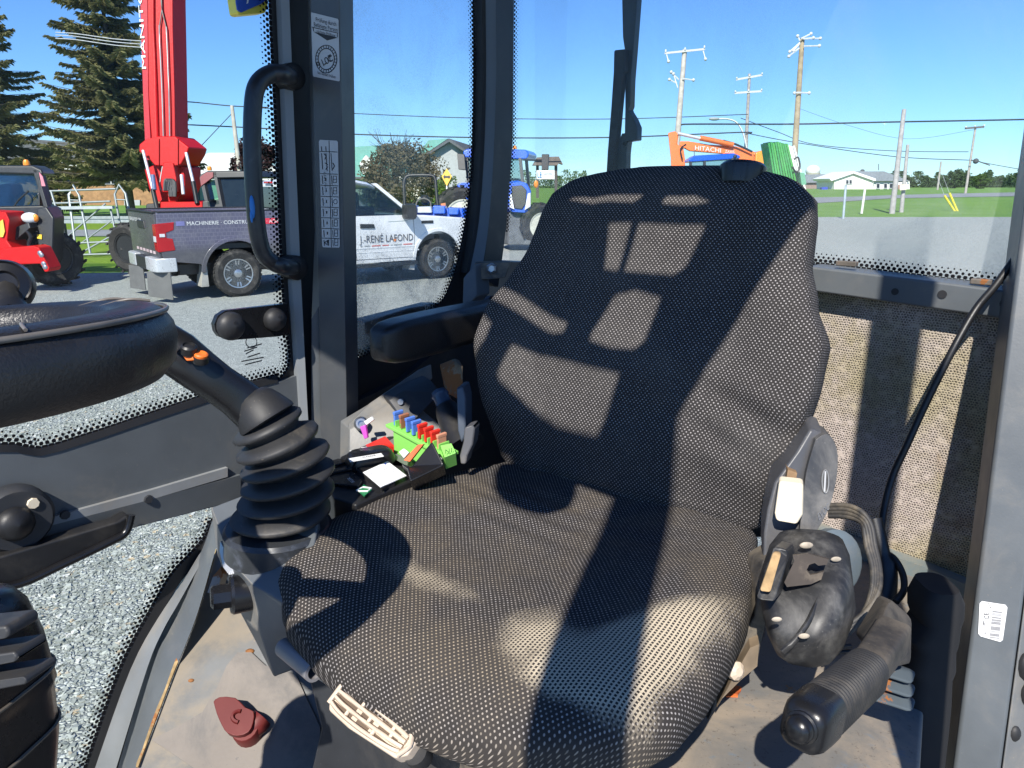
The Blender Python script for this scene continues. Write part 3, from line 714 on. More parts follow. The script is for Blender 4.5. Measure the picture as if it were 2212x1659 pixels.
# ================================================================== seat
SO = V((.176,1.14,1.35)); SL = V((.799,-.602,0)).normalized(); SF = V((-.602,-.799,0)).normalized()
RC = radians(12); SN = SF*cos(RC)+UP*sin(RC); SU = UP*cos(RC)-SF*sin(RC)
SEATPL = (UP, 1.35); BACKPL = (SN, SN.dot(SO))
def lerp_tab(tab, x):
    if x <= tab[0][0]: return tab[0][1]
    for (a,va),(b,vb) in zip(tab, tab[1:]):
        if x <= b:
            t = (x-a)/(b-a); t = t*t*(3-2*t)*.5 + t*.5; return va+(vb-va)*t
    return tab[-1][1]
FAB = fabric_mat('seat_fabric'); FABW = fabric_mat('seat_fabric_worn', True)
seat = thing('driver_seat', 'black dotted fabric suspension seat with worn front edge', 'seat', (SO.x+SF.x*.25, SO.y+SF.y*.25, .95))
def grid_mesh(name, secs, mat, parent, close_first=True, close_last=True, attr=None):
    """secs: list of (points, us, v) closed sections"""
    n = len(secs[0][0]); vs = []; fs = []; uvs = []
    for pts, us, v in secs: vs += pts
    for i in range(len(secs)-1):
        for k in range(n):
            k2 = (k+1) % n; a, b = i*n+k, i*n+k2
            fs.append((a, b, b+n, a+n))
            u0, u1 = secs[i][1][k], secs[i][1][k+1]; w0, w1 = secs[i+1][1][k], secs[i+1][1][k+1]
            uvs.append([(u0,secs[i][2]),(u1,secs[i][2]),(w1,secs[i+1][2]),(w0,secs[i+1][2])])
    if close_first: fs.append(tuple(range(n))[::-1]); uvs.append([(secs[0][1][k], secs[0][2]) for k in range(n)][::-1])
    if close_last:
        m = (len(secs)-1)*n; fs.append(tuple(m+k for k in range(n))); uvs.append([(secs[-1][1][k], secs[-1][2]) for k in range(n)])
    me = bpy.data.meshes.new(name); Mi = mw(parent).inverted()
    me.from_pydata([tuple(Mi @ v) for v in vs], [], fs)
    ul = me.uv_layers.new(name='UVMap')
    for p, u in zip(me.polygons, uvs):
        for j, li in enumerate(p.loop_indices): ul.data[li].uv = u[j]
    if attr:
        at = me.attributes.new('worn', 'FLOAT', 'POINT')
        for i, v in enumerate(vs): at.data[i].value = attr(v)
    me.materials.append(mat); me.polygons.foreach_set('use_smooth', [True]*len(me.polygons))
    bm = bmesh.new(); bm.from_mesh(me); bmesh.ops.recalc_face_normals(bm, faces=bm.faces); bm.to_mesh(me); bm.free()
    return link(name, me, parent)
def arc_us(pts, centre):                                # arc length along the section, zero at the centre of the front
    n = len(pts); L = [0]
    for k in range(n): L.append(L[-1]+(pts[(k+1)%n]-pts[k]).length)
    c = L[centre]; return [x-c for x in L]
def sgnpow(c, e): return (abs(c)**e)*(1 if c >= 0 else -1)
# ---- backrest
BW = [(-.012,.235),(0,.25),(.06,.268),(.14,.293),(.22,.305),(.28,.303),(.34,.272),(.40,.25),(.46,.245),(.50,.236),(.53,.206),(.547,.155),(.558,.08)]
NB_ = 72; secs = []
hs = [ -.012+.005*k for k in range(3)] + [.004+ (.553-.004)*k/64 for k in range(65)] + [.556,.5574,.558]
vacc = 0; prev = None
for h in hs:
    w = lerp_tab(BW, h); e = max(0, (h-.475)/.083); tk = .052*sqrt(max(.02, 1-e*e)) if h > .475 else (.052 if h > 0 else .046)
    wing = lerp_tab([(0,.01),(.12,.035),(.22,.055),(.30,.045),(.38,.02),(.46,.008),(.55,0)], h)
    lum = lerp_tab([(0,.012),(.1,.03),(.2,.026),(.32,.002),(.45,-.008),(.55,-.03)], h)
    pts = []
    for k in range(NB_):
        a = pi/2 + 2*pi*k/NB_ + 1e-6                     # starts at front centre
        cl, cf = sgnpow(cos(a), .72), sgnpow(sin(a), .42)
        l = -w*cl; r = abs(cl); f = tk*cf + lum
        if cf > 0: f += wing*(r**2.6) - .008*math.exp(-((r-.55)/.09)**2)*(1-e if e < 1 else 0)
        else: f += wing*.75*(r**2.6)
        p = SO + SL*l + SU*h + SN*(f-.045)
        nz = noise.noise(V((l*7, h*9, 3.1)))*.006 + noise.noise(V((l*22, h*14, 7.7)))*.0022
        if l > .05: nz += .006*math.exp(-((l-.2)/.09)**2)*sin((h+.35*l)*95)*math.exp(-((h-.16)/.07)**2)
        p += SN*nz*(1 if cf > 0 else .3)
        pts.append(p)
    if prev is not None: vacc += (pts[0]-prev).length
    prev = pts[0]
    secs.append((pts, arc_us(pts, 0), vacc))
# sections start at the front centre: put the uv seam at the back by shifting
def shift(secs):
    out = []
    for pts, us, v in secs:
        n = len(pts); h = n//2; q = pts[h:]+pts[:h]; tot = us[-1]
        u2 = [us[(k+h) % n] - (tot if (k+h) < n else 0) for k in range(n)] + [us[h]]
        out.append((q, u2, v))
    return out
grid_mesh('backrest', shift(secs), FAB, seat)
# ---- cushion
CW = [(-.02,.235),(0,.25),(.1,.28),(.2,.305),(.3,.315),(.36,.318),(.42,.314),(.465,.297),(.50,.262),(.53,.20),(.545,.135),(.555,.06)]
secs = []; vacc = 0; prev = None
fs_ = [-.02+.02*k for k in range(3)] + [.03+(.515-.03)*k/50 for k in range(51)] + [.523,.530,.537,.543,.548,.552,.555]
for f in fs_:
    w = lerp_tab(CW, f); e = max(0, (f-.40)/.157); drop = .055*(1-sqrt(max(0, 1-e*e)))
    th = .046*sqrt(max(.012, 1-e**4)) if e > 0 else .046
    pts = []
    for k in range(NB_):
        a = pi/2 + 2*pi*k/NB_ + 1e-6
        cl, cz = sgnpow(cos(a), .66), sgnpow(sin(a), .45)
        l = -w*cl; r = abs(l)/.30; z = th*cz - .046 - drop
        if cz > 0:
            rear = lerp_tab([(0,.4),(.12,.8),(.3,1),(.45,.7),(.585,0)], f)
            z += rear*(.016*math.exp(-((r-.82)/.2)**2) - .012*math.exp(-(l/.10)**2))
            z += .010*math.exp(-((l-.03-.12*f)/.03)**2)*rear*-1*.6
            z += noise.noise(V((l*6, f*7, 1.3)))*.008 + noise.noise(V((l*19, f*15, 4.4)))*.0022
            z += .0035*sin(f*120+4*l)*math.exp(-((f-.16)/.09)**2)*math.exp(-((l+.08)/.12)**2)
        p = SO + SL*l + SF*f + UP*z
        pts.append(p)
    if prev is not None: vacc += (pts[0]-prev).length
    prev = pts[0]; secs.append((pts, arc_us(pts, 0), vacc))
def worn(p):
    q = p-SO; l, f = q.dot(SL), q.dot(SF)
    lc = .295-.30*(f-.18)
    a = math.exp(-((l-lc)/(.022+.17*max(0,f-.16)))**2)*math.exp(-((f-.42)/.20)**2)*1.3
    b = 0
    c = math.exp(-((l+.05+.5*(f-.40))/.12)**2 - ((f-.40)/.035)**2)*.50
    d = math.exp(-((l-.13)/.06)**2 - ((f-.42)/.06)**2)*.75
    z = (q.z+.062)/.062
    return max(a,b,c,d)*(1-min(1,max(0,(f-.455)/.05)))
grid_mesh('cushion', shift(secs), FABW, seat, attr=worn)
# small fold lip between cushion and backrest
MB().tube(smooth_path([SO+SL*l+SF*(.012+.02*(l/.25)**2)+UP*(-.016) for l in (-.24,-.12,0,.12,.24)],4), .010, 8, .6).build('fabric_fold', FAB, seat, smooth=80)
# headrest stub on top
c = SO+SL*.118+SU*.543-SN*.055
MB().lathe(c, SU, [(.034,-.02),(.037,0),(.037,.008),(.032,.013),(0,.014)], 20).build('headrest_plug', BLACKG, seat, smooth=40)
# seat pan and suspension base
def sb(l0,l1,f0,f1,z0,z1,name,mat,bev=.008,par=seat):
    R = Matrix((SL,SF,UP)).transposed()
    return MB().box(SO+SL*((l0+l1)/2)+SF*((f0+f1)/2)+UP*((z0+z1)/2-SO.z), (l1-l0,f1-f0,z1-z0), R).build(name, mat, par, bevel=bev)
sb(-.20,.22,.0,.50,1.205,1.245,'seat_pan',RUBBERD)
sb(-.15,.19,.02,.44,.93,1.20,'suspension_base',DARKP,.02)
# front skirt of the suspension (dusty black sheet)
skp = [P(900,1590,.93),P(985,1625,.90),P(1060,1660,.88),P(1080,1760,.9),P(880,1760,.95),P(890,1640,.94)]
MB().prism(skp, V((.02,.06,-.02))).build('skirt', RUBBERD, seat, bevel=.006)
MB().prism([P(x,y,d) for x,y,d in ((662,1448,1.0),(720,1410,1.0),(820,1500,.98),(900,1590,.96),(900,1760,.98),(650,1760,1.04),(693,1572,1.02))], V((.02,.05,-.02))).build('front_skirt', DARKP, seat, bevel=.004)
# lever: pale slotted adjuster handle
lv = thing('seat_adjuster', 'pale slotted plastic adjuster handle under the front of the seat', 'lever', P(820,1550,.84))
a0, a1 = P(740,1497,.86), P(878,1606,.795); ax = (a1-a0).normalized(); tocam = (EYE-P(820,1550,.83)).normalized()
sd_ = ax.cross(tocam).normalized(); tn = sd_.cross(ax).normalized()
if tn.dot(tocam) < 0: tn = -tn
Ln = (a1-a0).length; Wd = .025
def lvp(s, w, h=0): return a0 + ax*(s*Ln) + sd_*(w*Wd) + tn*h
out = [lvp(-.08,-.75),lvp(-.10,-.2),lvp(-.10,.55),lvp(-.02,.95),lvp(.3,1.0),lvp(.7,.85),lvp(.98,.75),lvp(1.08,.35),lvp(1.08,-.3),lvp(.98,-.75),lvp(.6,-1.0),lvp(.2,-1.0)]
MB().prism(out, -tn*.020).build('handle', BEIGE, lv, bevel=.003)
rib = MB()
for w in (-.72,-.36,0,.36,.72):
    rib.tube(smooth_path([lvp(-.04,w*.8,.003),lvp(.15,w,.004),(lvp(.5,w,.004)),lvp(.85,w*.8,.004),lvp(1.0,w*.6,.003)],4), .0026, 6)
rib.tube([lvp(-.05,-.6,.003),lvp(-.05,.7,.003)], .003, 6); rib.tube(smooth_path([lvp(1.0,-.5,.003),lvp(1.06,0,.003),lvp(1.0,.6,.003)],4), .003, 6)
for s,w0,w1 in ((.12,-.72,-.36),(.33,-.36,0),(.22,.36,.72),(.5,.0,.36),(.62,.36,.72),(.58,-.72,-.36),(.8,-.36,0),(.82,.0,.36)): rib.tube([lvp(s,w0,.003),lvp(s,w1,.003)], .0024, 6)
rib.build_each('rib', BEIGE, lv, smooth=60)
sl_ = MB()
for w in (-.54,-.18,.18,.54):
    for s0,s1 in ((-.02,.28),(.36,.54),(.62,.9)):
        sl_.prism([lvp(s0,w-.07,.0006),lvp(s1,w-.07,.0006),lvp(s1,w+.07,.0006),lvp(s0,w+.07,.0006)], -tn*.0002)
sl_.build('slot', M('dark_slot_fill', (.13,.09,.06), .8), lv)  # dark brown strips drawn over the handle as its slots
MB().lathe(lvp(1.06,.05,-.014), -tn, [(.014,0),(.016,.012),(.013,.022),(0,.024)], 16).build('pivot', RUBBER, lv, smooth=40)
MB().prism([P(x,y,.82) for x,y in ((870,1610),(905,1590),(912,1615),(895,1638),(872,1632),(850,1610))], V((.01,.02,0))).build('lever_foot', BEIGE, lv, bevel=.003)
# short steel tube
tb = thing('steel_tube', 'short open grey tube stub beside the seat front', 'tube', P(665,1418,.98))
q0, q1 = P(614,1398,.98), P(680,1452,.92); dr = (q1-q0).normalized(); L_ = (q1-q0).length
MB().lathe(q0, dr, [(.0,0),(.0135,.0),(.0135,L_),(.0095,L_),(.0095,L_-.03),(0,L_-.03)], 18).build('tube_wall', M('dull_tube', (.27,.26,.27), .45, .3, var=.1), tb, smooth=40)
MB().prism([P(x,y,.975) for x,y in ((676,1462),(700,1440),(750,1452),(770,1462),(762,1482),(735,1486),(700,1478))], V((.01,.02,0))).build('bracket', BEIGE, tb, bevel=.002)
# armrest on the far side
ar = thing('armrest', 'black padded armrest on the far side of the seat', 'armrest', P(930,720,1.36))
e0, e1 = P(838,740,1.27), P(1040,690,1.50); ad = (e1-e0).normalized(); asd = V((ad.y,-ad.x,0)).normalized(); aup = asd.cross(ad)
if aup.z < 0: aup = -aup
loops = []
La = (e1-e0).length
for s,w,h in ((-.03,.028,.042),(-.02,.046,.060),(.0,.058,.071),(.03,.064,.076),(.12,.068,.078),(La,.068,.074),(La+.05,.066,.07)):
    loops.append(rr(e0+ad*s, asd, aup, w, h, min(w,h)*.24, 5))
MB().loft(loops).build('pad', LEATHER, ar, smooth=60, fix=True)
# near side recliner housing with pale lever
rc_ = thing('recliner', 'scratched dark recliner housing with cream lever at the near side of the seat', 'recliner', P(1730,1060,.99))
def dd(pts, d): return [P(x,y,d) for x,y in pts]
SCR = M('scratched_plastic', (.050,.050,.052), .42, var=.25, dust=(.30,.28,.25), da=.5, ds=10, dr=(.4,.7), bump=.08, bs=90)
disc = sm2([(1762,950),(1782,938),(1800,950),(1810,985),(1806,1040),(1790,1100),(1762,1150),(1738,1166),(1728,1160),(1732,1100),(1742,1020),(1762,950)],3)[:-1]
fr = [(1750,926),(1782,937),(1760,952),(1742,1020),(1732,1100),(1727,1160),(1690,1185),(1648,1212),(1650,1150),(1658,1098),(1672,1045),(1715,985)]
MB().prism(dd(disc,.955), V((.012,.05,-.004))).build('side_cover', SCR, rc_, bevel=.005, fix=True)
MB().prism(dd(fr,.965), V((.02,.07,0))).build('front_cover', M('worn_grey_plastic', (.085,.085,.09), .36, var=.2, dust=(.30,.27,.23), da=.45, ds=9, bump=.08, bs=90), rc_, bevel=.005, fix=True)
ringp = [P(1783+13*cos(a)*.55, 1040+25*sin(a), .9535) for a in [k*2*pi/20 for k in range(21)]]
MB().tube(ringp, .0009, 5).build('emblem_ring', M('embossed_ring',(.22,.22,.22),.4), rc_)
MB().tube([P(1783,1018,.953),P(1781,1062,.953)], .0014, 5).build('emblem_bar', SILV, rc_)
text('EVOC', 'lettering', M('embossed_lettering',(.16,.16,.165),.4), rc_, P(1769,1124,.9535), P(1792,1098,.9535)-P(1769,1124,.9535), P(1763,1102,.953)-P(1768,1124,.953), .0090, .021, .0008)
MB().prism(dd([(1702,1014),(1722,1022),(1718,1046),(1698,1040)],.955), V((.004,.02,0))).build('latch_tongue', M('rusty_tongue', (.26,.16,.08), .7, var=.3, vs=40), rc_)
MB().prism(dd([(1683,1040),(1736,1046),(1736,1112),(1722,1134),(1676,1126),(1673,1110)],.935), V((.008,.022,0))).build('lever', CREAM, rc_, bevel=.004)
# near pan edge of the seat under the recliner
MB().prism(dd([(1648,1212),(1690,1186),(1700,1250),(1660,1330),(1640,1420),(1580,1480),(1530,1560),(1560,1450),(1630,1330)],.95), V((.0,.06,-.02))).build('seat_side_cover', RUBBERD, seat, bevel=.004, fix=True)
# belt buckle housing
bk = thing('belt_housing', 'dusty black plastic belt reel housing with tan pad and slotted plate', 'belt housing', P(1735,1310,.9))
c0, c1 = P(1742,1185,.945), P(1718,1412,.84); bx = (c1-c0).normalized(); bs2 = V((.80,-.58,.1)); bs2 = (bs2-bx*bs2.dot(bx)).normalized(); bz = bx.cross(bs2)
HB = M('dusty_black_shell', (.017,.017,.018), .48, var=.3, dust=(.26,.25,.23), da=.5, ds=13, dr=(.42,.72), bump=.12, bs=60)
loops = []
Lb = (c1-c0).length
for s,w,h in ((-.012,.05,.05),(.0,.082,.07),(.02,.096,.082),(.07,.108,.09),(Lb*.55,.104,.09),(Lb*.8,.086,.08),(Lb*.95,.062,.064),(Lb*1.02,.036,.04)):
    loops.append(rr(c0+bx*s+bs2*(.006+.0*s), bs2, bz, w, h, min(w,h)*.27, 4))
MB().loft(loops).build('shell', HB, bk, smooth=60, fix=True)
def bkp(x,y,d=.845): return P(x,y,d)
MB().tube(smooth_path([P(1768,1290,.842),P(1748,1340,.826),P(1715,1385,.815),P(1690,1408,.815)],4), .0035, 6).build('seam_ridge', HB, bk, smooth=60)
MB().prism([P(x,y,d) for x,y,d in ((1672,1180,.855),(1700,1188,.85),(1704,1205,.85),(1672,1300,.82),(1640,1297,.825),(1634,1290,.825))], V((.02,.03,-.008))).build('pad_block', HB, bk, bevel=.005, fix=True)
MB().prism([P(x,y,d) for x,y,d in ((1670,1192,.848),(1688,1196,.845),(1664,1281,.815),(1640,1278,.818))], V((.005,.012,-.003))).build('tan_pad', M('worn_tan_foam', (.38,.25,.12), .9, var=.25, vs=60, bump=.3, bs=300), bk, bevel=.003, fix=True)
plt = [P(x,y,.842) for x,y in ((1712,1200),(1745,1196),(1790,1208),(1786,1220),(1768,1222),(1760,1216),(1748,1220),(1742,1232),(1750,1242),(1764,1240),(1780,1234),(1774,1252),(1752,1262),(1700,1268),(1694,1258),(1716,1212))]
MB().prism(plt, V((.003,.006,-.002))).build('slotted_plate', M('grimy_plate', (.10,.08,.065), .5, .3, var=.3, dust=(.3,.24,.17), da=.5, ds=30), bk, fix=True)
cap_ = MB()
for x,y,r,d in ((1742,1178,13,.88),(1806,1208,10,.862),(1678,1338,10,.812),(1737,1374,11,.806)):
    cap_.ball(P(x,y,d), r*d/FOC, 12, 6, (1.15,.30,.62))
cap_.build_each('worn_rivet', M('pale_rivet', (.42,.36,.28), .6, var=.3, vs=60), bk, smooth=80)
# strip of seat frame with bolt under the near edge
fb = MB(); fb.prism([P(x,y,.93) for x,y in ((1640,1392),(1636,1440),(1600,1470),(1560,1510),(1548,1530),(1580,1470),(1620,1400))], V((.01,.04,0)))
fb.build('side_rail', M('dusty_rail', (.20,.15,.10), .7, var=.3, vs=20), seat, bevel=.003, fix=True)
MB().lathe(P(1588,1448,.925), V((.4,-.8,.3)), [(.012,-.004),(.012,.004),(.006,.008),(0,.008)], 10).build('rail_bolt', BEIGE, seat)

# ================================================================== unseen roof, openings shaped to throw the sunlit patches on the backrest
def to_plane(p, z):                                     # follow the sunlight back from p up to height z
    t = (z-p.z)/(-SUNDIR.z); return p - SUNDIR*t
def bk_px(pts): return [to_plane(PL(x,y,BACKPL,.0), ZR) for x,y in pts]
LIT = [
 [(1232,416),(1262,408),(1330,406),(1388,404),(1384,424),(1366,440),(1300,438),(1215,432)],
 [(1440,408),(1500,406),(1535,428),(1538,440),(1500,446),(1432,444),(1428,426)],
 [(1316,482),(1366,480),(1334,602),(1306,598)],
 [(1380,482),(1524,484),(1520,505),(1480,590),(1455,608),(1400,606),(1346,602)],
 [(1076,630),(1100,648),(1232,718),(1222,752),(1200,754),(1046,668),(1040,655)],
 [(1330,648),(1372,636),(1428,650),(1424,670),(1392,772),(1372,790),(1320,786),(1276,768),(1282,740)],
 [(1020,705),(1060,716),(1078,740),(1066,790),(1040,830),(1005,820),(990,760),(1000,715)],
 [(1120,782),(1200,800),(1345,836),(1330,880),(1308,950),(1294,978),(1210,956),(1150,915),(1095,870),(1088,850)],
]
holes = [bk_px(h) for h in LIT]
# near edge of the roof: parallel to the cab side, through the boundary seen on the backrest
e_a = to_plane(PL(1570,745,BACKPL), ZR)
near_c = ND.dot(e_a)
def roof_poly():
    return [xy(1.25,1.40,ZR), xy(near_c+.24,1.40,ZR), xy(near_c+.24,.60,ZR), xy(near_c,.46,ZR), xy(near_c,RF,ZR), xy(1.25,RF,ZR)]  # rear part cut back so sunlight reaches the rear glass
RF = -.17
outer = roof_poly()
# plate with openings
def plate_with_holes(outer, holes, z, th):
    pts = []; edges = []
    for loop in [outer]+holes:
        b = len(pts); n = len(loop); pts += [V((p.x,p.y)) for p in loop]
        edges += [(b+i, b+(i+1)%n) for i in range(n)]
    r = mgeo.delaunay_2d_cdt(pts, edges, [], 1, 1e-6)
    vs, es, tris = r[0], r[1], r[2]
    def inside(p, loop):
        c = False; n = len(loop)
        for i in range(n):
            a, b = loop[i], loop[(i+1)%n]
            if (a.y > p.y) != (b.y > p.y) and p.x < (b.x-a.x)*(p.y-a.y)/(b.y-a.y)+a.x: c = not c
        return c
    keep = []
    for t in tris:
        c = sum((vs[i] for i in t), V((0,0)))/len(t)
        if not any(inside(c, h) for h in holes): keep.append(tuple(t))
    bm = bmesh.new(); bv = [bm.verts.new((v.x, v.y, z)) for v in vs]
    for t in keep:
        try: bm.faces.new([bv[i] for i in t])
        except ValueError: pass
    r = bmesh.ops.extrude_face_region(bm, geom=bm.faces[:])
    for g in r['geom']:
        if isinstance(g, bmesh.types.BMVert): g.co.z += th
    for v in [v for v in bm.verts if not v.link_faces]: bm.verts.remove(v)
    bmesh.ops.recalc_face_normals(bm, faces=bm.faces)
    me = bpy.data.meshes.new('roof_plate'); bm.to_mesh(me); bm.free(); return me
# unseen front pillar, placed and raised past the roof to shade the cushion band
q_ = G(1225,1600,1.35); hdir = V((sin(SUN_AZ),cos(SUN_AZ),0)); s_ = max(.95, (ND.dot(q_)-near_c-.05)/ND.dot(hdir)); pc_ = q_-hdir*s_
R_ = Matrix((LD, ND, UP)).transposed()
MB().box((pc_.x,pc_.y,(.93+ZR+.5)/2), (.075,.085,ZR+.5-.93), R_).build('front_pillar', GREY, cab, bevel=.008)
me = plate_with_holes(outer, holes, ZR, .012)
me.transform(mw(cab).inverted()); me.materials.append(DARKP)
link('roof_plate', me, cab)
# header rails of the roof
R_ = Matrix((LD, ND, UP)).transposed()
MB().band([xy(1.25,RF-.05,ZR-.03),xy(1.25,1.42,ZR-.03)], [xy(1.18,RF-.05,ZR-.03),xy(1.18,1.42,ZR-.03)], UP*.06).build('roof_rail', GREY, cab)
MB().band([xy(1.18,1.36,ZR-.03),xy(near_c+.24,1.36,ZR-.03)], [xy(1.18,1.42,ZR-.03),xy(near_c+.24,1.42,ZR-.03)], UP*.06).build('roof_rail', GREY, cab)

# unseen plate added under the roof, outlined to shade the rear left of the cushion
mp_ = []
for x,y in sm2([(1085,1012),(1150,1010),(1240,1035),(1250,1060),(1236,1098),(1185,1118),(1120,1105),(1080,1080),(1072,1040),(1085,1012)],3)[:-1]:
    q_ = G(x,y,1.33); mp_.append(q_ - SUNDIR*((2.47+.06*(1060-y)/60-1.33)/-SUNDIR.z))
MB().prism(mp_, -SUNDIR*.025).build('cushion_shade_plate', BLACK, cab, bevel=.004, fix=True)
mt_ = sum(mp_, V((0,0,0)))/len(mp_)
MB().tube([mt_, V((mt_.x,mt_.y,ZR))], .008, 8).build('shade_plate_stalk', BLACK, cab)
# ================================================================== joystick, console, lever, cables
con = thing('control_console', 'grey angular control console under the ribbed bellows', 'console', P(590,1240,1.05))
CT = plane3(P(455,1095,1.12), P(544,1262,1.0), P(720,1110,1.06))
top = [(455,1095),(500,1215),(544,1262),(610,1302),(672,1215),(690,1120),(600,1040)]
tp = [PL(x,y,CT) for x,y in top]
MB().prism(tp, V((0,.03,-.10))).build('console_top', GREY, con, bevel=.004, fix=True)
tip = P(592,1463,1.06)
MB().prism([PL(544,1262,CT), P(565,1378,1.03), tip, P(700,1412,1.02), PL(650,1320,CT)], V((.03,.05,0))).build('console_front', GREY, con, bevel=.002, fix=True)
MB().prism([PL(455,1095,CT), PL(500,1215,CT), PL(544,1262,CT), P(565,1378,1.03), tip, P(552,1385,1.09), P(516,1318,1.10), P(470,1200,1.13)], V((.03,.02,0))).build('console_side', GREY2, con, bevel=.002, fix=True)
MB().prism([P(x,y,1.06) for x,y in ((476,1170),(486,1190),(503,1226),(510,1238),(495,1242),(482,1225),(474,1190))], V((.005,.01,0))).build('bright_corner', M('bare_bright_metal', (.62,.63,.65), .3, .5), con)
MB().prism([P(x,y,1.07) for x,y in ((460,1245),(476,1226),(480,1240),(466,1284),(448,1280))], V((.005,.02,0))).build('rusty_tab', M('rust_tipped_tab', (.30,.27,.23), .6, var=.2, rust=(40,.5)), con)
kb = MB(); kd = V((-.86,-.42,.1)).normalized(); kc = P(518,1283,1.035)
kb.lathe(kc-kd*.005, kd, [(.026,-.01),(.028,.014),(.025,.018)], 16)
kb.lathe(kc+kd*.012, kd, [(.018,0),(.0175,.024),(.014,.027),(0,.027)], 8)
kb.build('knob', BLACKG, con, smooth=35)
# red battery switch on the floor pad
rs = thing('battery_switch', 'dark red battery isolator key on the grey floor pad', 'switch', PL(530,1570,LFP))
h = nfl*.035
def rp(x,y,o): return PL(x,y,LFP)+nfl*o
keyo = sm2([(478,1535),(490,1526),(524,1527),(546,1548),(563,1556),(562,1580),(552,1600),(530,1608),(508,1602),(496,1585),(485,1560),(478,1535)],2)[:-1]
MB().prism([rp(x,y,.045) for x,y in keyo], -nfl*.016).build('key_grip', REDK, rs, bevel=.004, fix=True)
MB().lathe(rp(541,1585,0), nfl, [(.024,0),(.023,.03),(.021,.034)], 18).build('switch_body', REDK, rs, smooth=40)
MB().tube([rp(534+15*cos(a), 1568+12*sin(a), .046) for a in [radians(100+20*k) for k in range(10)]], .0035, 6).build('ring_boss', REDK, rs, smooth=60)
MB().lathe(rp(562,1572,.02), (rp(575,1560,.02)-rp(550,1590,.02)), [(.017,-.012),(.020,0),(.018,.012),(0,.013)], 14).build('knob', REDK, rs, smooth=40)
# joystick: bellows, neck, head
js = thing('joystick', 'black joystick with orange buttons rising from ribbed bellows', 'joystick', P(598,1135,1.08))
b0, b1 = P(600,1128,1.075), P(563,898,1.055)
n_r = 6; RIB = (.66,.74,.93,1.0,.985,.80)
loops = []
for i in range(n_r*6+1):
    t = i/(n_r*6.0); c = b0.lerp(b1, t) + V((.030,0,0))*sin(pi*t)*.9
    nrm = (V((.02,-.02,1)).lerp(V((-.42,-.05,.90)), t)).normalized()
    R = lerp_tab([(0,.0745),(.12,.072),(.5,.069),(.8,.062),(.9,.056),(1.0,.036)], t)
    r = R*RIB[i % 6]
    x, y, _ = frame(nrm)
    loops.append([c + x*(r*cos(a)) + y*(r*sin(a)) for a in [2*pi*k/36 for k in range(36)]])
MB().loft(loops).build('bellows', M('bellows_rubber', (.026,.026,.027), .55, var=.2, dust=(.26,.22,.16), da=.35, ds=9, dr=(.5,.75), bump=.06, bs=200), js, smooth=75, fix=True)
x, y, z_ = frame(V((.03,-.02,1)))
MB().lathe(b0-UP*.012, V((.03,-.02,1)), [(.080,-.030),(.078,-.012),(.079,.004),(.074,.010)], 36).build('bellows_clamp', M('scuffed_clamp', (.035,.038,.042), .35, .2, var=.3, dust=(.25,.28,.35), da=.4, ds=30), js, smooth=40)
neck = [(350,742,1.00,.030,.034),(385,765,1.0,.031,.036),(430,800,1.01,.029,.033),(470,828,1.02,.027,.030),(508,854,1.035,.028,.028),(542,882,1.045,.030,.028),(566,908,1.05,.030,.028)]
pth = [P(a,b,c) for a,b,c,_,_ in neck]; loops = []
for i,p in enumerate(pth):
    t = (pth[min(len(pth)-1,i+1)]-pth[max(0,i-1)]).normalized()
    s_ = t.cross(EYE-p).normalized(); w_ = s_.cross(t).normalized()
    loops.append(rr(p, s_, w_, neck[i][3]*2.1, neck[i][4]*1.7, neck[i][4]*.7, 4))
MB().loft(loops).build('grip', BLACKG, js, smooth=60, fix=True)
fl_c = P(574,890,1.035); fl_n = (V((.52,-.12,-.80))).normalized()
MB().lathe(P(563,884,1.045), fl_n, [(0,-.026),(.020,-.026),(.029,-.018),(.036,-.004),(.043,.014),(.043,.019),(.034,.021),(0,.022)], 24).build('grip_collar', RUBBER, js, smooth=50)
bt_ = MB()
bt_.lathe(P(408,757,.965), V((.25,-.25,.95)), [(.0105,-.004),(.0105,.006),(.008,.0085),(.0075,.006),(0,.007)], 18)
bt_.build('round_button', BLACK, js, smooth=40)
MB().lathe(P(434,773,.97), V((.25,-.25,.95)), [(.0105,-.006),(.0105,.003)], 18).build('button_bezel', BLACK, js, smooth=40)
MB().lathe(P(434,773,.97), V((.25,-.25,.95)), [(.009,.002),(.009,.006),(.007,.0075),(0,.0065)], 18).build('round_button', ORANGE, js, smooth=40)
MB().prism([P(x,y,.962) for x,y in ((388,760),(418,770),(424,778),(402,780))], V((.004,.014,-.004))).build('rocker_button', ORANGE, js, bevel=.0015, fix=True)
seg_ = MB()
for (x0,y0,x1,y1) in ((302,710,330,716),(318,708,350,728),(336,722,372,745),(358,735,384,757)):
    seg_.tube([P(x0,y0,.95),P(x1,y1,.955)], .004, 6)
seg_.build_each('top_ridge', M('scuffed_ridge', (.06,.058,.055), .35, var=.2), js, smooth=60)
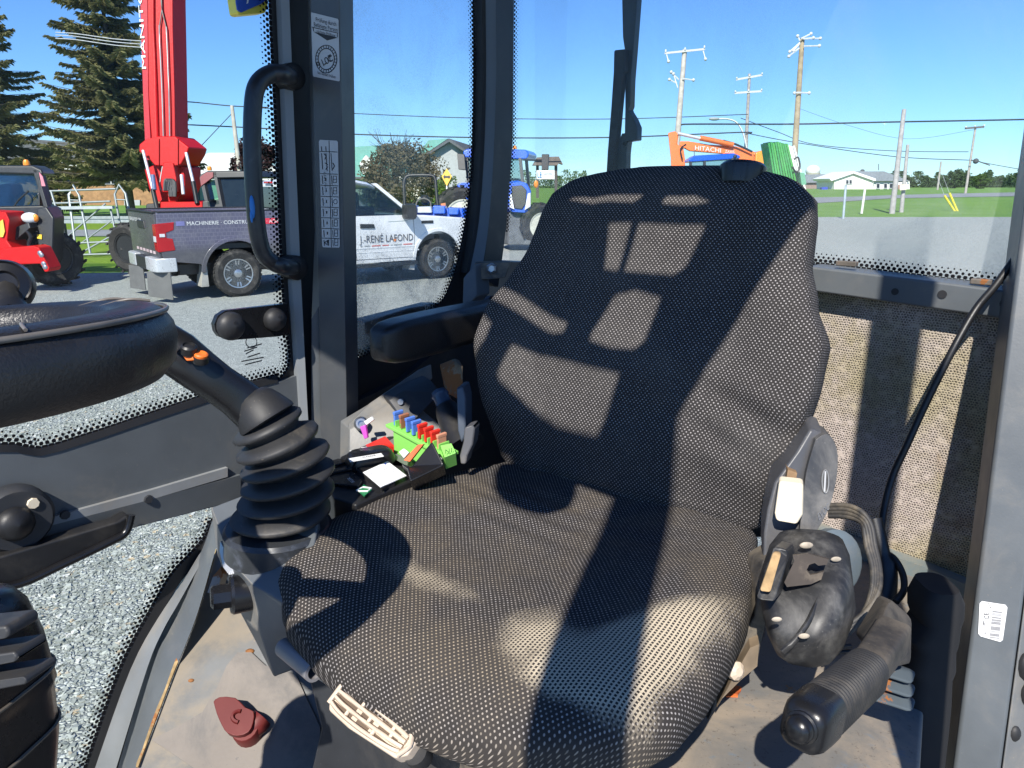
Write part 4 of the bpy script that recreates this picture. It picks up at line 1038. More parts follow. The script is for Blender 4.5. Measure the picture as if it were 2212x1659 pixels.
# steering wheel, edge on
swc = V((-.436,.505,1.726)); swn = V((-.06,.06,1)).normalized(); sx_, sy_, _ = frame(swn, V((1,0,0)))
sw = thing('steering_wheel', 'thick black grained steering wheel seen edge on with spinner knob', 'steering wheel', swc)
RS = .178; loops = []
ridge = []
NS = 96
for k in range(NS+1):
    a = 2*pi*k/NS; rad = sx_*cos(a)+sy_*sin(a); c = swc + rad*(RS-.026)
    prof = [(0.026,0),(0.0245,0.012),(0.019,0.0215),(0.012,0.0258),(0.006,0.0279),(-0.008,0.0284),(-0.02,0.0249),(-0.025,0.0112),(-0.025,-0.0138),(-0.018,-0.0258),(-0.004,-0.031),(0.012,-0.0292),(0.022,-0.0181)]
    loops.append([c + rad*r + swn*hh for r,hh in prof])
MB().loft(loops, cap=False).build('rim', LEATHER, sw, smooth=80, fix=True)
gr = MB(); 
gr.tube([swc+(sx_*cos(a)+sy_*sin(a))*(RS-.0055)+swn*.0228 for a in [2*pi*k/NS for k in range(NS+1)]], .0022, 5)
gr.build('rim_piping', M('scuffed_edge', (.11,.10,.09), .35, var=.3, vs=20), sw, smooth=80)
gr = MB()
for a in (-.80,-.52,.75,1.0,2.2,2.5,3.6,3.9,-1.6):
    rad = sx_*cos(a)+sy_*sin(a); tg = sy_*cos(a)-sx_*sin(a)
    gr.tube(smooth_path([swc+rad*(RS-.010)+swn*.0265, swc+rad*(RS-.026)+tg*.006+swn*.0292, swc+rad*(RS-.045)+tg*.020+swn*.0245],4), .0013, 5)
gr.build_each('finger_ridge', M('scuffed_edge2', (.15,.13,.11), .35), sw, smooth=80)
sp_ = MB()
for a in (pi*.5+.3, pi*1.17+.3, pi*1.83+.3):
    rad = sx_*cos(a)+sy_*sin(a); tg = sy_*cos(a)-sx_*sin(a)
    sp_.obox(swc+rad*.035-tg*.016-swn*.03, rad*.12, tg*.032, swn*.016)
sp_.build_each('spoke', BLACK, sw, bevel=.006)
MB().lathe(swc-swn*.055, swn, [(.03,-.02),(.042,.0),(.046,.025),(.040,.042),(0,.046)], 28).build('hub', LEATHER, sw, smooth=50)
kc = P(6,612,.72); kax = (EYE-kc).normalized()+V((-.1,0,.2)); kax.normalize()
MB().lathe(kc-kax*.02, kax, [(.012,-.012),(.026,-.006),(.0275,.006),(.024,.016),(.022,.014),(.014,.016),(.012,.013),(0,.013)], 28).build('spinner_knob', BLACKG, sw, smooth=35)
MB().tube([kc-kax*.02, P(20,655,.72), P(25,690,.71)], [.012,.013,.022], 10).build('spinner_stem', BLACK, sw, smooth=60)
# steering column with its ribbed cover, lower left
scol = thing('steering_column', 'black ribbed steering column cover at the lower left edge', 'steering column', P(-140,1900,.62))
cc = P(-128,1512,.60); ca = V((-.10,.16,1)).normalized(); sxx, syy, _ = frame(ca, V((1,0,0)))
loops = []
for hgt, r in ((.085,.030),(.083,.042),(.076,.054),(.062,.062),(.03,.0685),(.0,.0705),(-.012,.0715),(-.018,.069),(-.06,.067),(-.1,.060),(-.16,.052),(-.5,.048)):
    loops.append(rr(cc+ca*hgt, sxx, syy, r*2, r*2.3, r*.85, 6))
MB().loft(loops).build('cover', BLACKG, scol, smooth=50, fix=True)
for (xa,ya,xb,yb,h_) in ((-80,1362,20,1352,28),(-80,1424,38,1408,22),(-80,1482,58,1462,18)):
    d_ = .545
    MB().prism([P(xa,ya,d_), P(xb-8,yb,d_), P(xb,yb+h_*.5,d_), P(xb-4,yb+h_,d_), P(xa,ya+h_+6,d_)], V((.004,.03,-.004))).build('rib', M('worn_rib_%d'%ya,(.030,.030,.031),.5,var=.3,dust=(.16,.14,.11),da=.35,ds=20), scol, bevel=.003, fix=True)
mb = MB()
for hgt, rs_ in ((.0,.0715),(-.05,.0685)):
    lp = rr(cc+ca*hgt, sxx, syy, rs_*2, rs_*2.3, rs_*.85, 8); mb.tube(lp+[lp[0]], .0016, 5)
mb.build('seam_line', M('scuffed_edge3', (.12,.10,.075), .5), scol)

# ---- switch console behind
sc_ = thing('switch_console', 'black switch console with white label between seat and door', 'switch panel', G(790,1010,1.36))
ZC = 1.375
def cg(pts, z=ZC): return [G(x,y,z) for x,y in pts]
MB().prism(cg([(690,1000),(752,985),(850,935),(905,960),(955,1012),(850,1054),(768,1090),(720,1075)], ZC-.004), V((0,0,-.16))).build('console_body', BLACK, sc_, bevel=.004, fix=True)
MB().prism(cg([(692,1000),(733,988),(784,1038),(775,1050),(705,1042)],ZC+.002), V((0,0,-.012))).build('tray', BLACKG, sc_, bevel=.003, fix=True)
tr_ = MB()
for (a,b) in (((700,1012),(745,1000)),((706,1024),(760,1014))): tr_.tube([G(*a,ZC+.004),G(*b,ZC+.004)], .002, 5)
tr_.build_each('tray_ridge', BLACK, sc_)
MB().prism(cg([(735,986),(790,960),(855,1040),(822,1052)],ZC+.004), V((0,0,-.02))).build('switch_strip', BLACK, sc_, bevel=.003, fix=True)
sg = [(747,990),(762,986),(835,1048),(826,1054)]
MB().prism(cg(sg,ZC+.006), V((0,0,-.003))).build('strip_groove', BLACKG, sc_)
text('AUX', 'lettering', WHITE, sc_, G(767,1043,ZC+.004), G(757,1033,ZC)-G(768,1043,ZC), G(760,1048,ZC)-G(768,1043,ZC), .008, None, .002) 
ic = MB()
for (x,y) in ((758,977),(765,982),(783,970),(788,974),(797,972)):
    ic.obox(G(x,y,ZC+.0062), V((.010,.004,0)), V((-.004,.007,0)), V((0,0,.0006)))
ic.build_each('white_icon', WHITE, sc_)
MB().prism(cg([(764,983),(769,980),(773,986),(767,990)],ZC+.0066), V((0,0,-.0006))).build('blue_icon', BLUEP, sc_)
loops = [rr(G(800,1000,ZC)+V((0,0,hz)), V((.86,.5,0)), V((-.5,.86,0)), w, w*.55, w*.2, 5) for hz,w in ((-.005,.088),(.010,.086),(.020,.078),(.024,.066))]
MB().loft(loops).build('rocker_switch', BLACKG, sc_, smooth=50, fix=True)
wl = G(800,989,ZC+.0255)
MB().obox(wl-V((.030,.020,0)), V((.052,.026,0)), V((-.007,.015,0)), V((0,0,.0008))).build('white_label', WHITE, sc_)
text('CODE', 'handwriting', INK, sc_, wl+V((-.012,-.004,.0008)), V((.052,.026,0)), V((-.007,.015,0)), .006, None, .0006)
pc = thing('paper_card', 'white paper card with dotted print lying on the switch console', 'paper', G(830,1022,ZC+.006))
cardp = [(784,1020),(837,996),(878,1027),(822,1052)]
MB().prism(cg(cardp,ZC+.0065), V((0,0,-.0012))).build('card', PAPER, pc)
ca_, cb_, cd__ = G(*cardp[0],ZC+.0068), G(*cardp[1],ZC+.0068), G(*cardp[3],ZC+.0068)
mb = MB()
for i in range(11):
    for j in range(9):
        if random.random() < .12: continue
        p = ca_ + (cb_-ca_)*(.08+.078*i) + (cd__-ca_)*(.14+.088*j)
        mb.obox(p, (cb_-ca_)*.03, (cd__-ca_)*.03, V((0,0,.0003)))
mb.build('printed_dots', M('grey_print', (.42,.44,.48), .7), pc)
MB().obox(ca_+(cb_-ca_)*.82+(cd__-ca_)*.05, (cb_-ca_)*.06, (cd__-ca_)*.07, V((0,0,.0004))).build('blue_mark', BLUESIGN, pc)
gs = thing('green_sticker', 'small green square safety sticker beside the seat edge', 'sticker', G(788,1057,ZC+.002))
gp = [(772,1058),(785,1046),(803,1057),(787,1071)]
MB().prism(cg(gp,ZC+.003), V((0,0,-.002))).build('label', GREENS, gs)
gc = G(787,1058,ZC+.0036)
MB().tube([gc+V((-.012,-.002,0)),gc+V((-.004,.010,0)),gc+V((.010,.006,0)),gc+V((.006,-.006,0)),gc+V((-.006,-.006,0)),gc+V((-.012,-.002,0))], .0016, 5).build('white_symbol', WHITE, gs)
MB().prism(cg([(752,996),(765,988),(930,905),(948,920),(905,950),(880,1005),(800,958)],ZC+.0), V((0,0,-.05))).build('console_deck', GREY2, sc_, bevel=.003, fix=True)
rf = thing('red_film', 'torn bright red label on the console deck', 'label', G(825,965,ZC))
MB().prism(cg([(790,961),(832,942),(851,962),(851,974),(836,980),(824,978),(818,982)],ZC+.005), V((0,0,-.003))).build('label', REDP, rf, fix=True)
mb = MB().prism([G(820,968,ZC+.006),G(830,958,ZC+.018),G(850,963,ZC+.022),G(850,975,ZC+.008),G(832,979,ZC+.006)], V((0,0,-.002))); mb.build('lifted_flap', REDP, rf, fix=True)
# green fuse carrier with blade fuses
fz = thing('fuse_carrier', 'bright green fuse carrier holding a row of coloured fuses', 'fuse box', P(920,945,1.27))
q0, q1 = P(856,918,1.33), P(980,985,1.24); fd = (q1-q0); fdn = fd.normalized(); fs2 = fdn.cross(UP).normalized()
if fs2.dot(EYE-q0) < 0: fs2 = -fs2
MB().obox(q0-fs2*.012-fdn*.004, fdn*(fd.length+.004), fs2*.034, UP*.006).build('rail', GREENP, fz, bevel=.001)
MB().obox(q0+fdn*.012+fs2*.006-UP*.052, fdn*(fd.length*.62), fs2*.012, UP*.051).build('front_panel', GREENP, fz, bevel=.0015)
mb = MB()
for i in range(9): mb.obox(q0+fdn*(.016+.0145*i)-fs2*.008+UP*.006, fdn*.002, fs2*.024, UP*.012)
mb.build_each('divider', GREENP, fz)
fcols = [BLUEP, BROWNP, BLUEP, BLUEP, REDP, REDP, REDP, M('salmon_plastic',(.55,.25,.15),.35)]
for i,m_ in enumerate(fcols):
    p = q0+fdn*(.012+.0165*i)-fs2*.004+UP*.008
    mb = MB(); mb.obox(p, fdn*.0045, fs2*.020, UP*.020); mb.obox(p-fs2*.001+UP*.020-fdn*.0005, fdn*.0055, fs2*.022, UP*.006)
    mb.build('fuse', m_, fz, bevel=.0012)
mb = MB().prism([P(951,962,1.225),P(975,957,1.225),P(985,978,1.21),P(960,988,1.205)], V((.0,.02,-.03))); mb.build('end_block', GREENP, fz, bevel=.001, fix=True)
text('N1', 'print', INK, fz, P(962,980,1.203), V((.9,.3,.15)), UP, .008, None, .001)
rl = thing('relay_box', 'black relay box with an orange stripe leaning on the fuse carrier', 'relay', P(905,990,1.22))
MB().prism([P(866,1001,1.20),P(889,1007,1.19),P(933,952,1.19),P(960,1004,1.17),P(886,1040,1.15),P(880,1012,1.18)], V((.0,.03,-.03))).build('case', BLACKG, rl, bevel=.003, fix=True)
MB().prism([P(872,994,1.195),P(885,997,1.19),P(914,960,1.19),P(902,961,1.195)], V((.002,.01,-.003))).build('orange_stripe', M('orange_film',(.72,.14,.05),.45), rl, fix=True)
MB().prism([P(861,976,1.235),P(872,968,1.235),P(884,977,1.225),P(872,990,1.22)], V((.0,.02,-.01))).build('white_plug', WHITE, rl, bevel=.002, fix=True)
# ignition key with tag
ky = thing('ignition_key', 'ignition key with white bow and hanging magenta tag', 'key', P(782,915,1.38))
kd = (EYE-P(780,915,1.39)).normalized()
MB().lathe(P(780,915,1.405), kd, [(.014,-.01),(.014,.008),(.010,.014),(.006,.014),(.006,.010),(0,.010)], 16).build('lock_barrel', STEEL, ky, smooth=40)
MB().prism([P(785,911,1.37),P(802,900,1.36),P(807,907,1.36),P(791,919,1.37)], V((.002,.006,-.001))).build('key_bow', WHITE, ky, bevel=.0015, fix=True)
MB().prism([P(777,922,1.365),P(789,918,1.365),P(794,946,1.365),P(787,949,1.365)], V((.002,.005,0))).build('key_tag', MAGENTA, ky, bevel=.001, fix=True)
# gaiter knob and grey belt stalk behind the fuse carrier
gk = thing('blue_grey_lever', 'translucent blue grey capped lever with dark gaiter behind the fuses', 'lever', P(965,900,1.38))
ga, gb = P(948,848,1.40), P(985,925,1.36); gd = (gb-ga)
MB().lathe(ga, gd, [(.0,.0),(.016,.0),(.018,.008),(.016,.012),(.017,.030),(.020,.036)], 18).build('cap', M('blue_grey_cap', (.06,.085,.13), .2, var=.1), gk, smooth=40)
MB().lathe(ga, gd, [(.020,.034),(.024,.045),(.028,.075),(.034,.095),(.040,.13)], 20).build('gaiter', BLACK, gk, smooth=50)
MB().prism([P(x,y,1.30) for x,y in ((985,838),(1000,834),(1006,860),(1006,940),(996,960),(988,930))], V((.01,.04,0))).build('side_shield', M('blue_grey_sheet',(.06,.075,.10),.4), gk, bevel=.004, fix=True)
bst = thing('belt_stalk', 'grey plastic belt stalk between the console and the backrest', 'belt stalk', P(1010,970,1.24))
MB().prism([P(x,y,1.235) for x,y in ((1002,925),(1020,918),(1026,925),(1022,960),(1010,985),(1006,1004),(994,1004),(992,985),(1000,955))], V((.008,.03,0))).build('stalk', M('grey_plastic',(.09,.09,.095),.45,dust=DUST,da=.4), bst, bevel=.004, fix=True)

# ---- parking brake lever
hb = thing('parking_brake', 'black parking brake lever with ribbed grip and push button', 'brake lever', P(1900,1420,.84))
g0, g1 = P(1748,1560,.655), P(1872,1452,.775); gd = (g1-g0).normalized(); gs_ = gd.cross(UP).normalized(); gu = gs_.cross(gd).normalized(); Lg = (g1-g0).length
loops = []
for s,w,h in ((-.020,.026,.030),(-.016,.038,.042),(-.006,.043,.047),(.012,.044,.049),(.028,.044,.049)):
    loops.append(rr(g0+gd*s, gs_, gu, w, h, min(w,h)*.34, 5))
MB().loft(loops).build('end_cap', BLACKG, hb, smooth=50, fix=True)
MB().lathe(g0-gd*.020+gu*.002, -gd, [(.0155,-.004),(.0145,.001),(.0125,.002),(.0125,.006),(.010,.011),(.004,.0135),(0,.0135)], 20).build('push_button', BLACKG, hb, smooth=50)
loops = []; nrb = 22
for i in range(nrb*4+1):
    s = .028+(Lg-.028)*i/(nrb*4); k = 1.0 if (i%4) in (1,2) else .955
    loops.append(rr(g0+gd*s, gs_, gu, .044*k, .050*k, .018, 5))
MB().loft(loops).build('ribbed_grip', RUBBER, hb, smooth=35, fix=True)
fing = MB()
for i in range(4): fing.ball(g0+gd*(.035+.028*i)-gu*.024, .012, 10, 6, (1,1,.8))
fing.build_each('finger_bump', RUBBER, hb, smooth=70)
h1 = P(1928,1372,.835); hd = (h1-g1).normalized(); loops = []
hs_ = hd.cross(UP).normalized(); hu = hs_.cross(hd).normalized()
for s,w,h in ((-.01,.036,.036),(.02,.034,.036),((h1-g1).length,.036,.042)):
    loops.append(rr(g1+hd*s, hs_, hu, w, h, .006, 3))
DL = M('dusty_lever', (.028,.026,.025), .7, var=.35, dust=(.15,.125,.095), da=.65, ds=12, dr=(.35,.65), bump=.2, bs=120)
MB().loft(loops).build('shaft', DL, hb, smooth=40, fix=True)
bo_ = [P(1862,1388,.81),P(1920,1290,.89),P(1972,1335,.90),P(1970,1438,.85),P(1912,1452,.80),P(1895,1415,.79)]
MB().prism(bo_, V((.02,.06,-.03))).build('boot', DL, hb, bevel=.008, fix=True)
# bellows ribs / floor folds under the brake lever
fr_ = MB()
for i,(y0,y1) in enumerate(((1425,1470),(1455,1502),(1485,1532))):
    fr_.band([P(1890,y0,.9),P(1940,y0+12,.89),P(1985,y0+26,.88)],[P(1880,y0+28,.885),P(1932,y0+44,.875),P(1975,y0+58,.865)], V((0,.06,-.03)))
fr_.build_each('gaiter_fold', M('rust_flecked_gaiter', (.055,.072,.085), .8, var=.3, rust=(18,.56), dust=(.14,.11,.07), da=.3), hb, bevel=.006, fix=True)
dk = thing('shade_block', 'black block standing in for the deep shade behind the brake lever', 'gaiter', P(2010,1400,.98))
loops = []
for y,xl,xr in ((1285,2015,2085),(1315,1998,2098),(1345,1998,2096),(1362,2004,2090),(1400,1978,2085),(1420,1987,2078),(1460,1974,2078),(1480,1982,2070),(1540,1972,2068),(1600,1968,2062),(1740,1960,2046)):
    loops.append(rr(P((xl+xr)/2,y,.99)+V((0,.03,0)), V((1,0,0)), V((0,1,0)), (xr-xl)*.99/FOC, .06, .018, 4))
MB().loft(loops).build('gaiter', M('shade_block_black',(.010,.010,.011),.8,var=.2), dk, smooth=40, fix=True)  # matt black body in place of the full shade in this corner
# cables
cbl = thing('cable_bundle', 'coiled black cable hanging by the carpeted back wall', 'cable', P(1900,1300,1.1))
MB().tube(smooth_path([P(2240,495,1.09),P(2200,548,1.10),P(2150,617,1.11),P(2108,668,1.12),P(2060,752,1.12),P(2000,872,1.14),P(1960,960,1.15),P(1928,1030,1.16),P(1908,1110,1.15),P(1900,1200,1.12)],6), [.0058]*22+[.0054]*33, 10).build('cable', BLACK, cbl, smooth=60)
MB().tube(smooth_path([P(1902,1190,1.12),P(1930,1205,1.10),P(1950,1240,1.08),P(1952,1275,1.06),P(1935,1300,1.05)],5), .005, 8).build('cable', BLACK, cbl, smooth=60)
for i in range(4):
    o = i*5
    MB().tube(smooth_path([P(1790,1092+o*1.5,1.14),P(1830,1092+o*1.6,1.12),P(1862,1106+o*1.5,1.10),P(1882-o,1135+o,1.09),P(1890-o*1.2,1180,1.08),P(1900-o,1230,1.06),P(1898-o*1.2,1275+o,1.04),P(1872-o,1320+o*1.3,1.03),P(1830-o*.5,1350+o*1.8,1.03),P(1790,1362+o*2.2,1.03)],5), .0042, 7).build('cable_loop', RUBBERD, cbl, smooth=60)
MB().tube(smooth_path([P(1888,1120,1.12),P(1902,1180,1.11),P(1912,1240,1.10),P(1905,1300,1.08),P(1880,1345,1.06)],5), [.012]*8+[.018]*9+[.014]*4, 10).build('cable_sheath', BLACK, cbl, smooth=60)
mb = MB()
for (y,d) in ((1393,1.02),(1405,1.02)):
    mb.tube([P(1790,y+12,d),P(1815,y+4,d),P(1838,y+2,d)], .0035, 6)
mb.build_each('cable_end', RUBBERD, cbl, smooth=60)
MB().lathe(P(1800,1215,1.08), V((.3,-.9,.3)), [(.05,-.01),(.05,.004),(.044,.008)], 24).build('blue_grey_cover', M('blue_grey_cover', (.12,.15,.17), .5, dust=DUST, da=.5), cbl, smooth=40)
# rear wiper outside the back glass
wp = thing('rear_wiper', 'black wiper arm and blade on the outside of the back glass', 'wiper', PL(1350,250,REAR,.05))
def wq(pts, o=.07): return [PL(x,y,REAR,o) for x,y in pts]
MB().prism(wq([(1342,-60),(1377,-60),(1376,0),(1368,108),(1363,171),(1361,230),(1357,241),(1350,241),(1350,170),(1349,108),(1345,80)]), NR*.02).build('arm', M('wiper_black',(.012,.016,.022),.35), wp, bevel=.002)
MB().prism(wq([(1350,236),(1358,236),(1360,242),(1370,258),(1377,275),(1376,303),(1356,306),(1353,330),(1352,372),(1318,372),(1330,330),(1336,306),(1343,288),(1349,288)]), NR*.02).build('arm_mount', M('wiper_black2',(.020,.026,.032),.4), wp, bevel=.002)
MB().prism(wq([(1358,250),(1366,264),(1369,278),(1368,287),(1357,287)],.066), NR*.03).build('mount_opening', M('sky_blue_gap',(.25,.42,.6),.6), wp) if False else None
MB().prism(wq([(1326,112),(1328,108),(1349,106),(1349,155),(1345,156),(1338,230),(1331,305),(1326,340),(1324,400),(1308,400),(1312,330),(1320,230),(1325,156)],.055), NR*.018).build('blade', SEAL, wp, bevel=.002)
# hanging blue and yellow sign beyond the door glass
hs2 = thing('hanging_sign', 'blue and yellow sign corner hanging at the top of the door', 'sign', PL(545,10,DOOR,.10))
MB().prism(pd([(505,-60),(582,-60),(580,14),(574,28),(520,33),(513,28),(508,-5)],.06), ND*.03).build('yellow_body', YELLOW, hs2, bevel=.004)
MB().prism(pd([(508,-60),(580,-60),(578,-2),(566,8),(522,27),(513,22),(510,4)],.055), ND*.004).build('blue_face', BLUESIGN, hs2, bevel=.002)
text('AC', 'lettering', WHITE, hs2, PL(531,9,DOOR,.0545), PL(560,-6,DOOR,.0545)-PL(531,8,DOOR,.0545), UP, .030, None, .002)
# ================================================================== outside: ground
def grass_mat(name, a, b, c):
    q = NT(name); oc = q.obj()
    n1 = q.noise(oc, .25, 6, .6); n2 = q.noise(oc, 9, 5, .7); n3 = q.noise(oc, 1.3, 5, .6)
    col = q.mix(q.ramp(n1, .35, .65), a, b); col = q.mix(q.m('MULTIPLY', q.ramp(n2, .4, .7), .5), col, c); col = q.mix(q.m('MULTIPLY', q.ramp(n3, .55, .75), .35), col, (.16,.17,.05))
    q.set(col, .9, 0, Specular_IOR_Level=.15); q.bump(n2, .8, .06); return q.mat
GRASS = grass_mat('mown_grass', (.15,.25,.022), (.20,.30,.035), (.09,.16,.015))
FIELD = grass_mat('field_grass', (.13,.25,.05), (.17,.29,.065), (.09,.18,.04))
def gravel_mat():
    q = NT('crushed_gravel'); oc = q.obj()
    vo = q.n('TexVoronoi'); vo.inputs['Scale'].default_value = 52; q.l(oc, vo.inputs['Vector'])
    ve = q.n('TexVoronoi', feature='DISTANCE_TO_EDGE'); ve.inputs['Scale'].default_value = 52; q.l(oc, ve.inputs['Vector'])
    s = q.n('SeparateColor'); q.l(vo.outputs['Color'], s.inputs[0])
    c = q.mix(s.outputs[0], (.35,.375,.345), (.60,.635,.59)); c = q.mix(q.ramp(ve.outputs[0], 0, .14), (.20,.22,.215), c)
    big = q.noise(oc, .5, 6, .65); c = q.mix(q.m('MULTIPLY', q.ramp(big, .45, .75), .35), c, (.42,.42,.40))
    mid = q.noise(oc, 6, 4, .7); c = q.mix(1.0, c, q.mix(mid, (.72,.72,.72), (1.15,1.15,1.15)), 'MULTIPLY')
    q.set(c, .9, 0, Specular_IOR_Level=.2)
    q.bump(q.m('MINIMUM', ve.outputs[0], .25), .9, .03); return q.mat
GRAVEL = gravel_mat()
ASPH = M('grey_asphalt', (.22,.23,.235), .9, var=.12, vs=.6, bump=.1, bs=30)
def sheet_obj(name, pts, z, mat, kind='structure'):
    mb = MB(); t = mgeo.tessellate_polygon([[V((p[0],p[1],0)) for p in pts]])
    mb.add([V((p[0],p[1],z)) for p in pts], [tuple(f) for f in t])
    o = mb.build(name, mat, None, fix=True)
    if o.data.polygons[0].normal.z < 0: o.data.flip_normals()
    return tag(o, kind=kind)
ys = [-60,-20,0,20,40]+[46+3.5*i for i in range(21)]+[130,160,200,260,340,450,600,900]
xs = [-400,-200,-100,-50,-20,0,20,50,100,200,400,700]
vs = [V((x*(1+max(0,y)/600),y,tz(y)-.004)) for y in ys for x in xs]; n = len(xs)
fs = [(j*n+i, j*n+i+1, (j+1)*n+i+1, (j+1)*n+i) for j in range(len(ys)-1) for i in range(n-1)]
tag(MB().add(vs, fs).build('grass_ground', FIELD), kind='structure')
gA, gB = G(0,596), G(290,588)
sheet_obj('gravel_yard', [(-40,-40),(60,-40),(60,44.2),(2.5,44),(-1,28),(-3.5,20),(gB.x+1.2,gB.y+.8),(gB.x,gB.y),(gA.x,gA.y),(-40,gA.y-1.5)], .004, GRAVEL)
lawn = [(-45,13),(gA.x,gA.y-.3),(gB.x,gB.y),(-3.5,20),(-3,27.2),(-45,27.2)]
sheet_obj('lawn', lawn, .001, GRASS)
sheet_obj('lawn_far', [(-90,31.6),(-3,31.6),(0,46),(-20,75),(-120,75)], .0, GRASS)
# side road beyond the lawn
sheet_obj('side_road', [(-90,27.4),(-3,27.4),(-3,31.4),(-90,31.4)], .006, ASPH)
# road on the right, draped on the rising land
near = [(1300,448),(1500,446),(1761,439.5),(1850,434),(1924,429),(2060,426.5),(2212,424),(2600,419)]
far = [(1300,431),(1500,429.5),(1761,427),(1850,425),(1924,422),(2060,418.5),(2212,415.6),(2600,411)]
mb = MB(); A = []; B = []
for (a,b) in ((near,A),(far,B)):
    for i in range(len(a)-1):
        for k in range(4):
            t = k/4; b.append(GT(a[i][0]+(a[i+1][0]-a[i][0])*t, a[i][1]+(a[i+1][1]-a[i][1])*t)+V((0,0,.03)))
mb.add(A+B, [(i,i+1,len(A)+i+1,len(A)+i) for i in range(len(A)-1)])
tag(mb.build('road', ASPH, None, fix=True), kind='structure')
# loose stones close to the cab
def stones():
    rnd = random.Random(3); vs = []; fs = []
    def add(x, y, s):
        b = len(vs); c = rnd.uniform(0,pi); cs_, sn_ = cos(c), sin(c); ex = rnd.uniform(.75,1.25)
        for k in range(8):
            px = (1 if k & 1 else -1)*s*ex*rnd.uniform(.4,.95); py = (1 if k & 2 else -1)*s*rnd.uniform(.4,.95)/ex; pz = (s*1.1 if k & 4 else 0)*rnd.uniform(.45,.95)
            tl = rnd.uniform(-.15,.15)*s if k & 4 else 0
            vs.append((x+px*cs_-py*sn_, y+px*sn_+py*cs_, .002+pz+tl))
        for f in ((0,2,3,1),(4,5,7,6),(0,1,5,4),(2,6,7,3),(0,4,6,2),(1,3,7,5)): fs.append(tuple(b+i for i in f))
    n = 0
    while n < 36000:
        # uniform over the wedge of ground seen through the panes
        y = 1.6 + 5.2*rnd.random()**.75; x = -y*rnd.uniform(.33,.98)-.15
        add(x, y, rnd.uniform(.0045,.0115)*(1+.5*(rnd.random() < .06))); n += 1
    me = bpy.data.meshes.new('loose_stones'); me.from_pydata(vs, [], fs)
    q = NT('stone'); oc = q.obj(); vo = q.n('TexVoronoi'); vo.inputs['Scale'].default_value = 38; q.l(oc, vo.inputs['Vector'])
    s = q.n('SeparateColor'); q.l(vo.outputs['Color'], s.inputs[0])
    c = q.mix(s.outputs[0], (.19,.21,.188), (.43,.455,.415)); c = q.mix(q.ramp(s.outputs[1], .93, .96), c, (.58,.58,.54)); c = q.mix(q.ramp(s.outputs[2], .95, .97), c, (.46,.38,.26))
    q.set(c, .85, 0); me.materials.append(q.mat)
    o = link('loose_stones', me); tag(o, 'pale grey crushed stones covering the yard just outside the door', 'gravel', kind='stuff')
stones()

# ================================================================== plants
def leaf_mat(name, a, b, tr=.25):
    q = NT(name); oc = q.obj()
    n = q.noise(oc, 1.6, 4, .6); n2 = q.noise(oc, 14, 2)
    c = q.mix(q.ramp(n, .3, .7), a, b); c = q.mix(q.m('MULTIPLY', n2, .5), c, tuple(x*.5 for x in a))
    q.set(c, .8, 0, Specular_IOR_Level=.2)
    if tr:
        q.b.inputs['Subsurface Weight'].default_value = 0
        td = q.n('BsdfTranslucent'); q.l(c, td.inputs[0]); mx = q.n('MixShader'); mx.inputs[0].default_value = tr
        q.l(q.b.outputs[0], mx.inputs[1]); q.l(td.outputs[0], mx.inputs[2]); q.l(mx.outputs[0], q.out.inputs[0])
    return q.mat
BARK = M('bark', (.10,.085,.07), .9, var=.3, vs=8, bump=.4, bs=20)
NEED = leaf_mat('spruce_needles', (.17,.17,.070), (.38,.36,.16), .35)
def spruce(name_label, base, h, rmax, seed, lean=0, group='tall spruces at the left', z0=2.4):
    rnd = random.Random(seed); t = thing('spruce_tree', name_label, 'tree', base, 0, group)
    tp = [base+V((lean*k/8*h*.03, 0, h*k/8)) for k in range(9)]
    MB().tube(tp, [.26*(1-k/8.6) for k in range(9)], 8).build('trunk', BARK, t, smooth=60)
    br = MB(); vs = []; fs = []
    z = z0
    while z < h*.985:
        u = z/h; R = rmax*((1-u)**.85)*(1.0 if u > .12 else .75)+.12
        nb = rnd.randint(8,10)
        a0 = rnd.uniform(0,2*pi)
        for k in range(nb):
            a = a0+2*pi*k/nb+rnd.uniform(-.3,.3); L = R*rnd.uniform(.45,1.15)
            d = V((cos(a), sin(a), 0)); zz = z+rnd.uniform(-.35,.35); droop = (-.22-.30*(1-u))*rnd.uniform(.4,1.5) if u < .75 else .25
            pts = []
            for i in range(6):
                s = i/5; pts.append(base+d*(L*s)+V((0,0,zz+droop*L*s*(1-.45*s)+.18*L*s*s)))
            br.tube([pts[0],pts[2],pts[5]], [.035,.022,.006], 4)
            side = V((-d.y,d.x,0))
            m = int(10+L*19)
            for i in range(m):
                s = (i+rnd.random())/m; s = .12+.88*s
                j = min(4,int(s*5)); p = pts[j].lerp(pts[j+1], s*5-j)
                tl = (.30+.55*(1-s)*min(1,L*.45))*rnd.uniform(.6,1.2)
                for sg in (-1,1):
                    dirv = (side*sg*rnd.uniform(.55,1)+d*rnd.uniform(.35,.9)+V((0,0,rnd.uniform(-.55,.12)))).normalized()
                    e = p+dirv*tl; w = dirv.cross(V((rnd.uniform(-.6,.6),rnd.uniform(-.6,.6),1))).normalized()*rnd.uniform(.035,.07)
                    b = len(vs); mid = p.lerp(e,.45)
                    vs.extend([p, mid+w, e, mid-w]); fs.append((b,b+1,b+2,b+3))
                    w2 = w.cross(dirv).normalized()*w.length*1.1; b = len(vs)
                    vs.extend([p, mid+w2, e+V((0,0,-.06)), mid-w2]); fs.append((b,b+1,b+2,b+3))
        z += rnd.uniform(.30,.44)*(1 if u < .8 else .7)
    br.build('limbs', BARK, t)
    MB().add(vs, fs).build('crown', NEED, t)
    return t
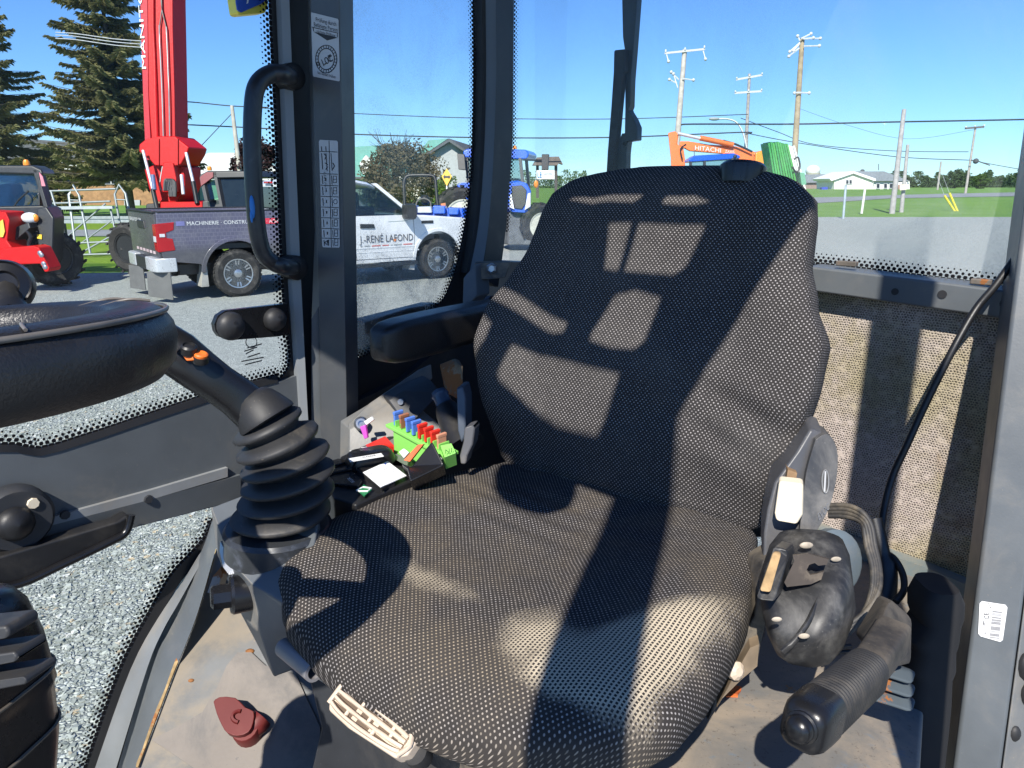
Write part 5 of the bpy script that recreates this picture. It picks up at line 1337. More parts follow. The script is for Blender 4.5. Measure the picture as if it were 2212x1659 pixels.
def leafy(name, label, base, h, w, seed, mat, leaf=.12, n=5000, clumps=26, trunk=.25, group=None, cat='tree', bare=0, low=.0, thin=1.0):
    rnd = random.Random(seed); t = thing(name, label, cat, base, 0, group)
    tr = MB(); th = h*max(.12,trunk)
    tr.tube([base, base+V((.02,0,th*.6)), base+V((0,.0,h*.6))], [h*.028, h*.022, h*.008], 7)
    cs_ = []
    for k in range(clumps):
        u = rnd.random(); a = rnd.uniform(0,2*pi); zz = th*.7+low+(h-th*.7)*u
        ww = w*.5*sqrt(max(.05, 1-(2*((zz-th*.7)/(h-th*.7))-0.9)**2*.95))*thin
        r = ww*sqrt(rnd.uniform(.15,1)); c = base+V((r*cos(a), r*sin(a), min(zz,h-.1*w)))
        cs_.append((c, w*rnd.uniform(.10,.2)))
        if k % 2 == 0: tr.tube([base+V((0,0,th*rnd.uniform(.6,1.4))), (base+V((0,0,zz*.75))).lerp(c,.5), c], [h*.010,h*.006,h*.003], 5)
    for k in range(bare):
        a = rnd.uniform(0,2*pi); c = base+V((w*.35*cos(a)*rnd.random(), w*.3*sin(a), h*rnd.uniform(.98,1.18)))
        tr.tube([base+V((0,0,h*.55)), c.lerp(base+V((0,0,h*.7)),.5)+V((rnd.uniform(-.1,.1),0,0)), c], [h*.008,h*.005,h*.002], 4)
        for j in range(5): tr.tube([c.lerp(base+V((0,0,h*.7)), rnd.uniform(.1,.6)), c+V((rnd.uniform(-.3,.3)*w*.3, 0, rnd.uniform(-.15,.1)*h))], [h*.004,h*.0015], 4)
    tr.build('trunk', BARK, t, smooth=60)
    vs = []; fs = []
    for i in range(n):
        c, r = rnd.choice(cs_); d = V((rnd.gauss(0,1), rnd.gauss(0,1), rnd.gauss(0,.8))); d = d.normalized()*r*rnd.random()**.4
        p = c+d; a = V((rnd.gauss(0,1),rnd.gauss(0,1),rnd.gauss(0,1))).normalized(); b_ = a.cross(V((rnd.gauss(0,1),rnd.gauss(0,1),rnd.gauss(0,1)))).normalized()
        s = leaf*rnd.uniform(.6,1.3); b = len(vs)
        vs.extend([p-a*s, p+b_*s*.55, p+a*s, p-b_*s*.55]); fs.append((b,b+1,b+2,b+3))
    MB().add(vs, fs).build('crown', mat, t)
    return t
def at(x, y, d): p = P(x,y,d); return p
def base_at(x, d):                                       # ground point at column x, distance d
    p = P(x, 400, d); return V((p.x, p.y, tz(p.y)))
spruce('tall dark spruce cut by the left edge, behind the loader cab', base_at(-25,38), 14.5, 5.4, 11, z0=3.1)
spruce('tall spruce directly left of the raised red boom', base_at(275,38), 14.4, 4.9, 23)
spruce('short dark young spruce in front of the shaded brick wall', base_at(118,46), 4.3, 1.5, 31, z0=.6)
LEAFG = leaf_mat('green_leaves', (.05,.10,.02), (.12,.20,.04)); LEAFY = leaf_mat('yellow_green_leaves', (.12,.20,.03), (.19,.28,.05))
PURPLE = leaf_mat('purple_leaves', (.030,.016,.018), (.075,.035,.035), .1); BROWNL = leaf_mat('olive_brown_leaves', (.12,.105,.06), (.22,.19,.12), .2)
leafy('purple_tree', 'round purple leaved tree behind the leaning pole', base_at(548,42), 4.3, 3.4, 5, PURPLE, .12, 7000, 40, .2)
leafy('blossom_tree', 'brownish spreading tree in front of the teal roofed building', base_at(862,38), 3.9, 4.3, 9, BROWNL, .085, 12000, 60, .22, bare=9)
leafy('cedar_shrub', 'bright green pointed shrub behind the yellow sign', base_at(968,36), 2.3, 1.5, 14, LEAFY, .06, 6000, 60, .05, cat='shrub')
leafy('hedge_bush', 'yellow green clipped bush between the pickup and the brown tree', base_at(836,40), 1.2, 2.2, 15, LEAFY, .06, 4500, 50, .05, cat='shrub')
leafy('hedge_bush', 'dark green bush left of the teal building seen through the truck window', base_at(790,46), 1.3, 1.6, 16, LEAFG, .07, 2500, 30, .05, cat='shrub')
# far woods
def woods(name, label, x0, x1, y0, ytop, d, n, seed, mat, vary=.35):
    rnd = random.Random(seed); vs = []; fs = []
    cols = []
    x = x0
    while x < x1:
        wpx = rnd.uniform(14,34); cols.append((x+wpx/2, wpx, ytop+rnd.uniform(-1,1)*(y0-ytop)*vary)); x += wpx*.42
    for i in range(n):
        cx_, w_, yt = rnd.choice(cols); u = rnd.random(); v = rnd.gauss(0,.36)
        hh = (y0-yt); y = y0-hh*u**.8; x = cx_+v*w_*(1.1-.75*u)
        p = P(x, y, d+rnd.uniform(-8,8)); s = d/FOC*rnd.uniform(1.0,2.6)
        a = V((rnd.gauss(0,1),rnd.gauss(0,1),rnd.gauss(0,1))).normalized(); b_ = a.cross(V((rnd.gauss(0,1),rnd.gauss(0,1),rnd.gauss(0,1)))).normalized(); b = len(vs)
        vs.extend([p-a*s, p+b_*s*.7, p+a*s, p-b_*s*.7]); fs.append((b,b+1,b+2,b+3))
    tag(MB().add(vs, fs).build(name, mat), label, 'woods', kind='stuff')
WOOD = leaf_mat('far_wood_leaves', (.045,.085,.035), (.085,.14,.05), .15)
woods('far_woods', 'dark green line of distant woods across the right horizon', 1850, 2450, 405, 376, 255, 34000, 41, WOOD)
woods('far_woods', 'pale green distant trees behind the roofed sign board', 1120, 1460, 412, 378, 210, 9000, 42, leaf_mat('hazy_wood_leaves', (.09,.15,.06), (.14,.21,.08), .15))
leafy('round_tree', 'light green round tree standing alone before the right woods', base_at(2118,170), 3.2, 3.2, 51, LEAFG, .25, 1800, 30, .1)
leafy('round_tree', 'dull green round tree left of the far crossarm pole', base_at(2063,190), 4.6, 4.2, 52, WOOD, .3, 1800, 30, .1)
leafy('round_tree', 'dark round tree cut off by the right edge', base_at(2205,180), 5.0, 5.6, 53, WOOD, .3, 2200, 30, .1)

# ================================================================== buildings
BRICK = M('brown_brick', (.30,.165,.075), .85, var=.2, vs=3)
ROOFD = M('dark_shingles', (.09,.095,.10), .85, var=.15, vs=4); ROOFG = M('grey_shingles', (.20,.22,.25), .85, var=.12, vs=3)
TEAL = M('teal_metal_roof', (.045,.27,.22), .5, var=.06, vs=2); SIDING = M('white_siding', (.70,.70,.64), .7, var=.04); CREAMS = M('cream_siding', (.74,.74,.62), .7, var=.03)
GSID = M('grey_siding', (.34,.36,.36), .7, var=.06); LROOF = M('pale_metal_roof', (.55,.57,.56), .5, var=.05); GREENW = M('green_siding', (.12,.34,.20), .6, var=.06)
WINM = M('window_glass', (.025,.03,.035), .12, var=.1); WINR = M('window_frame_white', (.75,.75,.74), .5, var=.03)
def Pd(pts, d): return [P(x,y,d) for x,y in pts]
def window(par, x0, y0, x1, y1, d, panes=2, hb=0):
    s = d/FOC; f = MB()
    fr_ = MB().prism(Pd([(x0,y0),(x1,y0),(x1,y1),(x0,y1)], d), V((0,.08,0))).build('window', WINR, par, fix=True)
    g = .9; w = (x1-x0)/panes
    for k in range(panes):
        xa, xb = x0+w*k+g, x0+w*(k+1)-g
        MB().prism(Pd([(xa,y0+g),(xb,y0+g),(xb,y1-g),(xa,y1-g)], d-.02), V((0,.05,0))).build('pane', WINM, fr_, fix=True)
D0 = 62
bh = thing('brick_house', 'brown brick house with low dark roof behind the spruces', 'house', base_at(220,D0))
MB().prism(Pd([(20,362),(345,362),(345,444),(20,444)], D0), V((-2,9,0))).build('wall', BRICK, bh, fix=True)
MB().prism(Pd([(-20,350),(60,300),(270,315),(360,360),(360,365),(-20,364)], D0-1), V((-2,11,0))).build('roof', ROOFD, bh, fix=True)
MB().prism(Pd([(78,346),(120,347),(196,361),(196,367),(92,364),(78,362)], D0-1.6), V((0,.5,0))).build('white_soffit', SIDING, bh, fix=True)
window(bh, 207,377,256,398, D0-.12, 3); window(bh, 134,378,153,398, D0-.12, 2)
MB().prism(Pd([(268,444),(302,444),(302,432),(268,432)], D0-.15), V((0,.2,0))).build('pale_foundation', GSID, bh, fix=True)
bn = thing('green_barn', 'green barn with pale roof behind the rotating machine', 'barn', base_at(440,70))
MB().prism(Pd([(395,386),(610,386),(610,436),(395,436)], 70), V((-3,12,0))).build('wall', GREENW, bn, fix=True)
MB().prism(Pd([(380,388),(408,345),(452,330),(520,330),(620,372),(620,390)], 69.4), V((-3,13,0))).build('roof', LROOF, bn, fix=True)
tb_ = thing('teal_roof_building', 'long building with teal metal roof and white walls behind the pickup', 'building', base_at(800,56))
MB().prism(Pd([(640,374),(1000,374),(1000,432),(640,432)], 56), V((1,8,0))).build('wall', SIDING, tb_, fix=True)
q = Pd([(620,382),(640,325),(745,318),(810,314),(850,370),(850,382)], 55.2)
MB().prism(q, V((.5,9,.4))).build('roof', TEAL, tb_, fix=True)
MB().prism(Pd([(620,382),(850,382),(850,386),(620,386)], 55.1), V((0,.3,0))).build('gutter', ROOFD, tb_, fix=True)
for x in (880,905,925,940):
    MB().prism(Pd([(x,390),(x+9,390),(x+9,428),(x,428)], 55.6), V((0,.3,0))).build('door_panel', GSID if x > 900 else SIDING, tb_, fix=True)
MB().prism(Pd([(777,352),(790,335),(800,345),(795,370),(784,378)], 54.5), V((0,1,0))).build('dormer', SIDING, tb_, fix=True)
gb_ = thing('grey_gable_house', 'grey gabled house with teal roof edge behind the blue tractor', 'house', base_at(970,52))
MB().prism(Pd([(905,365),(912,340),(970,303),(1018,338),(1018,430),(940,430),(905,430)], 52), V((1,8,0))).build('wall', GSID, gb_, fix=True)
MB().prism(Pd([(900,350),(900,345),(970,299),(1024,336),(1024,342),(970,306)], 51.4), V((1,9,0))).build('roof_edge', ROOFD, gb_, fix=True)
MB().prism(Pd([(895,344),(925,303),(968,299),(902,343)], 51.5), V((0,8,0))).build('roof', TEAL, gb_, fix=True)
hw = thing('white_house', 'cream bungalow with grey roof beyond the road at the right', 'house', P(1850,412,150))
d = 150
MB().prism(Pd([(1802,412),(1802,388),(1845,375),(1884,388),(1888,410)], d), V((0,9,0))).build('gable_wall', CREAMS, hw, fix=True)
MB().prism(Pd([(1884,390),(1935,390),(1965,392),(1965,412),(1886,412)], d+1.0), V((0,7,0))).build('wall', SIDING, hw, fix=True)
MB().prism(Pd([(1792,386),(1838,370),(1846,370),(1892,386),(1892,390.5),(1888,390.5),(1844,374.5),(1796,391)], d-.6), V((0,9,0))).build('white_eave', WINR, hw, fix=True)
MB().prism(Pd([(1848,370),(1910,370),(1966,391),(1890,391),(1892,386)], d+.2), V((0,7,0))).build('roof', ROOFG, hw, fix=True)
MB().prism(Pd([(1802,412),(1888,411),(1960,411),(1960,415),(1802,415)], d-.1), V((0,.5,0))).build('foundation', ROOFD, hw, fix=True)
window(hw, 1827,388,1841,398, d-.2, 2)
for x in (1893,1909,1921): window(hw, x,396,x+8,407, d+.8, 1)
MB().prism(Pd([(1937,394),(1960,393),(1960,411),(1937,411)], d+.4), V((0,.5,0))).build('porch', WINR, hw, fix=True)
MB().prism(Pd([(1940,400),(1950,398),(1952,414),(1941,414)], d-.4), V((0,.5,0))).build('stair', M('red_stair',(.35,.2,.16),.8), hw, fix=True)
MB().tube(Pd([(1898,368),(1898,354)], d+3), .08, 5).build('antenna', ROOFD, hw); MB().ball(P(1863,369,d+3), .5, 8, 5, (1,.5,.7)).build('satellite_dish', ROOFD, hw)
bb_ = thing('brown_bungalow', 'low brown building with grey roof beside the cream bungalow', 'house', P(1775,412,170))
MB().prism(Pd([(1735,394),(1802,394),(1802,412),(1735,412)], 170), V((0,8,0))).build('wall', M('brown_wall',(.26,.18,.15),.8), bb_, fix=True)
MB().prism(Pd([(1725,395),(1745,377),(1790,376),(1812,394)], 169.4), V((0,9,0))).build('roof', ROOFG, bb_, fix=True)
sl = thing('silo', 'white domed silo beyond the brown building', 'silo', P(1755,400,230))
MB().lathe(P(1756,385,230), UP, [(2.1,-3),(2.1,1.6)], 20).build('silo_wall', M('silo_concrete',(.40,.38,.30),.8), sl, smooth=40)
MB().ball(P(1756,369,230), 2.25, 20, 10, (1,1,.8)).build('dome', WINR, sl, smooth=80)
bin_ = thing('blue_bin', 'small blue bin beside the brown building', 'bin', P(1782,415,140))
MB().prism(Pd([(1775,405),(1788,404),(1788,415),(1776,416)], 140), V((0,1,0))).build('bin_body', M('blue_bin_plastic',(.02,.05,.40),.5), bin_, fix=True)
sg_ = thing('roofed_sign', 'white sign board with blue LE logo under a shingled roof', 'sign', base_at(1190,46))
POST = M('dark_wood', (.09,.08,.07), .8); d = 46
for x in (1161,1201): MB().prism(Pd([(x-3,356),(x+3,356),(x+3,428),(x-3,428)], d), V((0,.15,0))).build('post', POST, sg_, fix=True)
MB().prism(Pd([(1159,368),(1198,367),(1198,387),(1159,387)], d-.05), V((0,.1,0))).build('board', WINR, sg_, fix=True)
MB().prism(Pd([(1150,357),(1160,340),(1207,338),(1216,355),(1208,352),(1204,357)], d-.4), V((0,1.2,0))).build('sign_roof', M('brown_shingle',(.16,.13,.11),.8), sg_, fix=True)
LB = M('light_blue_print',(.03,.28,.65),.5)
text('LE', 'logo', LB, sg_, P(1161,383.5,d-.07), V((1,0,0)), UP, 12*d/FOC, 9*d/FOC, .01)
text('LAFOND', 'lettering', M('grey_blue_print',(.30,.36,.42),.5), sg_, P(1175,377,d-.07), V((1,0,0)), UP, 4*d/FOC, 19*d/FOC, .01)

# ================================================================== poles and wires
WOODP = M('weathered_pole', (.34,.31,.28), .85, var=.2, vs=3); WOODT = M('tan_pole', (.33,.26,.16), .85, var=.2, vs=3); ARM = M('pale_crossarm', (.62,.62,.60), .7, var=.05)
PORC = M('porcelain', (.60,.62,.64), .3)
def pole(label, xb, yb, xt, yt, d, wpx, mat=WOODP, arms=(), extra=None):
    b, t = P(xb,yb,d), P(xt,yt,d); o = thing('utility_pole', label, 'pole', b, 0, 'utility poles')
    MB().tube([b+(b-t)*.05, t], [wpx*.55*d/FOC, wpx*.40*d/FOC], 10).build('shaft', mat, o, smooth=50)
    for (x0,y0,x1,y1,m_) in arms:
        a_, c_ = P(x0,y0,d-.25), P(x1,y1,d-.25); mb = MB(); dr_ = (c_-a_)
        mb.obox(a_, dr_, V((0,.12,0)), UP*.13*d/50); mb.build('crossarm', m_, o)
        mb = MB()
        for k in (0.02,.5,.98): mb.lathe(a_.lerp(c_,k)+UP*.10*d/50, UP, [(.05*d/50,0),(.07*d/50,.10),(.04*d/50,.2),(0,.22)], 7)
        mb.build_each('insulator', PORC, o)
    return o
def insul(o, pts, d):
    mb = MB()
    for (x0,y0,x1,y1) in pts:
        mb.tube(Pd([(x0,y0),(x1,y1)], d-.3), .05, 5); mb.ball(P(x1,y1,d-.3), .12*d/50, 8, 5)
    mb.build_each('insulator', PORC, o, smooth=60)
p1 = pole('weathered pole with white crossarm rising behind the orange excavator arm', 1455,400,1479,108, 52, 13, M('pale_pole',(.46,.43,.38),.85,var=.15,vs=3), [(1436,117,1523,108,ARM)])
insul(p1, [(1440,118,1444,133),(1519,110,1524,128),(1462,180,1446,172),(1466,172,1450,156),(1464,190,1455,160),(1474,170,1498,173)], 52)
p2 = pole('distant pole with two crossarms and a street lamp', 1607,410,1619,160, 84, 8, WOODP, [(1590,174,1647,164,ARM),(1587,203,1646,199,ARM)])
mb = MB(); mb.tube(smooth_path(Pd([(1613,320),(1604,285),(1590,264),(1570,257),(1548,257)],83.5),4), .10, 6); mb.build('lamp_arm', ARM, p2, smooth=60)
MB().ball(P(1543,257,83.5), .55, 10, 6, (1.2,.5,.35)).build('lamp_head', GSID, p2, smooth=60)
p3 = pole('tall tan pole above the green panel stack', 1712,400,1733,83, 46, 13, WOODT)
insul(p3, [(1728,92,1706,112),(1728,94,1714,110),(1727,104,1704,122),(1736,84,1757,82),(1735,84,1772,83),(1736,100,1770,99),(1728,88,1723,78),(1730,84,1752,73),(1724,200,1716,201),(1724,200,1748,201)], 46)
p4 = pole('thick leaning grey pole on the grass near the road', 1927,459,1953,237, 48, 11, M('grey_pole',(.36,.34,.33),.85,var=.15,vs=4))
p5 = pole('shorter leaning grey pole with a small cream notice', 1947,458,1961,313, 50, 8, M('grey_pole2',(.36,.34,.33),.85,var=.15,vs=4))
MB().prism(Pd([(1944,399),(1958,398),(1958,410),(1944,411)], 49.6), V((0,.05,0))).build('notice', CREAM, p5, fix=True)
p6 = pole('slim far pole with a single dark crossarm at the right', 2083,433,2107,277, 92, 5, WOODP, [(2085,279.5,2126,276,M('dark_arm',(.14,.13,.13),.8))])
mb = MB(); mb.tube(Pd([(2098,346),(2112,348),(2138,357)], 91), .07, 5); mb.ball(P(2108,348,91), .35, 8, 5); mb.build('street_lamp', ROOFD, p6)
p7 = pole('thin distant pole before the right woods', 2024,418,2033,349, 130, 4)
p8 = pole('pale leaning pole in front of the purple tree', 521,400,501,229, 40, 10, M('pale_pole2',(.44,.42,.37),.85,var=.12,vs=3))
WIRE = M('wire', (.035,.04,.05), .6)
WIREP = M('pale_wire', (.45,.47,.50), .6)
def wire(label, pts, d, r, group='overhead wires', mat=WIRE):
    w = MB().tube(smooth_path([P(x,y,d_) for (x,y,d_) in [(p[0],p[1],p[2] if len(p) > 2 else d) for p in pts]],6), r, 5).build('overhead_wire', mat, None, smooth=80)
    tag(w, label, 'wire', group)
wire('thick wire from the crossarm pole across the whole right side', [(1472,270),(1500,268),(1720,268),(1900,264),(2212,258),(2500,250)], 50, .055)
wire('lower long wire crossing the view from the spruces to the lamp pole', [(-40,246),(110,256),(330,266),(580,278),(740,289),(1020,297),(1320,297),(1601,286),(1611,290)], 44, .040)
wire('upper thin wire crossing behind the side window', [(560,233),(740,244),(1020,255),(1330,257),(1616,247)], 60, .035)
wire('wire from the boom to the pale leaning pole', [(380,219),(420,221),(501,229),(580,232)], 40, .032)
wire('guy wire running down from the pale leaning pole', [(503,243),(430,320),(400,350)], 40, .022)
wire('thin wire dropping from the lamp pole toward the far pole', [(1600,255),(1680,285),(1760,312),(1930,326),(2092,328)], 88, .045)
wire('second thin wire sloping from the lamp pole to the far pole', [(1600,285),(1720,308),(1930,338),(2094,346)], 90, .05)
wire('far thin wire leaving the far pole to the right', [(2095,346),(2212,367),(2300,378)], 95, .04)
wire('faint wire high between the tan pole and the far pole', [(1720,232),(1830,270),(1960,300),(2105,280)], 95, .02)
for k,(a,b) in enumerate(((77,90),(83,97),(90,104))):
    wire(['topmost','middle','lowest'][k]+' of three pale wires passing in front of the middle spruce', [(120,a-7),(165,a-4),(250,(a+b)/2+1),(330,b)], 34, .022, 'pale wires before the spruce', WIREP)
# posts and yellow guards
def simple_post(label, x0,y0,x1,y1,d,w,mat):
    o = thing('marker_post', label, 'post', P(x0,y0,d), 0, 'posts by the grass'); MB().tube([P(x0,y0,d),P(x1,y1,d)], w*d/FOC, 8).build('shaft', mat, o, smooth=50)
    MB().lathe(P(x1,y1,d), UP, [(w*1.15*d/FOC,-.04),(w*1.15*d/FOC,.02),(0,.03)], 8).build('cap', mat, o); return o
simple_post('blue grey post at the edge of the gravel', 1821,478,1827,401, 41, 2.6, M('blue_grey_steel',(.33,.40,.45),.5))
simple_post('white post on the grass strip', 1861,462,1869,405, 47, 2.6, SIDING)
simple_post('white post beside the cattle frame and the pickup', 296,541,294,483, 24, 2.4, SIDING)
YG = M('yellow_guard',(.75,.62,.03),.5)
for i,(a,b,c,d_,l) in enumerate(((2040,422,2064,459,'left of the two leaning yellow guy wire guards'),(2051,417,2069,458,'right of the two leaning yellow guy wire guards'))):
    o = thing('guy_guard', l, 'guy guard', P(c,d_,52), 0, 'yellow guy wire guards'); MB().tube([P(c,d_,52),P(a,b,52)], .075, 8).build('guard', YG, o, smooth=50); MB().tube([P(a,b,52),P(a-16,b-42,52)], .012, 4).build('guy_wire', WIREP, o)
ys_ = thing('warning_sign', 'yellow diamond sign with a two way arrow before the green shrub', 'road sign', base_at(965,32)); d = 32
MB().prism(Pd([(965,364),(976,381),(965,402),(954,381)], d), V((0,.03,0))).build('sign_plate', M('sign_yellow',(.85,.45,.01),.5), ys_, fix=True)
MB().prism(Pd([(957,382),(961,377),(961,380),(969,380),(969,377),(973,382),(969,387),(969,384),(961,384),(961,387)], d-.02), V((0,.01,0))).build('arrow', INK, ys_, fix=True)
MB().tube(Pd([(965,398),(965,445)], d+.06), .035, 6).build('sign_post', STEEL, ys_)
# guard rail along the side road
gr_ = thing('guard_rail', 'grey guard rail along the road behind the cattle frame', 'guard rail', (-12,26.5,0))
mb = MB(); 
for z0,dz,dy in ((.52,.10,0),(.62,.05,.03),(.67,.10,0)): mb.box((-14,26.5+dy,z0+dz/2), (26,.05,dz))
mb.build_each('rail', M('galvanised',(.42,.44,.45),.5,.4,var=.1), gr_)
for k in range(9):
    MB().box((-25+2.9*k,26.62,.36), (.16,.16,.76)).build('post', POST, gr_)
# ================================================================== vehicles and machines
def paint(name, col, rough=.3, dust=None, **k): return M(name, col, rough, var=.04, dust=dust, da=.35, ds=3, Coat_Weight=.5, Coat_Roughness=.08, **k)
WHITEP = paint('white_vehicle_paint', (.78,.79,.80), .3, (.45,.44,.41)); REDPT = M('red_machine_paint', (.50,.004,.005), .45, var=.05, Specular_IOR_Level=.2); BLUEPT = paint('blue_tractor_paint', (.01,.10,.62), .3)
ORPT = paint('orange_machine_paint', (.82,.19,.035), .4); DKPT = M('dark_machine_paint', (.022,.023,.025), .4, var=.1); CHROME = M('chrome', (.72,.72,.73), .35, .35, var=.03)
TYRE = M('tyre_rubber', (.030,.029,.028), .85, var=.2, dust=(.22,.20,.17), da=.5, ds=6); ALLOY = M('alloy', (.50,.51,.52), .3, .8, var=.06); SILVG = M('galvanised_tube', (.30,.33,.33), .45, .4, var=.08)
VGLASS = M('vehicle_glass', (.015,.022,.024), .06, var=.1, Coat_Weight=.3); LENS = M('lamp_lens', (.70,.71,.72), .15, var=.1); REDL = M('red_lens', (.42,.008,.015), .15, var=.1); AMBER = M('amber_lens', (.9,.28,.02), .3)
def seethrough():
    q = NT('tinted_cab_glass'); q.t.nodes.remove(q.b); tr = q.n('BsdfTransparent'); tr.inputs[0].default_value = (.70,.78,.76,1)
    gl = q.n('BsdfGlossy'); gl.inputs['Roughness'].default_value = .03; lw = q.n('LayerWeight'); lw.inputs[0].default_value = .4; mx = q.n('MixShader')
    q.l(q.m('ADD', q.m('MULTIPLY', lw.outputs['Fresnel'], .35), .04), mx.inputs[0]); q.l(tr.outputs[0], mx.inputs[1]); q.l(gl.outputs[0], mx.inputs[2]); q.l(mx.outputs[0], q.out.inputs[0]); return q.mat
TGLASS = seethrough()
def wrap_mat():                                           # printed hexagon pattern of the bed wrap
    q = NT('printed_bed_wrap'); oc = q.obj(); s = q.n('SeparateXYZ'); q.l(oc, s.inputs[0])
    cx_ = q.n('CombineXYZ'); q.l(s.outputs[0], cx_.inputs[0]); q.l(s.outputs[2], cx_.inputs[1])
    br = q.n('TexBrick'); br.inputs['Scale'].default_value = 9; br.inputs['Mortar Size'].default_value = .035; br.offset = .5
    br.inputs['Brick Width'].default_value = .62; br.inputs['Row Height'].default_value = .55
    br.inputs['Color1'].default_value = (.10,.095,.145,1); br.inputs['Color2'].default_value = (.115,.11,.165,1); br.inputs['Mortar'].default_value = (.17,.165,.22,1); q.l(cx_.outputs[0], br.inputs['Vector'])
    fade = q.ramp(s.outputs[2], .75, 1.0)
    c = q.mix(fade, (.085,.083,.095), br.outputs[0]); d = q.ramp(q.noise(oc, 3, 6, .65), .45, .7); c = q.mix(q.m('MULTIPLY', d, .18), c, (.3,.29,.27))
    q.set(c, .32, 0, Coat_Weight=.4, Coat_Roughness=.1); return q.mat
WRAP = wrap_mat()
def wheel(par, c, r, w, axis, spokes=6, rim=ALLOY, lug=0, rimfrac=.62, name='wheel', local=True, knob=TYRE):
    """tyre with separate rim; axis points outward"""
    ax = V(axis).normalized(); c = V(c)
    prof = [(r*rimfrac*.96,-w*.5),(r*.86,-w*.52),(r*.97,-w*.42),(r,-w*.25),(r,w*.25),(r*.97,w*.42),(r*.86,w*.52),(r*rimfrac*1.02,w*.46),(r*rimfrac*.96,w*.36),(r*rimfrac*.96,-w*.5)]
    mb = MB().lathe(c, ax, prof, 40)
    x, y, _ = frame(ax)
    if lug:
        for k in range(lug):
            a = 2*pi*k/lug
            for sg in (-1,1):
                a2 = a+(pi/lug if sg > 0 else 0); rad = x*cos(a2)+y*sin(a2); tg = y*cos(a2)-x*sin(a2)
                mb.obox(c+rad*(r*.97)+ax*(sg*.02*w), ax*(sg*w*.47)+tg*(r*.16), tg*(r*.09), rad*(r*.075))
    else:
        for k in range(36):
            a = 2*pi*k/36; rad = x*cos(a)+y*sin(a); tg = y*cos(a)-x*sin(a)
            mb.obox(c+rad*(r*.985)+ax*(w*.22), ax*(w*.22), tg*(r*.10), rad*(r*.025)); mb.obox(c+rad*(r*.985)-ax*(w*.1), ax*(w*.2), tg*(r*.10), rad*(r*.02))
    t = mb.build('tyre', knob, par, smooth=30, local=local)
    m2 = MB().lathe(c, ax, [(r*rimfrac*.97,w*.40),(r*rimfrac*.98,w*.46),(r*rimfrac*.90,w*.44),(r*rimfrac*.86,w*.30),(r*rimfrac*.84,w*.05),(0,w*.05)], 32)
    m2.build('rim_well', DKPT if spokes else rim, par, smooth=40, local=local)
    if spokes:
        m3 = MB()
        for k in range(spokes):
            for dl in (-.13,.13):
                a = 2*pi*k/spokes+dl; rad = x*cos(a)+y*sin(a); tg = y*cos(a)-x*sin(a)
                m3.obox(c+rad*(r*.12)-tg*(r*.028)+ax*(w*.28), rad*(r*rimfrac*.80)+ax*(w*.10), tg*(r*.056), ax*(w*.07))
        m3.lathe(c+ax*(w*.28), ax, [(r*.17,0),(r*.17,w*.12),(r*.10,w*.16),(0,w*.16)], 16)
        m3.lathe(c, ax, [(r*rimfrac*.99,w*.40),(r*rimfrac*1.0,w*.47),(r*rimfrac*.92,w*.46),(r*rimfrac*.90,w*.38)], 32)
        m3.build('rim', rim, par, smooth=40, local=local)
# ---- the pickup
w0 = G(517,640); WB = 4.0; rz = radians(90-52.0)
fdir = V((cos(rz), sin(rz), 0)); ldir = V((-fdir.y, fdir.x, 0)); org = w0 + ldir*.90
pk = thing('pickup_truck', 'white pickup truck with grey printed bed wrap and company lettering', 'pickup truck', (org.x, org.y, 0), rz)
LX = dict(local=True)
def arch(cx_, cz, R, a0, a1, n=14): return [(cx_+R*cos(radians(a0+(a1-a0)*k/n)), cz+R*sin(radians(a0+(a1-a0)*k/n))) for k in range(n+1)]
def side_prism(prof, y0, y1, name, mat, bevel=.02, par=pk): 
    return MB().prism([V((x,y0,z)) for x,z in prof], V((0,y1-y0,0))).build(name, mat, par, bevel=bevel, local=True, fix=True)
bed = [(-1.15,.68),(-1.20,1.0),(-1.18,1.43),(.93,1.43),(.93,.52),(.53,.52)]+arch(0,.42,.53,8,172)+[(-.60,.60)]
side_prism(bed, -1.0, -.90, 'bed_side', WRAP, .012); side_prism(bed, .90, 1.0, 'bed_side', WRAP, .012)
def pb(c, s, name, mat, bevel=.01, par=pk): return MB().box(c, s).build(name, mat, par, bevel=bevel, local=True)
pb((-.12,0,.86), (2.1,1.78,.10), 'bed_floor', DKPT); pb((.90,0,1.15), (.05,1.78,.56), 'bed_front', WHITEP)
MB().prism([V((-1.16,y,z)) for y,z in ((-.98,.70),(.98,.70),(.98,1.42),(-.98,1.42))], V((-.05,0,0))).build('tailgate', M('tailgate_wrap',(.070,.068,.080),.3,var=.08,dust=(.25,.24,.22),da=.3,ds=4), pk, bevel=.015, local=True, fix=True)
pb((-1.19,0,1.44), (.09,1.96,.03), 'tailgate_cap', DKPT, .008); pb((-.12,-.955,1.44), (2.08,.10,.025), 'bed_rail', DKPT, .006); pb((-.12,.955,1.44), (2.08,.10,.025), 'bed_rail', DKPT, .006)
pb((-1.215,0,1.22), (.02,.5,.13), 'tailgate_handle', DKPT)
mb = MB()
for k,c_ in enumerate((0,1,2,3,4,5)): mb.box((-1.214,-.72+.24*k,.80), (.004,.16,.045))
mb.build_each('tailgate_print', M('logo_print',(.55,.42,.42),.5), pk, local=True)
text('JRENELAFOND.COM', 'lettering', WHITE, pk, V((-1.213,.86,1.26)), V((0,-1,0)), UP, .06, .9, .004, local=True)
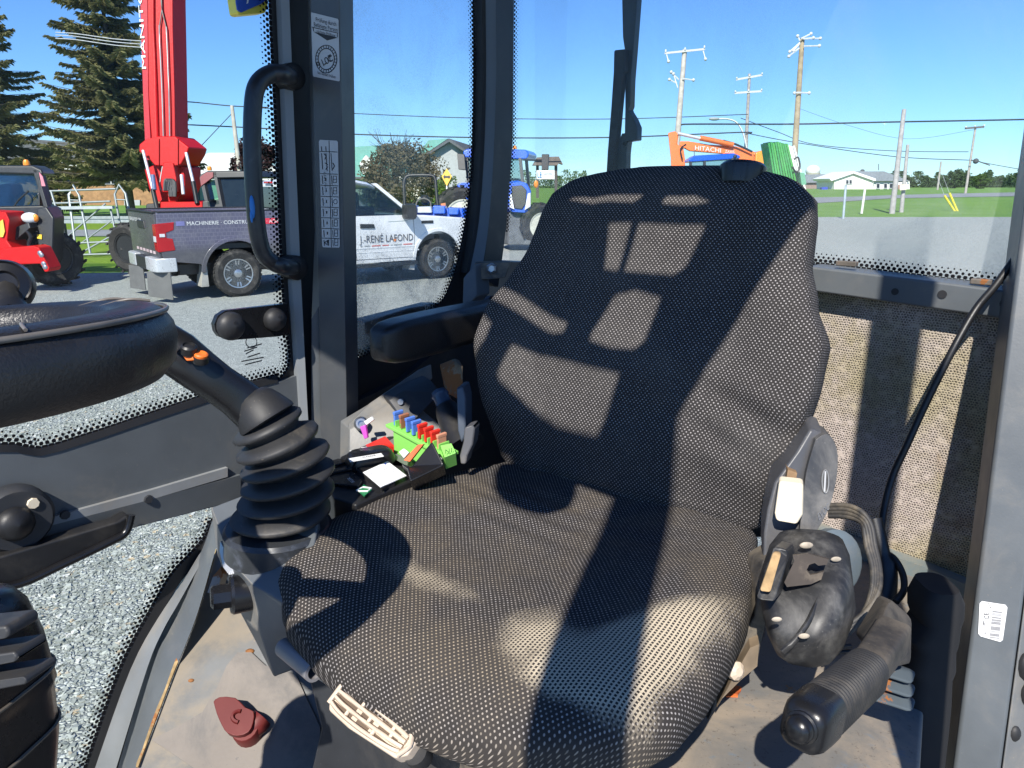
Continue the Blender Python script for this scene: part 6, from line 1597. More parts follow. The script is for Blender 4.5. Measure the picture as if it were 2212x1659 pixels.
# bumper, lamps, flaps
for y in (-1,1): MB().prism([V((x,yy*-y,.50)) for x,yy in ((-1.30,-.38),(-1.31,-.85),(-1.27,-.98),(-1.18,-1.015),(-.96,-1.015),(-.96,-.90),(-1.14,-.80),(-1.16,-.38))], V((0,0,.22))).build('bumper', M('satin_chrome_%d' % (y > 0),(.62,.63,.64),.3,.35,var=.05), pk, bevel=.02, local=True, fix=True)
pb((-1.24,0,.60), (.10,.80,.20), 'bumper_step', DKPT)
MB().prism([V((-.93,-1.006,z)) if 0 else V((x,-1.008,z)) for x,z in ((-1.19,.82),(-1.19,1.26),(-.93,1.28),(-.95,1.16),(-1.07,1.12),(-1.07,1.04),(-.98,1.02),(-.96,.84))], V((0,.06,0))).build('tail_lamp', REDL, pk, bevel=.008, local=True, fix=True)
MB().prism([V((-1.216,y,z)) for y,z in ((-1.005,.82),(-.80,.84),(-.80,1.25),(-1.005,1.26))], V((.05,0,0))).build('tail_lamp', REDL, pk, bevel=.008, local=True, fix=True)
pb((-1.222,-.90,1.02), (.012,.14,.09), 'reverse_lens', LENS, .004); pb((-1.13,-1.012,1.08), (.08,.008,.05), 'side_lens', LENS, .003)
for (y,x,w_,h_) in ((-.55,-1.50,.50,.40),(-1.02,-1.45,.10,.30)):
    pass
MB().prism([V((x,y,z)) for x,y,z in ((-1.38,-.68,.10),(-1.10,-1.06,.06),(-1.09,-1.04,.50),(-1.36,-.68,.50))], V((.012,.008,0))).build('mud_flap', M('dusty_flap',(.13,.13,.125),.8,var=.1,bump=.1,bs=30), pk, local=True, fix=True)
MB().prism([V((x,y,z)) for x,y,z in ((-1.40,.62,.10),(-1.26,.10,.10),(-1.25,.12,.50),(-1.38,.60,.50))], V((.012,.008,0))).build('mud_flap', M('dusty_flap2',(.13,.13,.125),.8,var=.1), pk, local=True, fix=True)
MB().prism([V((x,-.98,z)) for x,z in ((-.62,.22),(-.50,.22),(-.50,.60),(-.55,.62))], V((0,.30,0))).build('wheel_flap', M('wheel_flap_dusty',(.34,.33,.30),.8), pk, local=True, fix=True)
MB().lathe(V((-.95,-.78,.46)), V((-.5,-.85,0)), [(.055,-.5),(.055,.02),(.045,.02),(.042,-.1),(0,-.1)], 16).build('exhaust', M('dark_pipe',(.05,.048,.045),.4,.6), pk, smooth=40, local=True)
pb((1.6,0,.50), (5.2,1.5,.18), 'chassis', DKPT)
wheel(pk, (0,-.86,.40), .40, .27, (0,-1,0)); wheel(pk, (WB,-.86,.40), .40, .27, (0,-1,0)); wheel(pk, (0,.86,.40), .40, .27, (0,1,0)); wheel(pk, (WB,.86,.40), .40, .27, (0,1,0))
# cab and nose
low = [(.97,.42),(.97,1.29),(3.46,1.29),(3.60,1.25),(4.9,1.16),(5.08,1.05),(5.10,.62),(4.95,.50),(WB+.53,.47)]+arch(WB,.42,.53,6,174)+[(WB-.53,.42)]
MB().prism([V((x,-1.0,z)) for x,z in low], V((0,.12,0))).build('body_side', WHITEP, pk, bevel=.025, local=True, fix=True)
MB().prism([V((x,.88,z)) for x,z in low], V((0,.12,0))).build('body_side', WHITEP, pk, bevel=.025, local=True, fix=True)
pb((2.2,0,.72), (2.4,1.74,.5), 'cab_floor', DKPT)
MB().loft([[V((x,y*s,z)) for y in (-.88,-.5,.5,.88)]+[V((x,y*s,.9)) for y in (.88,.5,-.5,-.88)] for x,z,s in ((3.5,1.27,1),(3.75,1.275,1),(4.7,1.20,1),(5.0,1.10,.97),(5.08,1.0,.95))]).build('hood', WHITEP, pk, smooth=40, local=True, fix=True)
def gh_(x, z, hw): return [V((x,-hw,z)), V((x,hw,z))]
roofp = [(1.02,1.86,.73),(1.15,1.93,.70),(1.8,1.955,.69),(2.4,1.95,.69),(2.68,1.90,.70),(2.78,1.85,.71)]
loops = []
for x,z,hw in roofp: loops.append([V((x,-hw-.03,z-.05)),V((x,-hw*.85,z)),V((x,0,z+.015)),V((x,hw*.85,z)),V((x,hw+.03,z-.05)),V((x,hw,z-.08)),V((x,-hw,z-.08))])
MB().loft(loops).build('roof', WHITEP, pk, smooth=40, local=True, fix=True)
def pillar(a, b, w_, name='window_pillar', m_=WHITEP):
    a, b = V(a), V(b); MB().obox(a, V((w_,0,0)), V((0,.05 if a.y < 0 else -.05,0)), b-a).build(name, m_, pk, local=True)
for sg in (-1,1):
    pillar((.97,sg*.96,1.29),(1.02,sg*.74,1.87),.14); pillar((2.13,sg*.96,1.29),(2.10,sg*.74,1.90),.10, m_=DKPT)
    MB().obox(V((3.42,sg*.955,1.28)), V((.10,0,0)), V((0,-sg*.06,0)), V((-.70,-sg*.21,.60))).build('windscreen_pillar', WHITEP, pk, local=True)
    gy = lambda z, sg=sg: sg*(.945-(z-1.29)*.34)
    for prof in ([(2.24,1.30),(2.24,1.80),(2.62,1.80),(2.78,1.78),(3.30,1.36),(3.32,1.18),(2.90,1.17),(2.78,1.30)],[(1.13,1.30),(1.14,1.80),(2.12,1.81),(2.12,1.30)]):
        MB().prism([V((x,gy(z) if z > 1.29 else sg*1.004,z)) for x,z in prof], V((0,-sg*.012,0))).build('side_glass', TGLASS, pk, local=True, fix=True)
    out_ = [(2.20,1.28),(2.20,1.84),(2.66,1.84),(2.84,1.80)]
MB().prism([V((3.50,-.86,1.28)),V((3.50,.86,1.28)),V((2.80,.68,1.84)),V((2.80,-.68,1.84))], V((-.01,0,-.01))).build('windscreen', TGLASS, pk, local=True, fix=True)
MB().prism([V((.99,-.72,1.32)),V((.99,.72,1.32)),V((1.01,.66,1.82)),V((1.01,-.66,1.82))], V((.01,0,0))).build('rear_glass', VGLASS, pk, local=True, fix=True)
pb((1.0,0,1.895), (.04,.36,.035), 'brake_lamp', REDL, .005); pb((1.9,0,1.05), (.5,1.5,.8), 'rear_seat', DKPT, .05); pb((2.55,-.4,1.1), (.5,.55,.7), 'front_seat', DKPT, .05); pb((2.42,-.4,1.5), (.16,.5,.45), 'front_seat', DKPT, .05); pb((3.2,0,1.15), (.4,1.7,.25), 'dashboard', DKPT, .04)
# mirror, handles, seams, trim
MB().loft([rr(V((3.28+dx,-1.02-dy,1.36)), V((.35,-.2,0)).normalized(), UP, w_, h_, .05, 4) for dx,dy,w_,h_ in ((0,-.02,.10,.18),(0,.04,.20,.28),(.0,.16,.22,.30),(-.01,.24,.18,.26))]).build('door_mirror', DKPT, pk, smooth=50, local=True, fix=True)
for x in (2.30,1.14): MB().prism([V((x,-1.018,1.07)),V((x+.30,-1.018,1.06)),V((x+.28,-1.018,1.14)),V((x,-1.018,1.15))], V((0,.03,0))).build('door_handle', DKPT, pk, bevel=.006, local=True, fix=True)
pb((3.76,-1.006,1.145), (.27,.012,.055), 'fender_vent', DKPT, .004)
SEAM = M('panel_gap', (.10,.10,.10), .8)
mb = MB()
for pts in ([(2.18,1.28),(2.17,.75),(2.20,.48)],[(3.44,1.26),(3.46,.9),(3.42,.50)],[(1.0,.50),(3.44,.48)]):
    mb.tube([V((x,-1.0005,z)) for x,z in pts], .005, 5)
mb.build('door_gap', SEAM, pk, local=True)
mb = MB()
for z,dz in ((.70,.05),(.62,.03)): mb.tube([V((1.0,-1.0,z)),V((2.0,-1.003,z)),V((3.55,-1.0,z-.005))], dz*.4, 6, .25)
mb.build_each('door_crease', WHITEP, pk, smooth=60, local=True)
MB().prism([V((x,-1.03,z)) for x,z in ((1.0,.33),(3.5,.33),(3.5,.40),(1.0,.40))], V((0,.12,0))).build('running_board', DKPT, pk, bevel=.01, local=True, fix=True)
for cxx, nm in ((0,WRAP),(WB,WHITEP)):
    A_ = [V((x,-1.012,z)) for x,z in arch(cxx,.42,.60,4,176,20)]; B_ = [V((x,-1.012,z)) for x,z in arch(cxx,.42,.53,4,176,20)]
    MB().band(A_, B_, V((0,.03,0))).build('wheel_arch_lip', nm, pk, bevel=.008, local=True)
    MB().band([V((x,-.98,z)) for x,z in arch(cxx,.42,.528,0,180,16)], [V((x,-.55,z)) for x,z in arch(cxx,.42,.528,0,180,16)], V((0,0,.004))).build('wheel_arch_liner', DKPT, pk, local=True)
MB().prism([V((x,-.98,z)) for x,z in ((WB-.68,.24),(WB-.56,.22),(WB-.53,.50),(WB-.58,.52))], V((0,.28,0))).build('wheel_flap', M('wheel_flap_front',(.5,.49,.46),.8), pk, local=True, fix=True)
pb((5.09,0,.85), (.08,1.7,.42), 'grille', DKPT, .02); pb((5.16,0,.55), (.14,1.94,.22), 'front_bumper', WHITEP, .04); MB().prism([V((4.86,-1.004,.80)),V((5.09,-.99,.80)),V((5.09,-.99,1.04)),V((4.90,-1.004,1.02))], V((0,.06,0))).build('head_lamp', LENS, pk, bevel=.01, local=True, fix=True)
NAVY = M('dark_lettering', (.10,.095,.10), .5)
text('MACHINERIE · CONSTRUCTION · AGRICOLE', 'lettering', WHITE, pk, V((-.74,-1.002,1.225)), V((1,0,0)), UP, .060, 1.75, .004, local=True)
MB().box((-.84,-1.003,1.255),(.13,.004,.07)).build('text_block', M('violet_print',(.20,.20,.42),.5), pk, local=True)
MB().box((.72,-1.003,1.255),(.42,.003,.095)).build('red_band', M('red_print',(.62,.04,.07),.5), pk, local=True)
text('J.-REN\u00c9 LAFOND', 'lettering', NAVY, pk, V((2.27,-1.003,.800)), V((1,0,0)), UP, .135, 1.15, .006, local=True)
MB().prism([V((x,-1.012,z)) for x,z in ((2.98,.845),(3.05,.845),(3.03,.80),(3.0,.80))], V((0,.003,0))).build('orange_accent', M('orange_print',(.75,.22,.03),.5), pk, local=True, fix=True)
RP = M('pale_red_print',(.62,.20,.18),.5); GP = M('grey_print2',(.40,.42,.42),.5)
for k,(xa,xb,m_) in enumerate(((2.28,2.32,GP),(2.37,2.48,GP),(2.52,2.70,RP),(2.74,2.88,RP),(2.92,2.96,GP),(2.99,3.16,GP),(3.20,3.40,RP))):
    MB().box(((xa+xb)/2,-1.004,.735-.0*k), (xb-xa,.004,.022)).build('sponsor_mark', m_, pk, local=True)
MB().prism([V((x,-1.004,z)) for x,z in ((1.80,.95),(1.98,.95),(2.15,.78),(1.98,.62),(1.80,.62))], V((0,.002,0))).build('grey_diamond', M('grey_diamond_print',(.36,.36,.46),.5), pk, local=True, fix=True)

# ---- rotating telehandler with raised red boom
D = 16.5
rt_ = thing('rotating_telehandler', 'red rotating telehandler with its boom raised behind the pickup', 'telehandler', base_at(350,D))
MB().prism(Pd([(318,-160),(372,-160),(372,0),(376,200),(378,345),(330,345),(320,200),(318,0)], D), V((.1,.5,0))).build('boom', REDPT, rt_, bevel=.02, fix=True)
MB().prism(Pd([(303,-160),(318,-160),(318,0),(320,200),(327,345),(315,345),(309,200),(303,0)], D-.02), V((.1,.5,0))).build('boom_flank', M('pinkish_red_paint',(.50,.006,.022),.45,var=.05,Specular_IOR_Level=.25), rt_, fix=True)
mb = MB(); mb.tube(Pd([(330,-160),(331,60),(337,200),(341,345)], D-.02), .045, 6); mb.tube(Pd([(371,-160),(372,60),(376,200),(378,345)], D-.02), .04, 6); mb.build_each('boom_edge', REDPT, rt_, smooth=60)
wt = Pd([(310,151),(303.5,0)], D-.03); text('MANITOU', 'lettering', WHITE, rt_, P(316,149,D-.03), P(306.5,0,D)-P(315,150,D), P(303,100,D)-P(315,100,D), 9*D/FOC, 205*D/FOC, .01)
for xs_ in (((344,55),(345,90),(350,200),(353,300),(354,340),(347,385),(346,405),(352,412)),((359,58),(361,90),(365,200),(367,300),(370,340),(380,392),(380,406))):
    MB().tube(smooth_path(Pd(xs_, D-.06),3), .016, 6).build('steel_pipe', SILVG, rt_, smooth=60)
for xs_ in (((347,-10),(350,20),(345,55)),((350,20),(359,58)),((347,-60),(350,20))): MB().tube(Pd(xs_, D-.05), .016, 6).build('black_hose', DKPT, rt_, smooth=60)
MB().prism(Pd([(300,312),(312,302),(340,294),(378,294),(408,318),(404,332),(390,356),(372,360),(334,358),(318,340),(300,328)], D-.1), V((.1,.8,0))).build('boom_head', REDPT, rt_, bevel=.03, fix=True)
for xa in (340,381): MB().prism(Pd([(xa,300),(xa+3,300),(xa+3,357),(xa,355)], D-.14), V((0,.1,0))).build('head_rib', REDPT, rt_, fix=True)
MB().prism(Pd([(311,366),(340,352),(375,358),(398,360),(400,400),(384,436),(340,436),(322,410)], D+.1), V((.1,.7,0))).build('boom_base', REDPT, rt_, bevel=.03, fix=True)
MB().prism(Pd([(352,350),(374,352),(381,385),(378,415),(350,415),(347,385)], D-.15), V((0,.3,0))).build('tongue', REDPT, rt_, bevel=.02, fix=True)
for a_,b_,c_ in (((309,325),(330,408),(342,462)),((402,330),(417,392),(426,440))):
    MB().tube(Pd([a_,b_], D-.25), .034, 10).build('cylinder_rod', CHROME, rt_, smooth=60); MB().tube(Pd([b_,c_], D-.22), .052, 10).build('cylinder', DKPT, rt_, smooth=60)
MB().tube(Pd([(330,378),(334,410)], D-.28), .05, 8).build('blue_sleeve', M('blue_grey_sleeve',(.12,.16,.30),.4), rt_, smooth=60); MB().tube(Pd([(392,378),(396,420)], D-.2), .04, 8).build('steel_rod', CHROME, rt_, smooth=60)
mb = MB()
for k in range(5): mb.tube(smooth_path(Pd([(355+4*k,412),(356+4*k,392),(360+2*k,388),(366+3*k,394),(367+3*k,425)], D-.3),3), .03, 6)
mb.build_each('hose_loop', DKPT, rt_, smooth=60)
MB().prism(Pd([(345,436),(437,436),(440,465),(345,465)], D-.2), V((.2,1.6,0))).build('turret', REDPT, rt_, bevel=.03, fix=True)
MB().prism(Pd([(315,440),(345,440),(345,470),(312,470)], D-.1), V((.2,1.6,0))).build('engine_cover', DKPT, rt_, bevel=.03, fix=True)
# its cab
MB().prism(Pd([(430,378),(448,369),(532,369),(540,378),(540,384),(430,386)], D-.4), V((.3,1.5,0))).build('cab_roof', DKPT, rt_, bevel=.03, fix=True)
for (x0,y0,x1,y1,w_) in ((431,384,442,434,7),(460,370,478,462,6),(536,372,540,462,6)):
    MB().prism(Pd([(x0,y0),(x0+w_,y0),(x1+w_,y1),(x1,y1)], D-.4), V((.1,.15,0))).build('cab_post', DKPT, rt_, fix=True)
MB().prism(Pd([(431,384),(460,374),(466,428),(440,434)], D-.35), V((.05,.02,0))).build('side_glass', TGLASS, rt_, fix=True)
MB().prism(Pd([(466,374),(537,374),(540,460),(482,460)], D-.33), V((.02,.02,0))).build('front_glass', VGLASS, rt_, fix=True)
MB().prism(Pd([(436,434),(482,430),(540,456),(540,480),(436,480)], D-.2), V((.2,1.3,0))).build('cab_lower', DKPT, rt_, bevel=.03, fix=True)
MB().prism(Pd([(432,382),(446,372),(460,372),(460,382),(434,402)], D-.42), V((.02,.05,0))).build('red_corner', paint('dark_red_paint',(.20,.01,.012),.4), rt_, fix=True)
MB().lathe(P(453,368,D), UP, [(.05,0),(.05,.06),(.03,.09),(0,.09)], 12).build('beacon', AMBER, rt_, smooth=50)
MB().prism(Pd([(398,392),(432,392),(432,440),(398,440)], D+1.2), V((0,.2,0))).build('teal_guard', GREENW, rt_, fix=True)
wheel(rt_, mw(rt_).inverted() @ P(287,535,14.6), .48, .40, (-.35,-.94,0), spokes=0, rim=DKPT, lug=18)
MB().band(Pd([(260,540),(264,500),(276,480),(300,476)], 14.5), Pd([(272,540),(274,512),(284,497),(300,494)], 14.5), V((.1,.5,0))).build('wheel_guard', DKPT, rt_)

# ---- compact red telehandler at the left edge
D = 13.6
t1 = thing('red_telehandler', 'red and black telehandler with glazed cab cut by the left edge', 'telehandler', base_at(40,D))
MB().prism(Pd([(-120,357),(70,357),(90,366),(94,378),(-120,372)], D-.2), V((-.2,.7,0))).build('cab_roof', DKPT, t1, bevel=.04, fix=True)
for (x0,y0,x1,y1,w_) in ((70,366,98,460,9),(80,372,82,444,4),(-90,366,-100,460,9)): MB().prism(Pd([(x0,y0),(x0+w_,y0),(x1+w_,y1),(x1,y1)], D-.2), V((.0,.12,0))).build('cab_post', DKPT, t1, bevel=.01, fix=True)
for (x0,x1) in ((70,98),): MB().prism(Pd([(78,366),(88,368),(108,450),(100,452)], D+1.3), V((.0,.12,0))).build('cab_post', DKPT, t1, bevel=.01, fix=True)
MB().prism(Pd([(-90,370),(70,370),(88,442),(0,448),(-95,450)], D-.12), V((0,.02,0))).build('windscreen', TGLASS, t1, fix=True)
MB().prism(Pd([(-90,370),(70,370),(95,452),(-95,452)], D+1.4), V((0,.02,0))).build('rear_glass', TGLASS, t1, fix=True)
MB().prism(Pd([(84,372),(92,382),(98,402),(90,402)], D-.26), V((0,.02,0))).build('red_white_decal', M('decal_pink',(.62,.20,.25),.5), t1, fix=True)
MB().tube([P(52+18*cos(a),432+16*sin(a),D+.4) for a in [k*2*pi/16 for k in range(17)]], .02, 6).build('steering_ring', DKPT, t1, smooth=60)
MB().prism(Pd([(-20,400),(20,395),(30,430),(25,452),(-20,452)], D+.8), V((0,.4,0))).build('cab_seat', DKPT, t1, bevel=.05, fix=True)
MB().tube(Pd([(14,470),(40,432),(62,412)], D-.25), .015, 6).build('wiper_arm', DKPT, t1)
MB().lathe(P(58,357,D), UP, [(.06,0),(.055,.06),(.035,.10),(0,.105)], 12).build('beacon', AMBER, t1, smooth=50)
MB().prism(Pd([(-120,448),(88,444),(108,452),(112,480),(100,500),(-120,500)], D-.3), V((-.2,.7,0))).build('hood', M('black_hood',(.016,.016,.018),.35,var=.2), t1, bevel=.03, fix=True)
MB().prism(Pd([(78,452),(100,446),(116,470),(114,560),(104,580),(88,572),(80,520)], D-.7), V((-.1,.5,0))).build('mudguard', DKPT, t1, bevel=.03, fix=True)
MB().prism(Pd([(80,506),(90,507),(90,517),(80,515)], D-.72), V((0,.03,0))).build('yellow_decal', M('yellow_decal',(.80,.55,.02),.5), t1, fix=True)
MB().ball(P(65,471,D-.75), .16, 14, 8, (1,.5,.62)).build('headlamp', LENS, t1, smooth=70); MB().ball(P(76,471,D-.77), .07, 10, 6, (1,.6,1)).build('indicator', AMBER, t1, smooth=70)
wheel(t1, mw(t1).inverted() @ P(112,556,D-.1), .50, .42, (.75,-.66,0), spokes=0, rim=DKPT, lug=18)
MB().prism(Pd([(-40,455),(12,458),(20,475),(15,520),(30,540),(-40,545)], D-1.1), V((0,.5,0))).build('boom_end', REDPT, t1, bevel=.02, fix=True)
MB().prism(Pd([(-40,548),(20,535),(72,531),(84,535),(107,580),(104,587),(96,588),(86,570),(-40,574)], D-1.2), V((0,.35,0))).build('lower_frame', REDPT, t1, bevel=.02, fix=True)
mb = MB()
for x,y in ((86,547),(89,551),(94,570),(97,577)): mb.ball(P(x,y,D-1.21), .045, 8, 5, (1,.4,1))
mb.build_each('bolt', STEEL, t1)
MB().prism(Pd([(20,495),(62,480),(66,492),(30,522),(20,535)], D-.9), V((0,.3,0))).build('lift_link', DKPT, t1, bevel=.02, fix=True)
MB().tube(smooth_path(Pd([(58,500),(66,512),(62,530),(75,545),(88,550)], D-1.0),4), .03, 6).build('hose', DKPT, t1, smooth=60)
MB().prism(Pd([(0,478),(6,474),(10,500),(6,512),(0,512)], D-1.13), V((0,.02,0))).build('decal_patch', M('yellow_decal2',(.75,.50,.05),.5), t1, fix=True)

# ---- galvanised cattle frame
cf = thing('cattle_frame', 'galvanised tube cattle feeder frame on the grass', 'feeder frame', base_at(190,19))
D = 19
def gt(name, pts, r=.028, d=D): MB().tube(Pd(pts, d), r, 8).build(name, SILVG, cf, smooth=60)
for (xa,d) in ((0,19),(62,19.6)):
    k = 1.0 if xa == 0 else .93
    gt('hoop', [(165+xa*1.4,548),(148+xa*1.55,420+0),(158+xa*1.62,400),(171+xa*1.58,422),(195+xa*1.5,548)] if xa == 0 else [(268,537),(248,420),(257,399),(271,418),(296,540)], .032, d)
    gt('rung', [(152+xa*1.55,432),(170+xa*1.55,433)] if xa == 0 else [(249,431),(272,432)], .018, d)
for (a,b) in (((105,413),(250,408)),((98,440),(238,435)),((115,449),(240,447)),((110,560-8),(265,548)),((150,526),(245,522))): gt('rail', [a,b], .026)
gt('upright', [(116,450),(136,552)]); gt('upright', [(238,448),(255,526)]); gt('upright', [(110,412),(150,548)])
gt('brace', [(131,524),(228,440)], .024); gt('brace', [(165,552),(280,488)], .024); gt('brace', [(172,528),(240,478)], .018)
MB().prism(Pd([(112,446),(242,445),(243,451),(113,453)], D-.1), V((0,.12,0))).build('channel', SILVG, cf, fix=True)

# ---- blue tractor behind the corner pillar
D = 22
tr = thing('blue_tractor', 'large blue tractor with cream wheel rims behind the corner pillar', 'tractor', base_at(1090,D))
MB().prism(Pd([(1000,326),(1010,321),(1136,323),(1143,331),(1140,341),(1130,344),(1000,340)], D), V((.3,1.7,0))).build('cab_roof', BLUEPT, tr, bevel=.05, fix=True)
for (x0,x1,dd_) in ((1004,1010,0),(1120,1128,0),(1040,1044,1.5),(1133,1140,1.4)): MB().prism(Pd([(x0,340),(x0+6,340),(x1+6,420),(x1,420)], D+dd_), V((.02,.1,0))).build('cab_post', DKPT, tr, fix=True)
MB().prism(Pd([(1008,342),(1126,344),(1132,415),(1012,415)], D+.06), V((0,.02,0))).build('windscreen', TGLASS, tr, fix=True)
MB().prism(Pd([(1020,385),(1120,385),(1128,460),(1015,460)], D+.3), V((.1,1.2,0))).build('cab_lower', DKPT, tr, bevel=.05, fix=True)
MB().prism(Pd([(1098,393),(1120,390),(1140,396),(1149,412),(1148,455),(1138,460),(1105,458),(1096,430)], D-1.4), V((-.7,1.8,0))).build('hood', BLUEPT, tr, bevel=.06, fix=True)
MB().prism(Pd([(1106,402),(1128,400),(1138,410),(1136,440),(1128,452),(1112,450),(1106,425)], D-1.44), V((-.02,.05,0))).build('grille', DKPT, tr, bevel=.02, fix=True)
for pts in ([(1101,420),(1105,420),(1111,452),(1101,448)],[(1140,418),(1146,416),(1146,446),(1133,454)]): MB().prism(Pd(pts, D-1.47), V((0,.05,0))).build('head_lamp', LENS, tr, fix=True)
MB().prism(Pd([(1100,458),(1146,458),(1150,530),(1098,530)], D-1.2), V((-.3,1.2,0))).build('front_axle', M('grimy_casting',(.10,.11,.12),.7,var=.3), tr, bevel=.04, fix=True)
MB().prism(Pd([(986,400),(992,395),(1020,394),(1030,420),(1022,440),(1000,425)], D-.2), V((.1,.7,0))).build('fender', BLUEPT, tr, bevel=.04, fix=True)
wheel(tr, mw(tr).inverted() @ P(1000,470,D+.2), .92, .55, (.10,-.99,0), spokes=0, rim=M('cream_rim',(.74,.73,.60),.5), lug=20)
wheel(tr, mw(tr).inverted() @ P(1166,487,D-1.0), .62, .45, (.3,-.95,0), spokes=0, rim=M('cream_rim2',(.74,.73,.60),.5), lug=18)
MB().prism(Pd([(1170,333),(1186,333),(1184,367),(1170,367)], D-.3), V((.02,.12,0))).build('mirror', DKPT, tr, bevel=.02, fix=True); MB().tube(Pd([(1130,345),(1178,347)], D), .03, 6).build('mirror_arm', DKPT, tr)
MB().prism(Pd([(987,331),(1003,333),(1006,368),(990,366)], D-.3), V((.02,.12,0))).build('mirror', DKPT, tr, bevel=.02, fix=True); MB().tube(Pd([(1008,343),(995,340)], D), .03, 6).build('mirror_arm', DKPT, tr)
MB().lathe(P(1112,322,D+.5), UP, [(.07,0),(.06,.08),(0,.11)], 10).build('beacon', AMBER, tr); MB().ball(P(1158,398,D-.2), .07, 8, 6, (1,.5,1.6)).build('indicator', AMBER, tr)
# ---- compact blue tractor with roll bar
D = 20
ct = thing('compact_tractor', 'small blue compact tractor with black roll bar beyond the pickup hood', 'tractor', base_at(920,D))
MB().tube(smooth_path(Pd([(876,470),(873,420),(873,393),(878,382),(890,379),(928,379),(938,383),(941,393),(943,420),(948,470)], D),4), .045, 8).build('roll_bar', DKPT, ct, smooth=60)
MB().prism(Pd([(880,452),(1000,450),(1005,480),(880,482)], D-.2), V((.2,1.2,0))).build('body', BLUEPT, ct, bevel=.04, fix=True)
for pts in ([(882,446),(900,444),(900,462),(882,462)],[(935,444),(962,445),(962,462),(935,462)],[(968,448),(992,450),(990,464),(968,464)]): MB().prism(Pd(pts, D-.4), V((0,.5,0))).build('fender', BLUEPT, ct, bevel=.03, fix=True)
MB().tube([P(915+16*cos(a),442+13*sin(a),D-.1) for a in [k*2*pi/16 for k in range(17)]], .03, 6).build('steering_ring', DKPT, ct, smooth=60)
MB().prism(Pd([(900,447),(932,446),(934,460),(900,460)], D-.3), V((0,.4,0))).build('dash', M('pale_cowl',(.40,.45,.50),.4), ct, bevel=.03, fix=True); MB().ball(P(918,432,D+.2), .14, 10, 6).build('seat_top', DKPT, ct, smooth=60); MB().prism(Pd([(952,440),(962,438),(964,452),(954,452)], D), V((0,.2,0))).build('orange_canister', M('rust_orange',(.55,.18,.06),.6), ct, fix=True)
for x in (890,960): wheel(ct, mw(ct).inverted() @ P(x,508,D-.3), .42, .25, (.3,-.95,0), spokes=0, rim=M('white_rim_%d'%x,(.7,.7,.66),.5), lug=14)
# ---- orange excavator behind the seat
D = 36
ex = thing('excavator', 'orange excavator with raised dipper and lettered boom behind the seat back', 'excavator', base_at(1560,D))
MB().prism(Pd([(1443,287),(1458,283),(1466,290),(1463,312),(1476,318),(1480,345),(1481,420),(1452,420),(1449,340)], D), V((.1,.5,0))).build('dipper', ORPT, ex, bevel=.05, fix=True)
MB().prism(Pd([(1468,305),(1487,305),(1530,312),(1590,316),(1630,328),(1652,348),(1655,420),(1610,420),(1602,352),(1560,332),(1490,326),(1468,315)], D+.1), V((.1,.5,0))).build('boom', ORPT, ex, bevel=.05, fix=True)
MB().tube(Pd([(1464,288),(1512,299)], D-.05), .08, 8).build('cylinder_rod', CHROME, ex, smooth=60); MB().tube(Pd([(1512,298),(1584,313)], D-.05), .13, 8).build('cylinder', ORPT, ex, smooth=60); MB().tube(smooth_path(Pd([(1562,304),(1590,312),(1625,328)], D-.1),3), .05, 6).build('hose', DKPT, ex); MB().tube(smooth_path(Pd([(1482,312),(1470,322),(1474,345)], D-.1),3), .04, 6).build('hose', DKPT, ex)
text('HITACHI', 'lettering', WHITE, ex, P(1501,324,D-.02), P(1557,328,D)-P(1501,322,D), UP, 9.5*D/FOC, 56*D/FOC, .02)
text('ZAXIS', 'lettering', WHITE, ex, P(1566,330,D-.02), P(1587,331.5,D)-P(1566,330,D), UP, 6*D/FOC, 20*D/FOC, .02)
MB().prism(Pd([(1632,330),(1645,325),(1664,325),(1680,340),(1690,420),(1630,420)], D-.4), V((.2,2.2,0))).build('counterweight', paint('yellow_orange_paint',(.85,.30,.02),.4), ex, bevel=.1, fix=True)
MB().prism(Pd([(1480,412),(1690,412),(1690,450),(1480,450)], D+.2), V((.2,2.4,0))).build('track_frame', DKPT, ex, bevel=.1, fix=True)
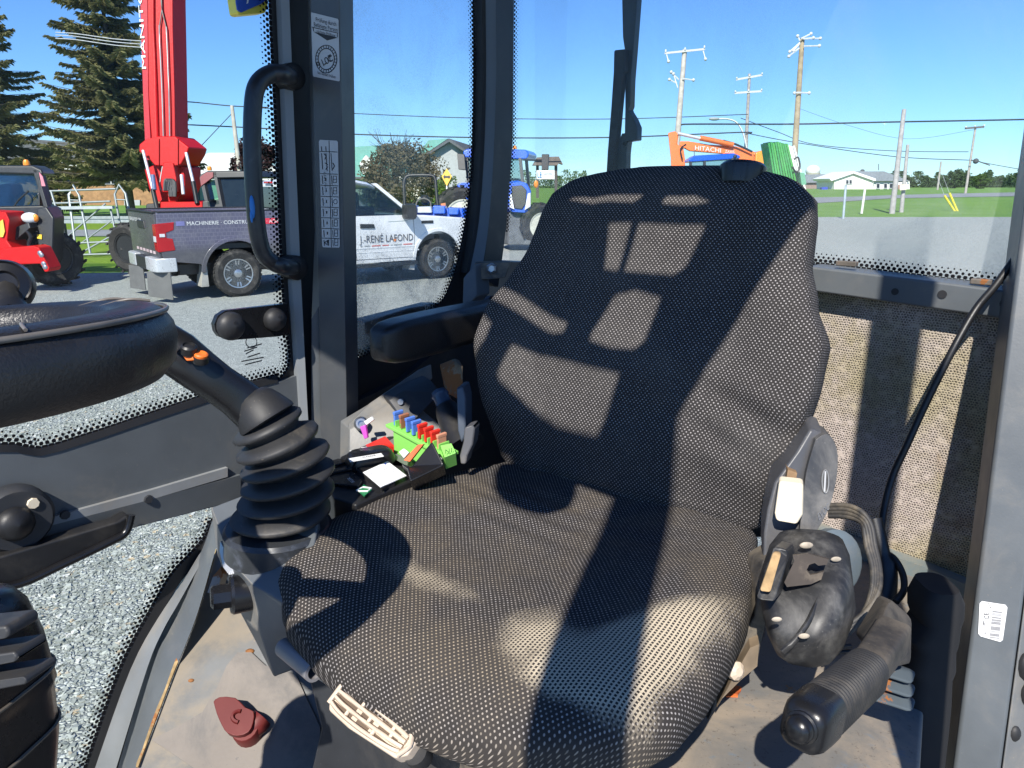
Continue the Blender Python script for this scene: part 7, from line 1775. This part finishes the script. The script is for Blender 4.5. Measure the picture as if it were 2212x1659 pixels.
# ---- second blue tractor whose roof shows over the seat
D = 30
tr2 = thing('blue_cab_tractor', 'blue roofed tractor whose cab top shows above the seat back', 'tractor', base_at(1545,D))
MB().prism(Pd([(1487,345),(1500,336),(1585,331),(1600,337),(1598,343),(1490,350)], D), V((.2,1.7,0))).build('cab_roof', BLUEPT, tr2, bevel=.06, fix=True)
for x in (1490,1520,1578,1592): MB().prism(Pd([(x,345),(x+5,345),(x+5,440),(x,440)], D+.02), V((0,.12,0))).build('cab_post', DKPT, tr2, fix=True)
MB().prism(Pd([(1492,347),(1594,342),(1594,420),(1492,420)], D+.1), V((0,.02,0))).build('glass', TGLASS, tr2, fix=True)
MB().prism(Pd([(1490,395),(1598,395),(1605,450),(1485,450)], D+.2), V((0,1.6,0))).build('cab_lower', BLUEPT, tr2, bevel=.06, fix=True)
for x,y in ((1588,338),(1583,345),(1592,345)): MB().ball(P(x,y,D-.1), .08, 8, 6).build('work_lamp', DKPT, tr2)
MB().tube(Pd([(1500,336),(1499,318)], D), .015, 5).build('antenna', DKPT, tr2)
for x in (1505,1590): wheel(tr2, mw(tr2).inverted() @ P(x,468,D-.2), .60, .4, (.2,-.97,0), spokes=0, rim=M('pale_rim_%d'%x,(.7,.7,.62),.5), lug=16)
# ---- stack of green panels
D = 27
gp_ = thing('panel_stack', 'leaning stack of green slatted panels behind the top of the seat', 'panel stack', base_at(1700,D))
for k in range(12):
    x = 1659+k*4.9; sk = 12+k*.9; y0 = 306+abs(k-3)*1.1+random.uniform(-2,2)
    MB().prism(Pd([(x,y0),(x+4,y0),(x+4+sk+8,430),(x+sk+8,430)], D+.05*k), V((.02,.9,0))).build('panel', M('green_slat_%d'%k, (.03+.01*(k%3),.26+.03*(k%3),.05+.015*(k%2)),.5) if k < 9 else SIDING, gp_, fix=True)
MB().tube(smooth_path(Pd([(1712,360),(1716,368),(1722,372),(1728,360),(1724,340),(1716,344)], D-.2),4), .035, 6).build('ring', DKPT, gp_, smooth=60)
MB().prism(Pd([(1728,372),(1738,374),(1742,398),(1732,400)], D), V((0,.4,0))).build('green_block', GREENW, gp_, fix=True)
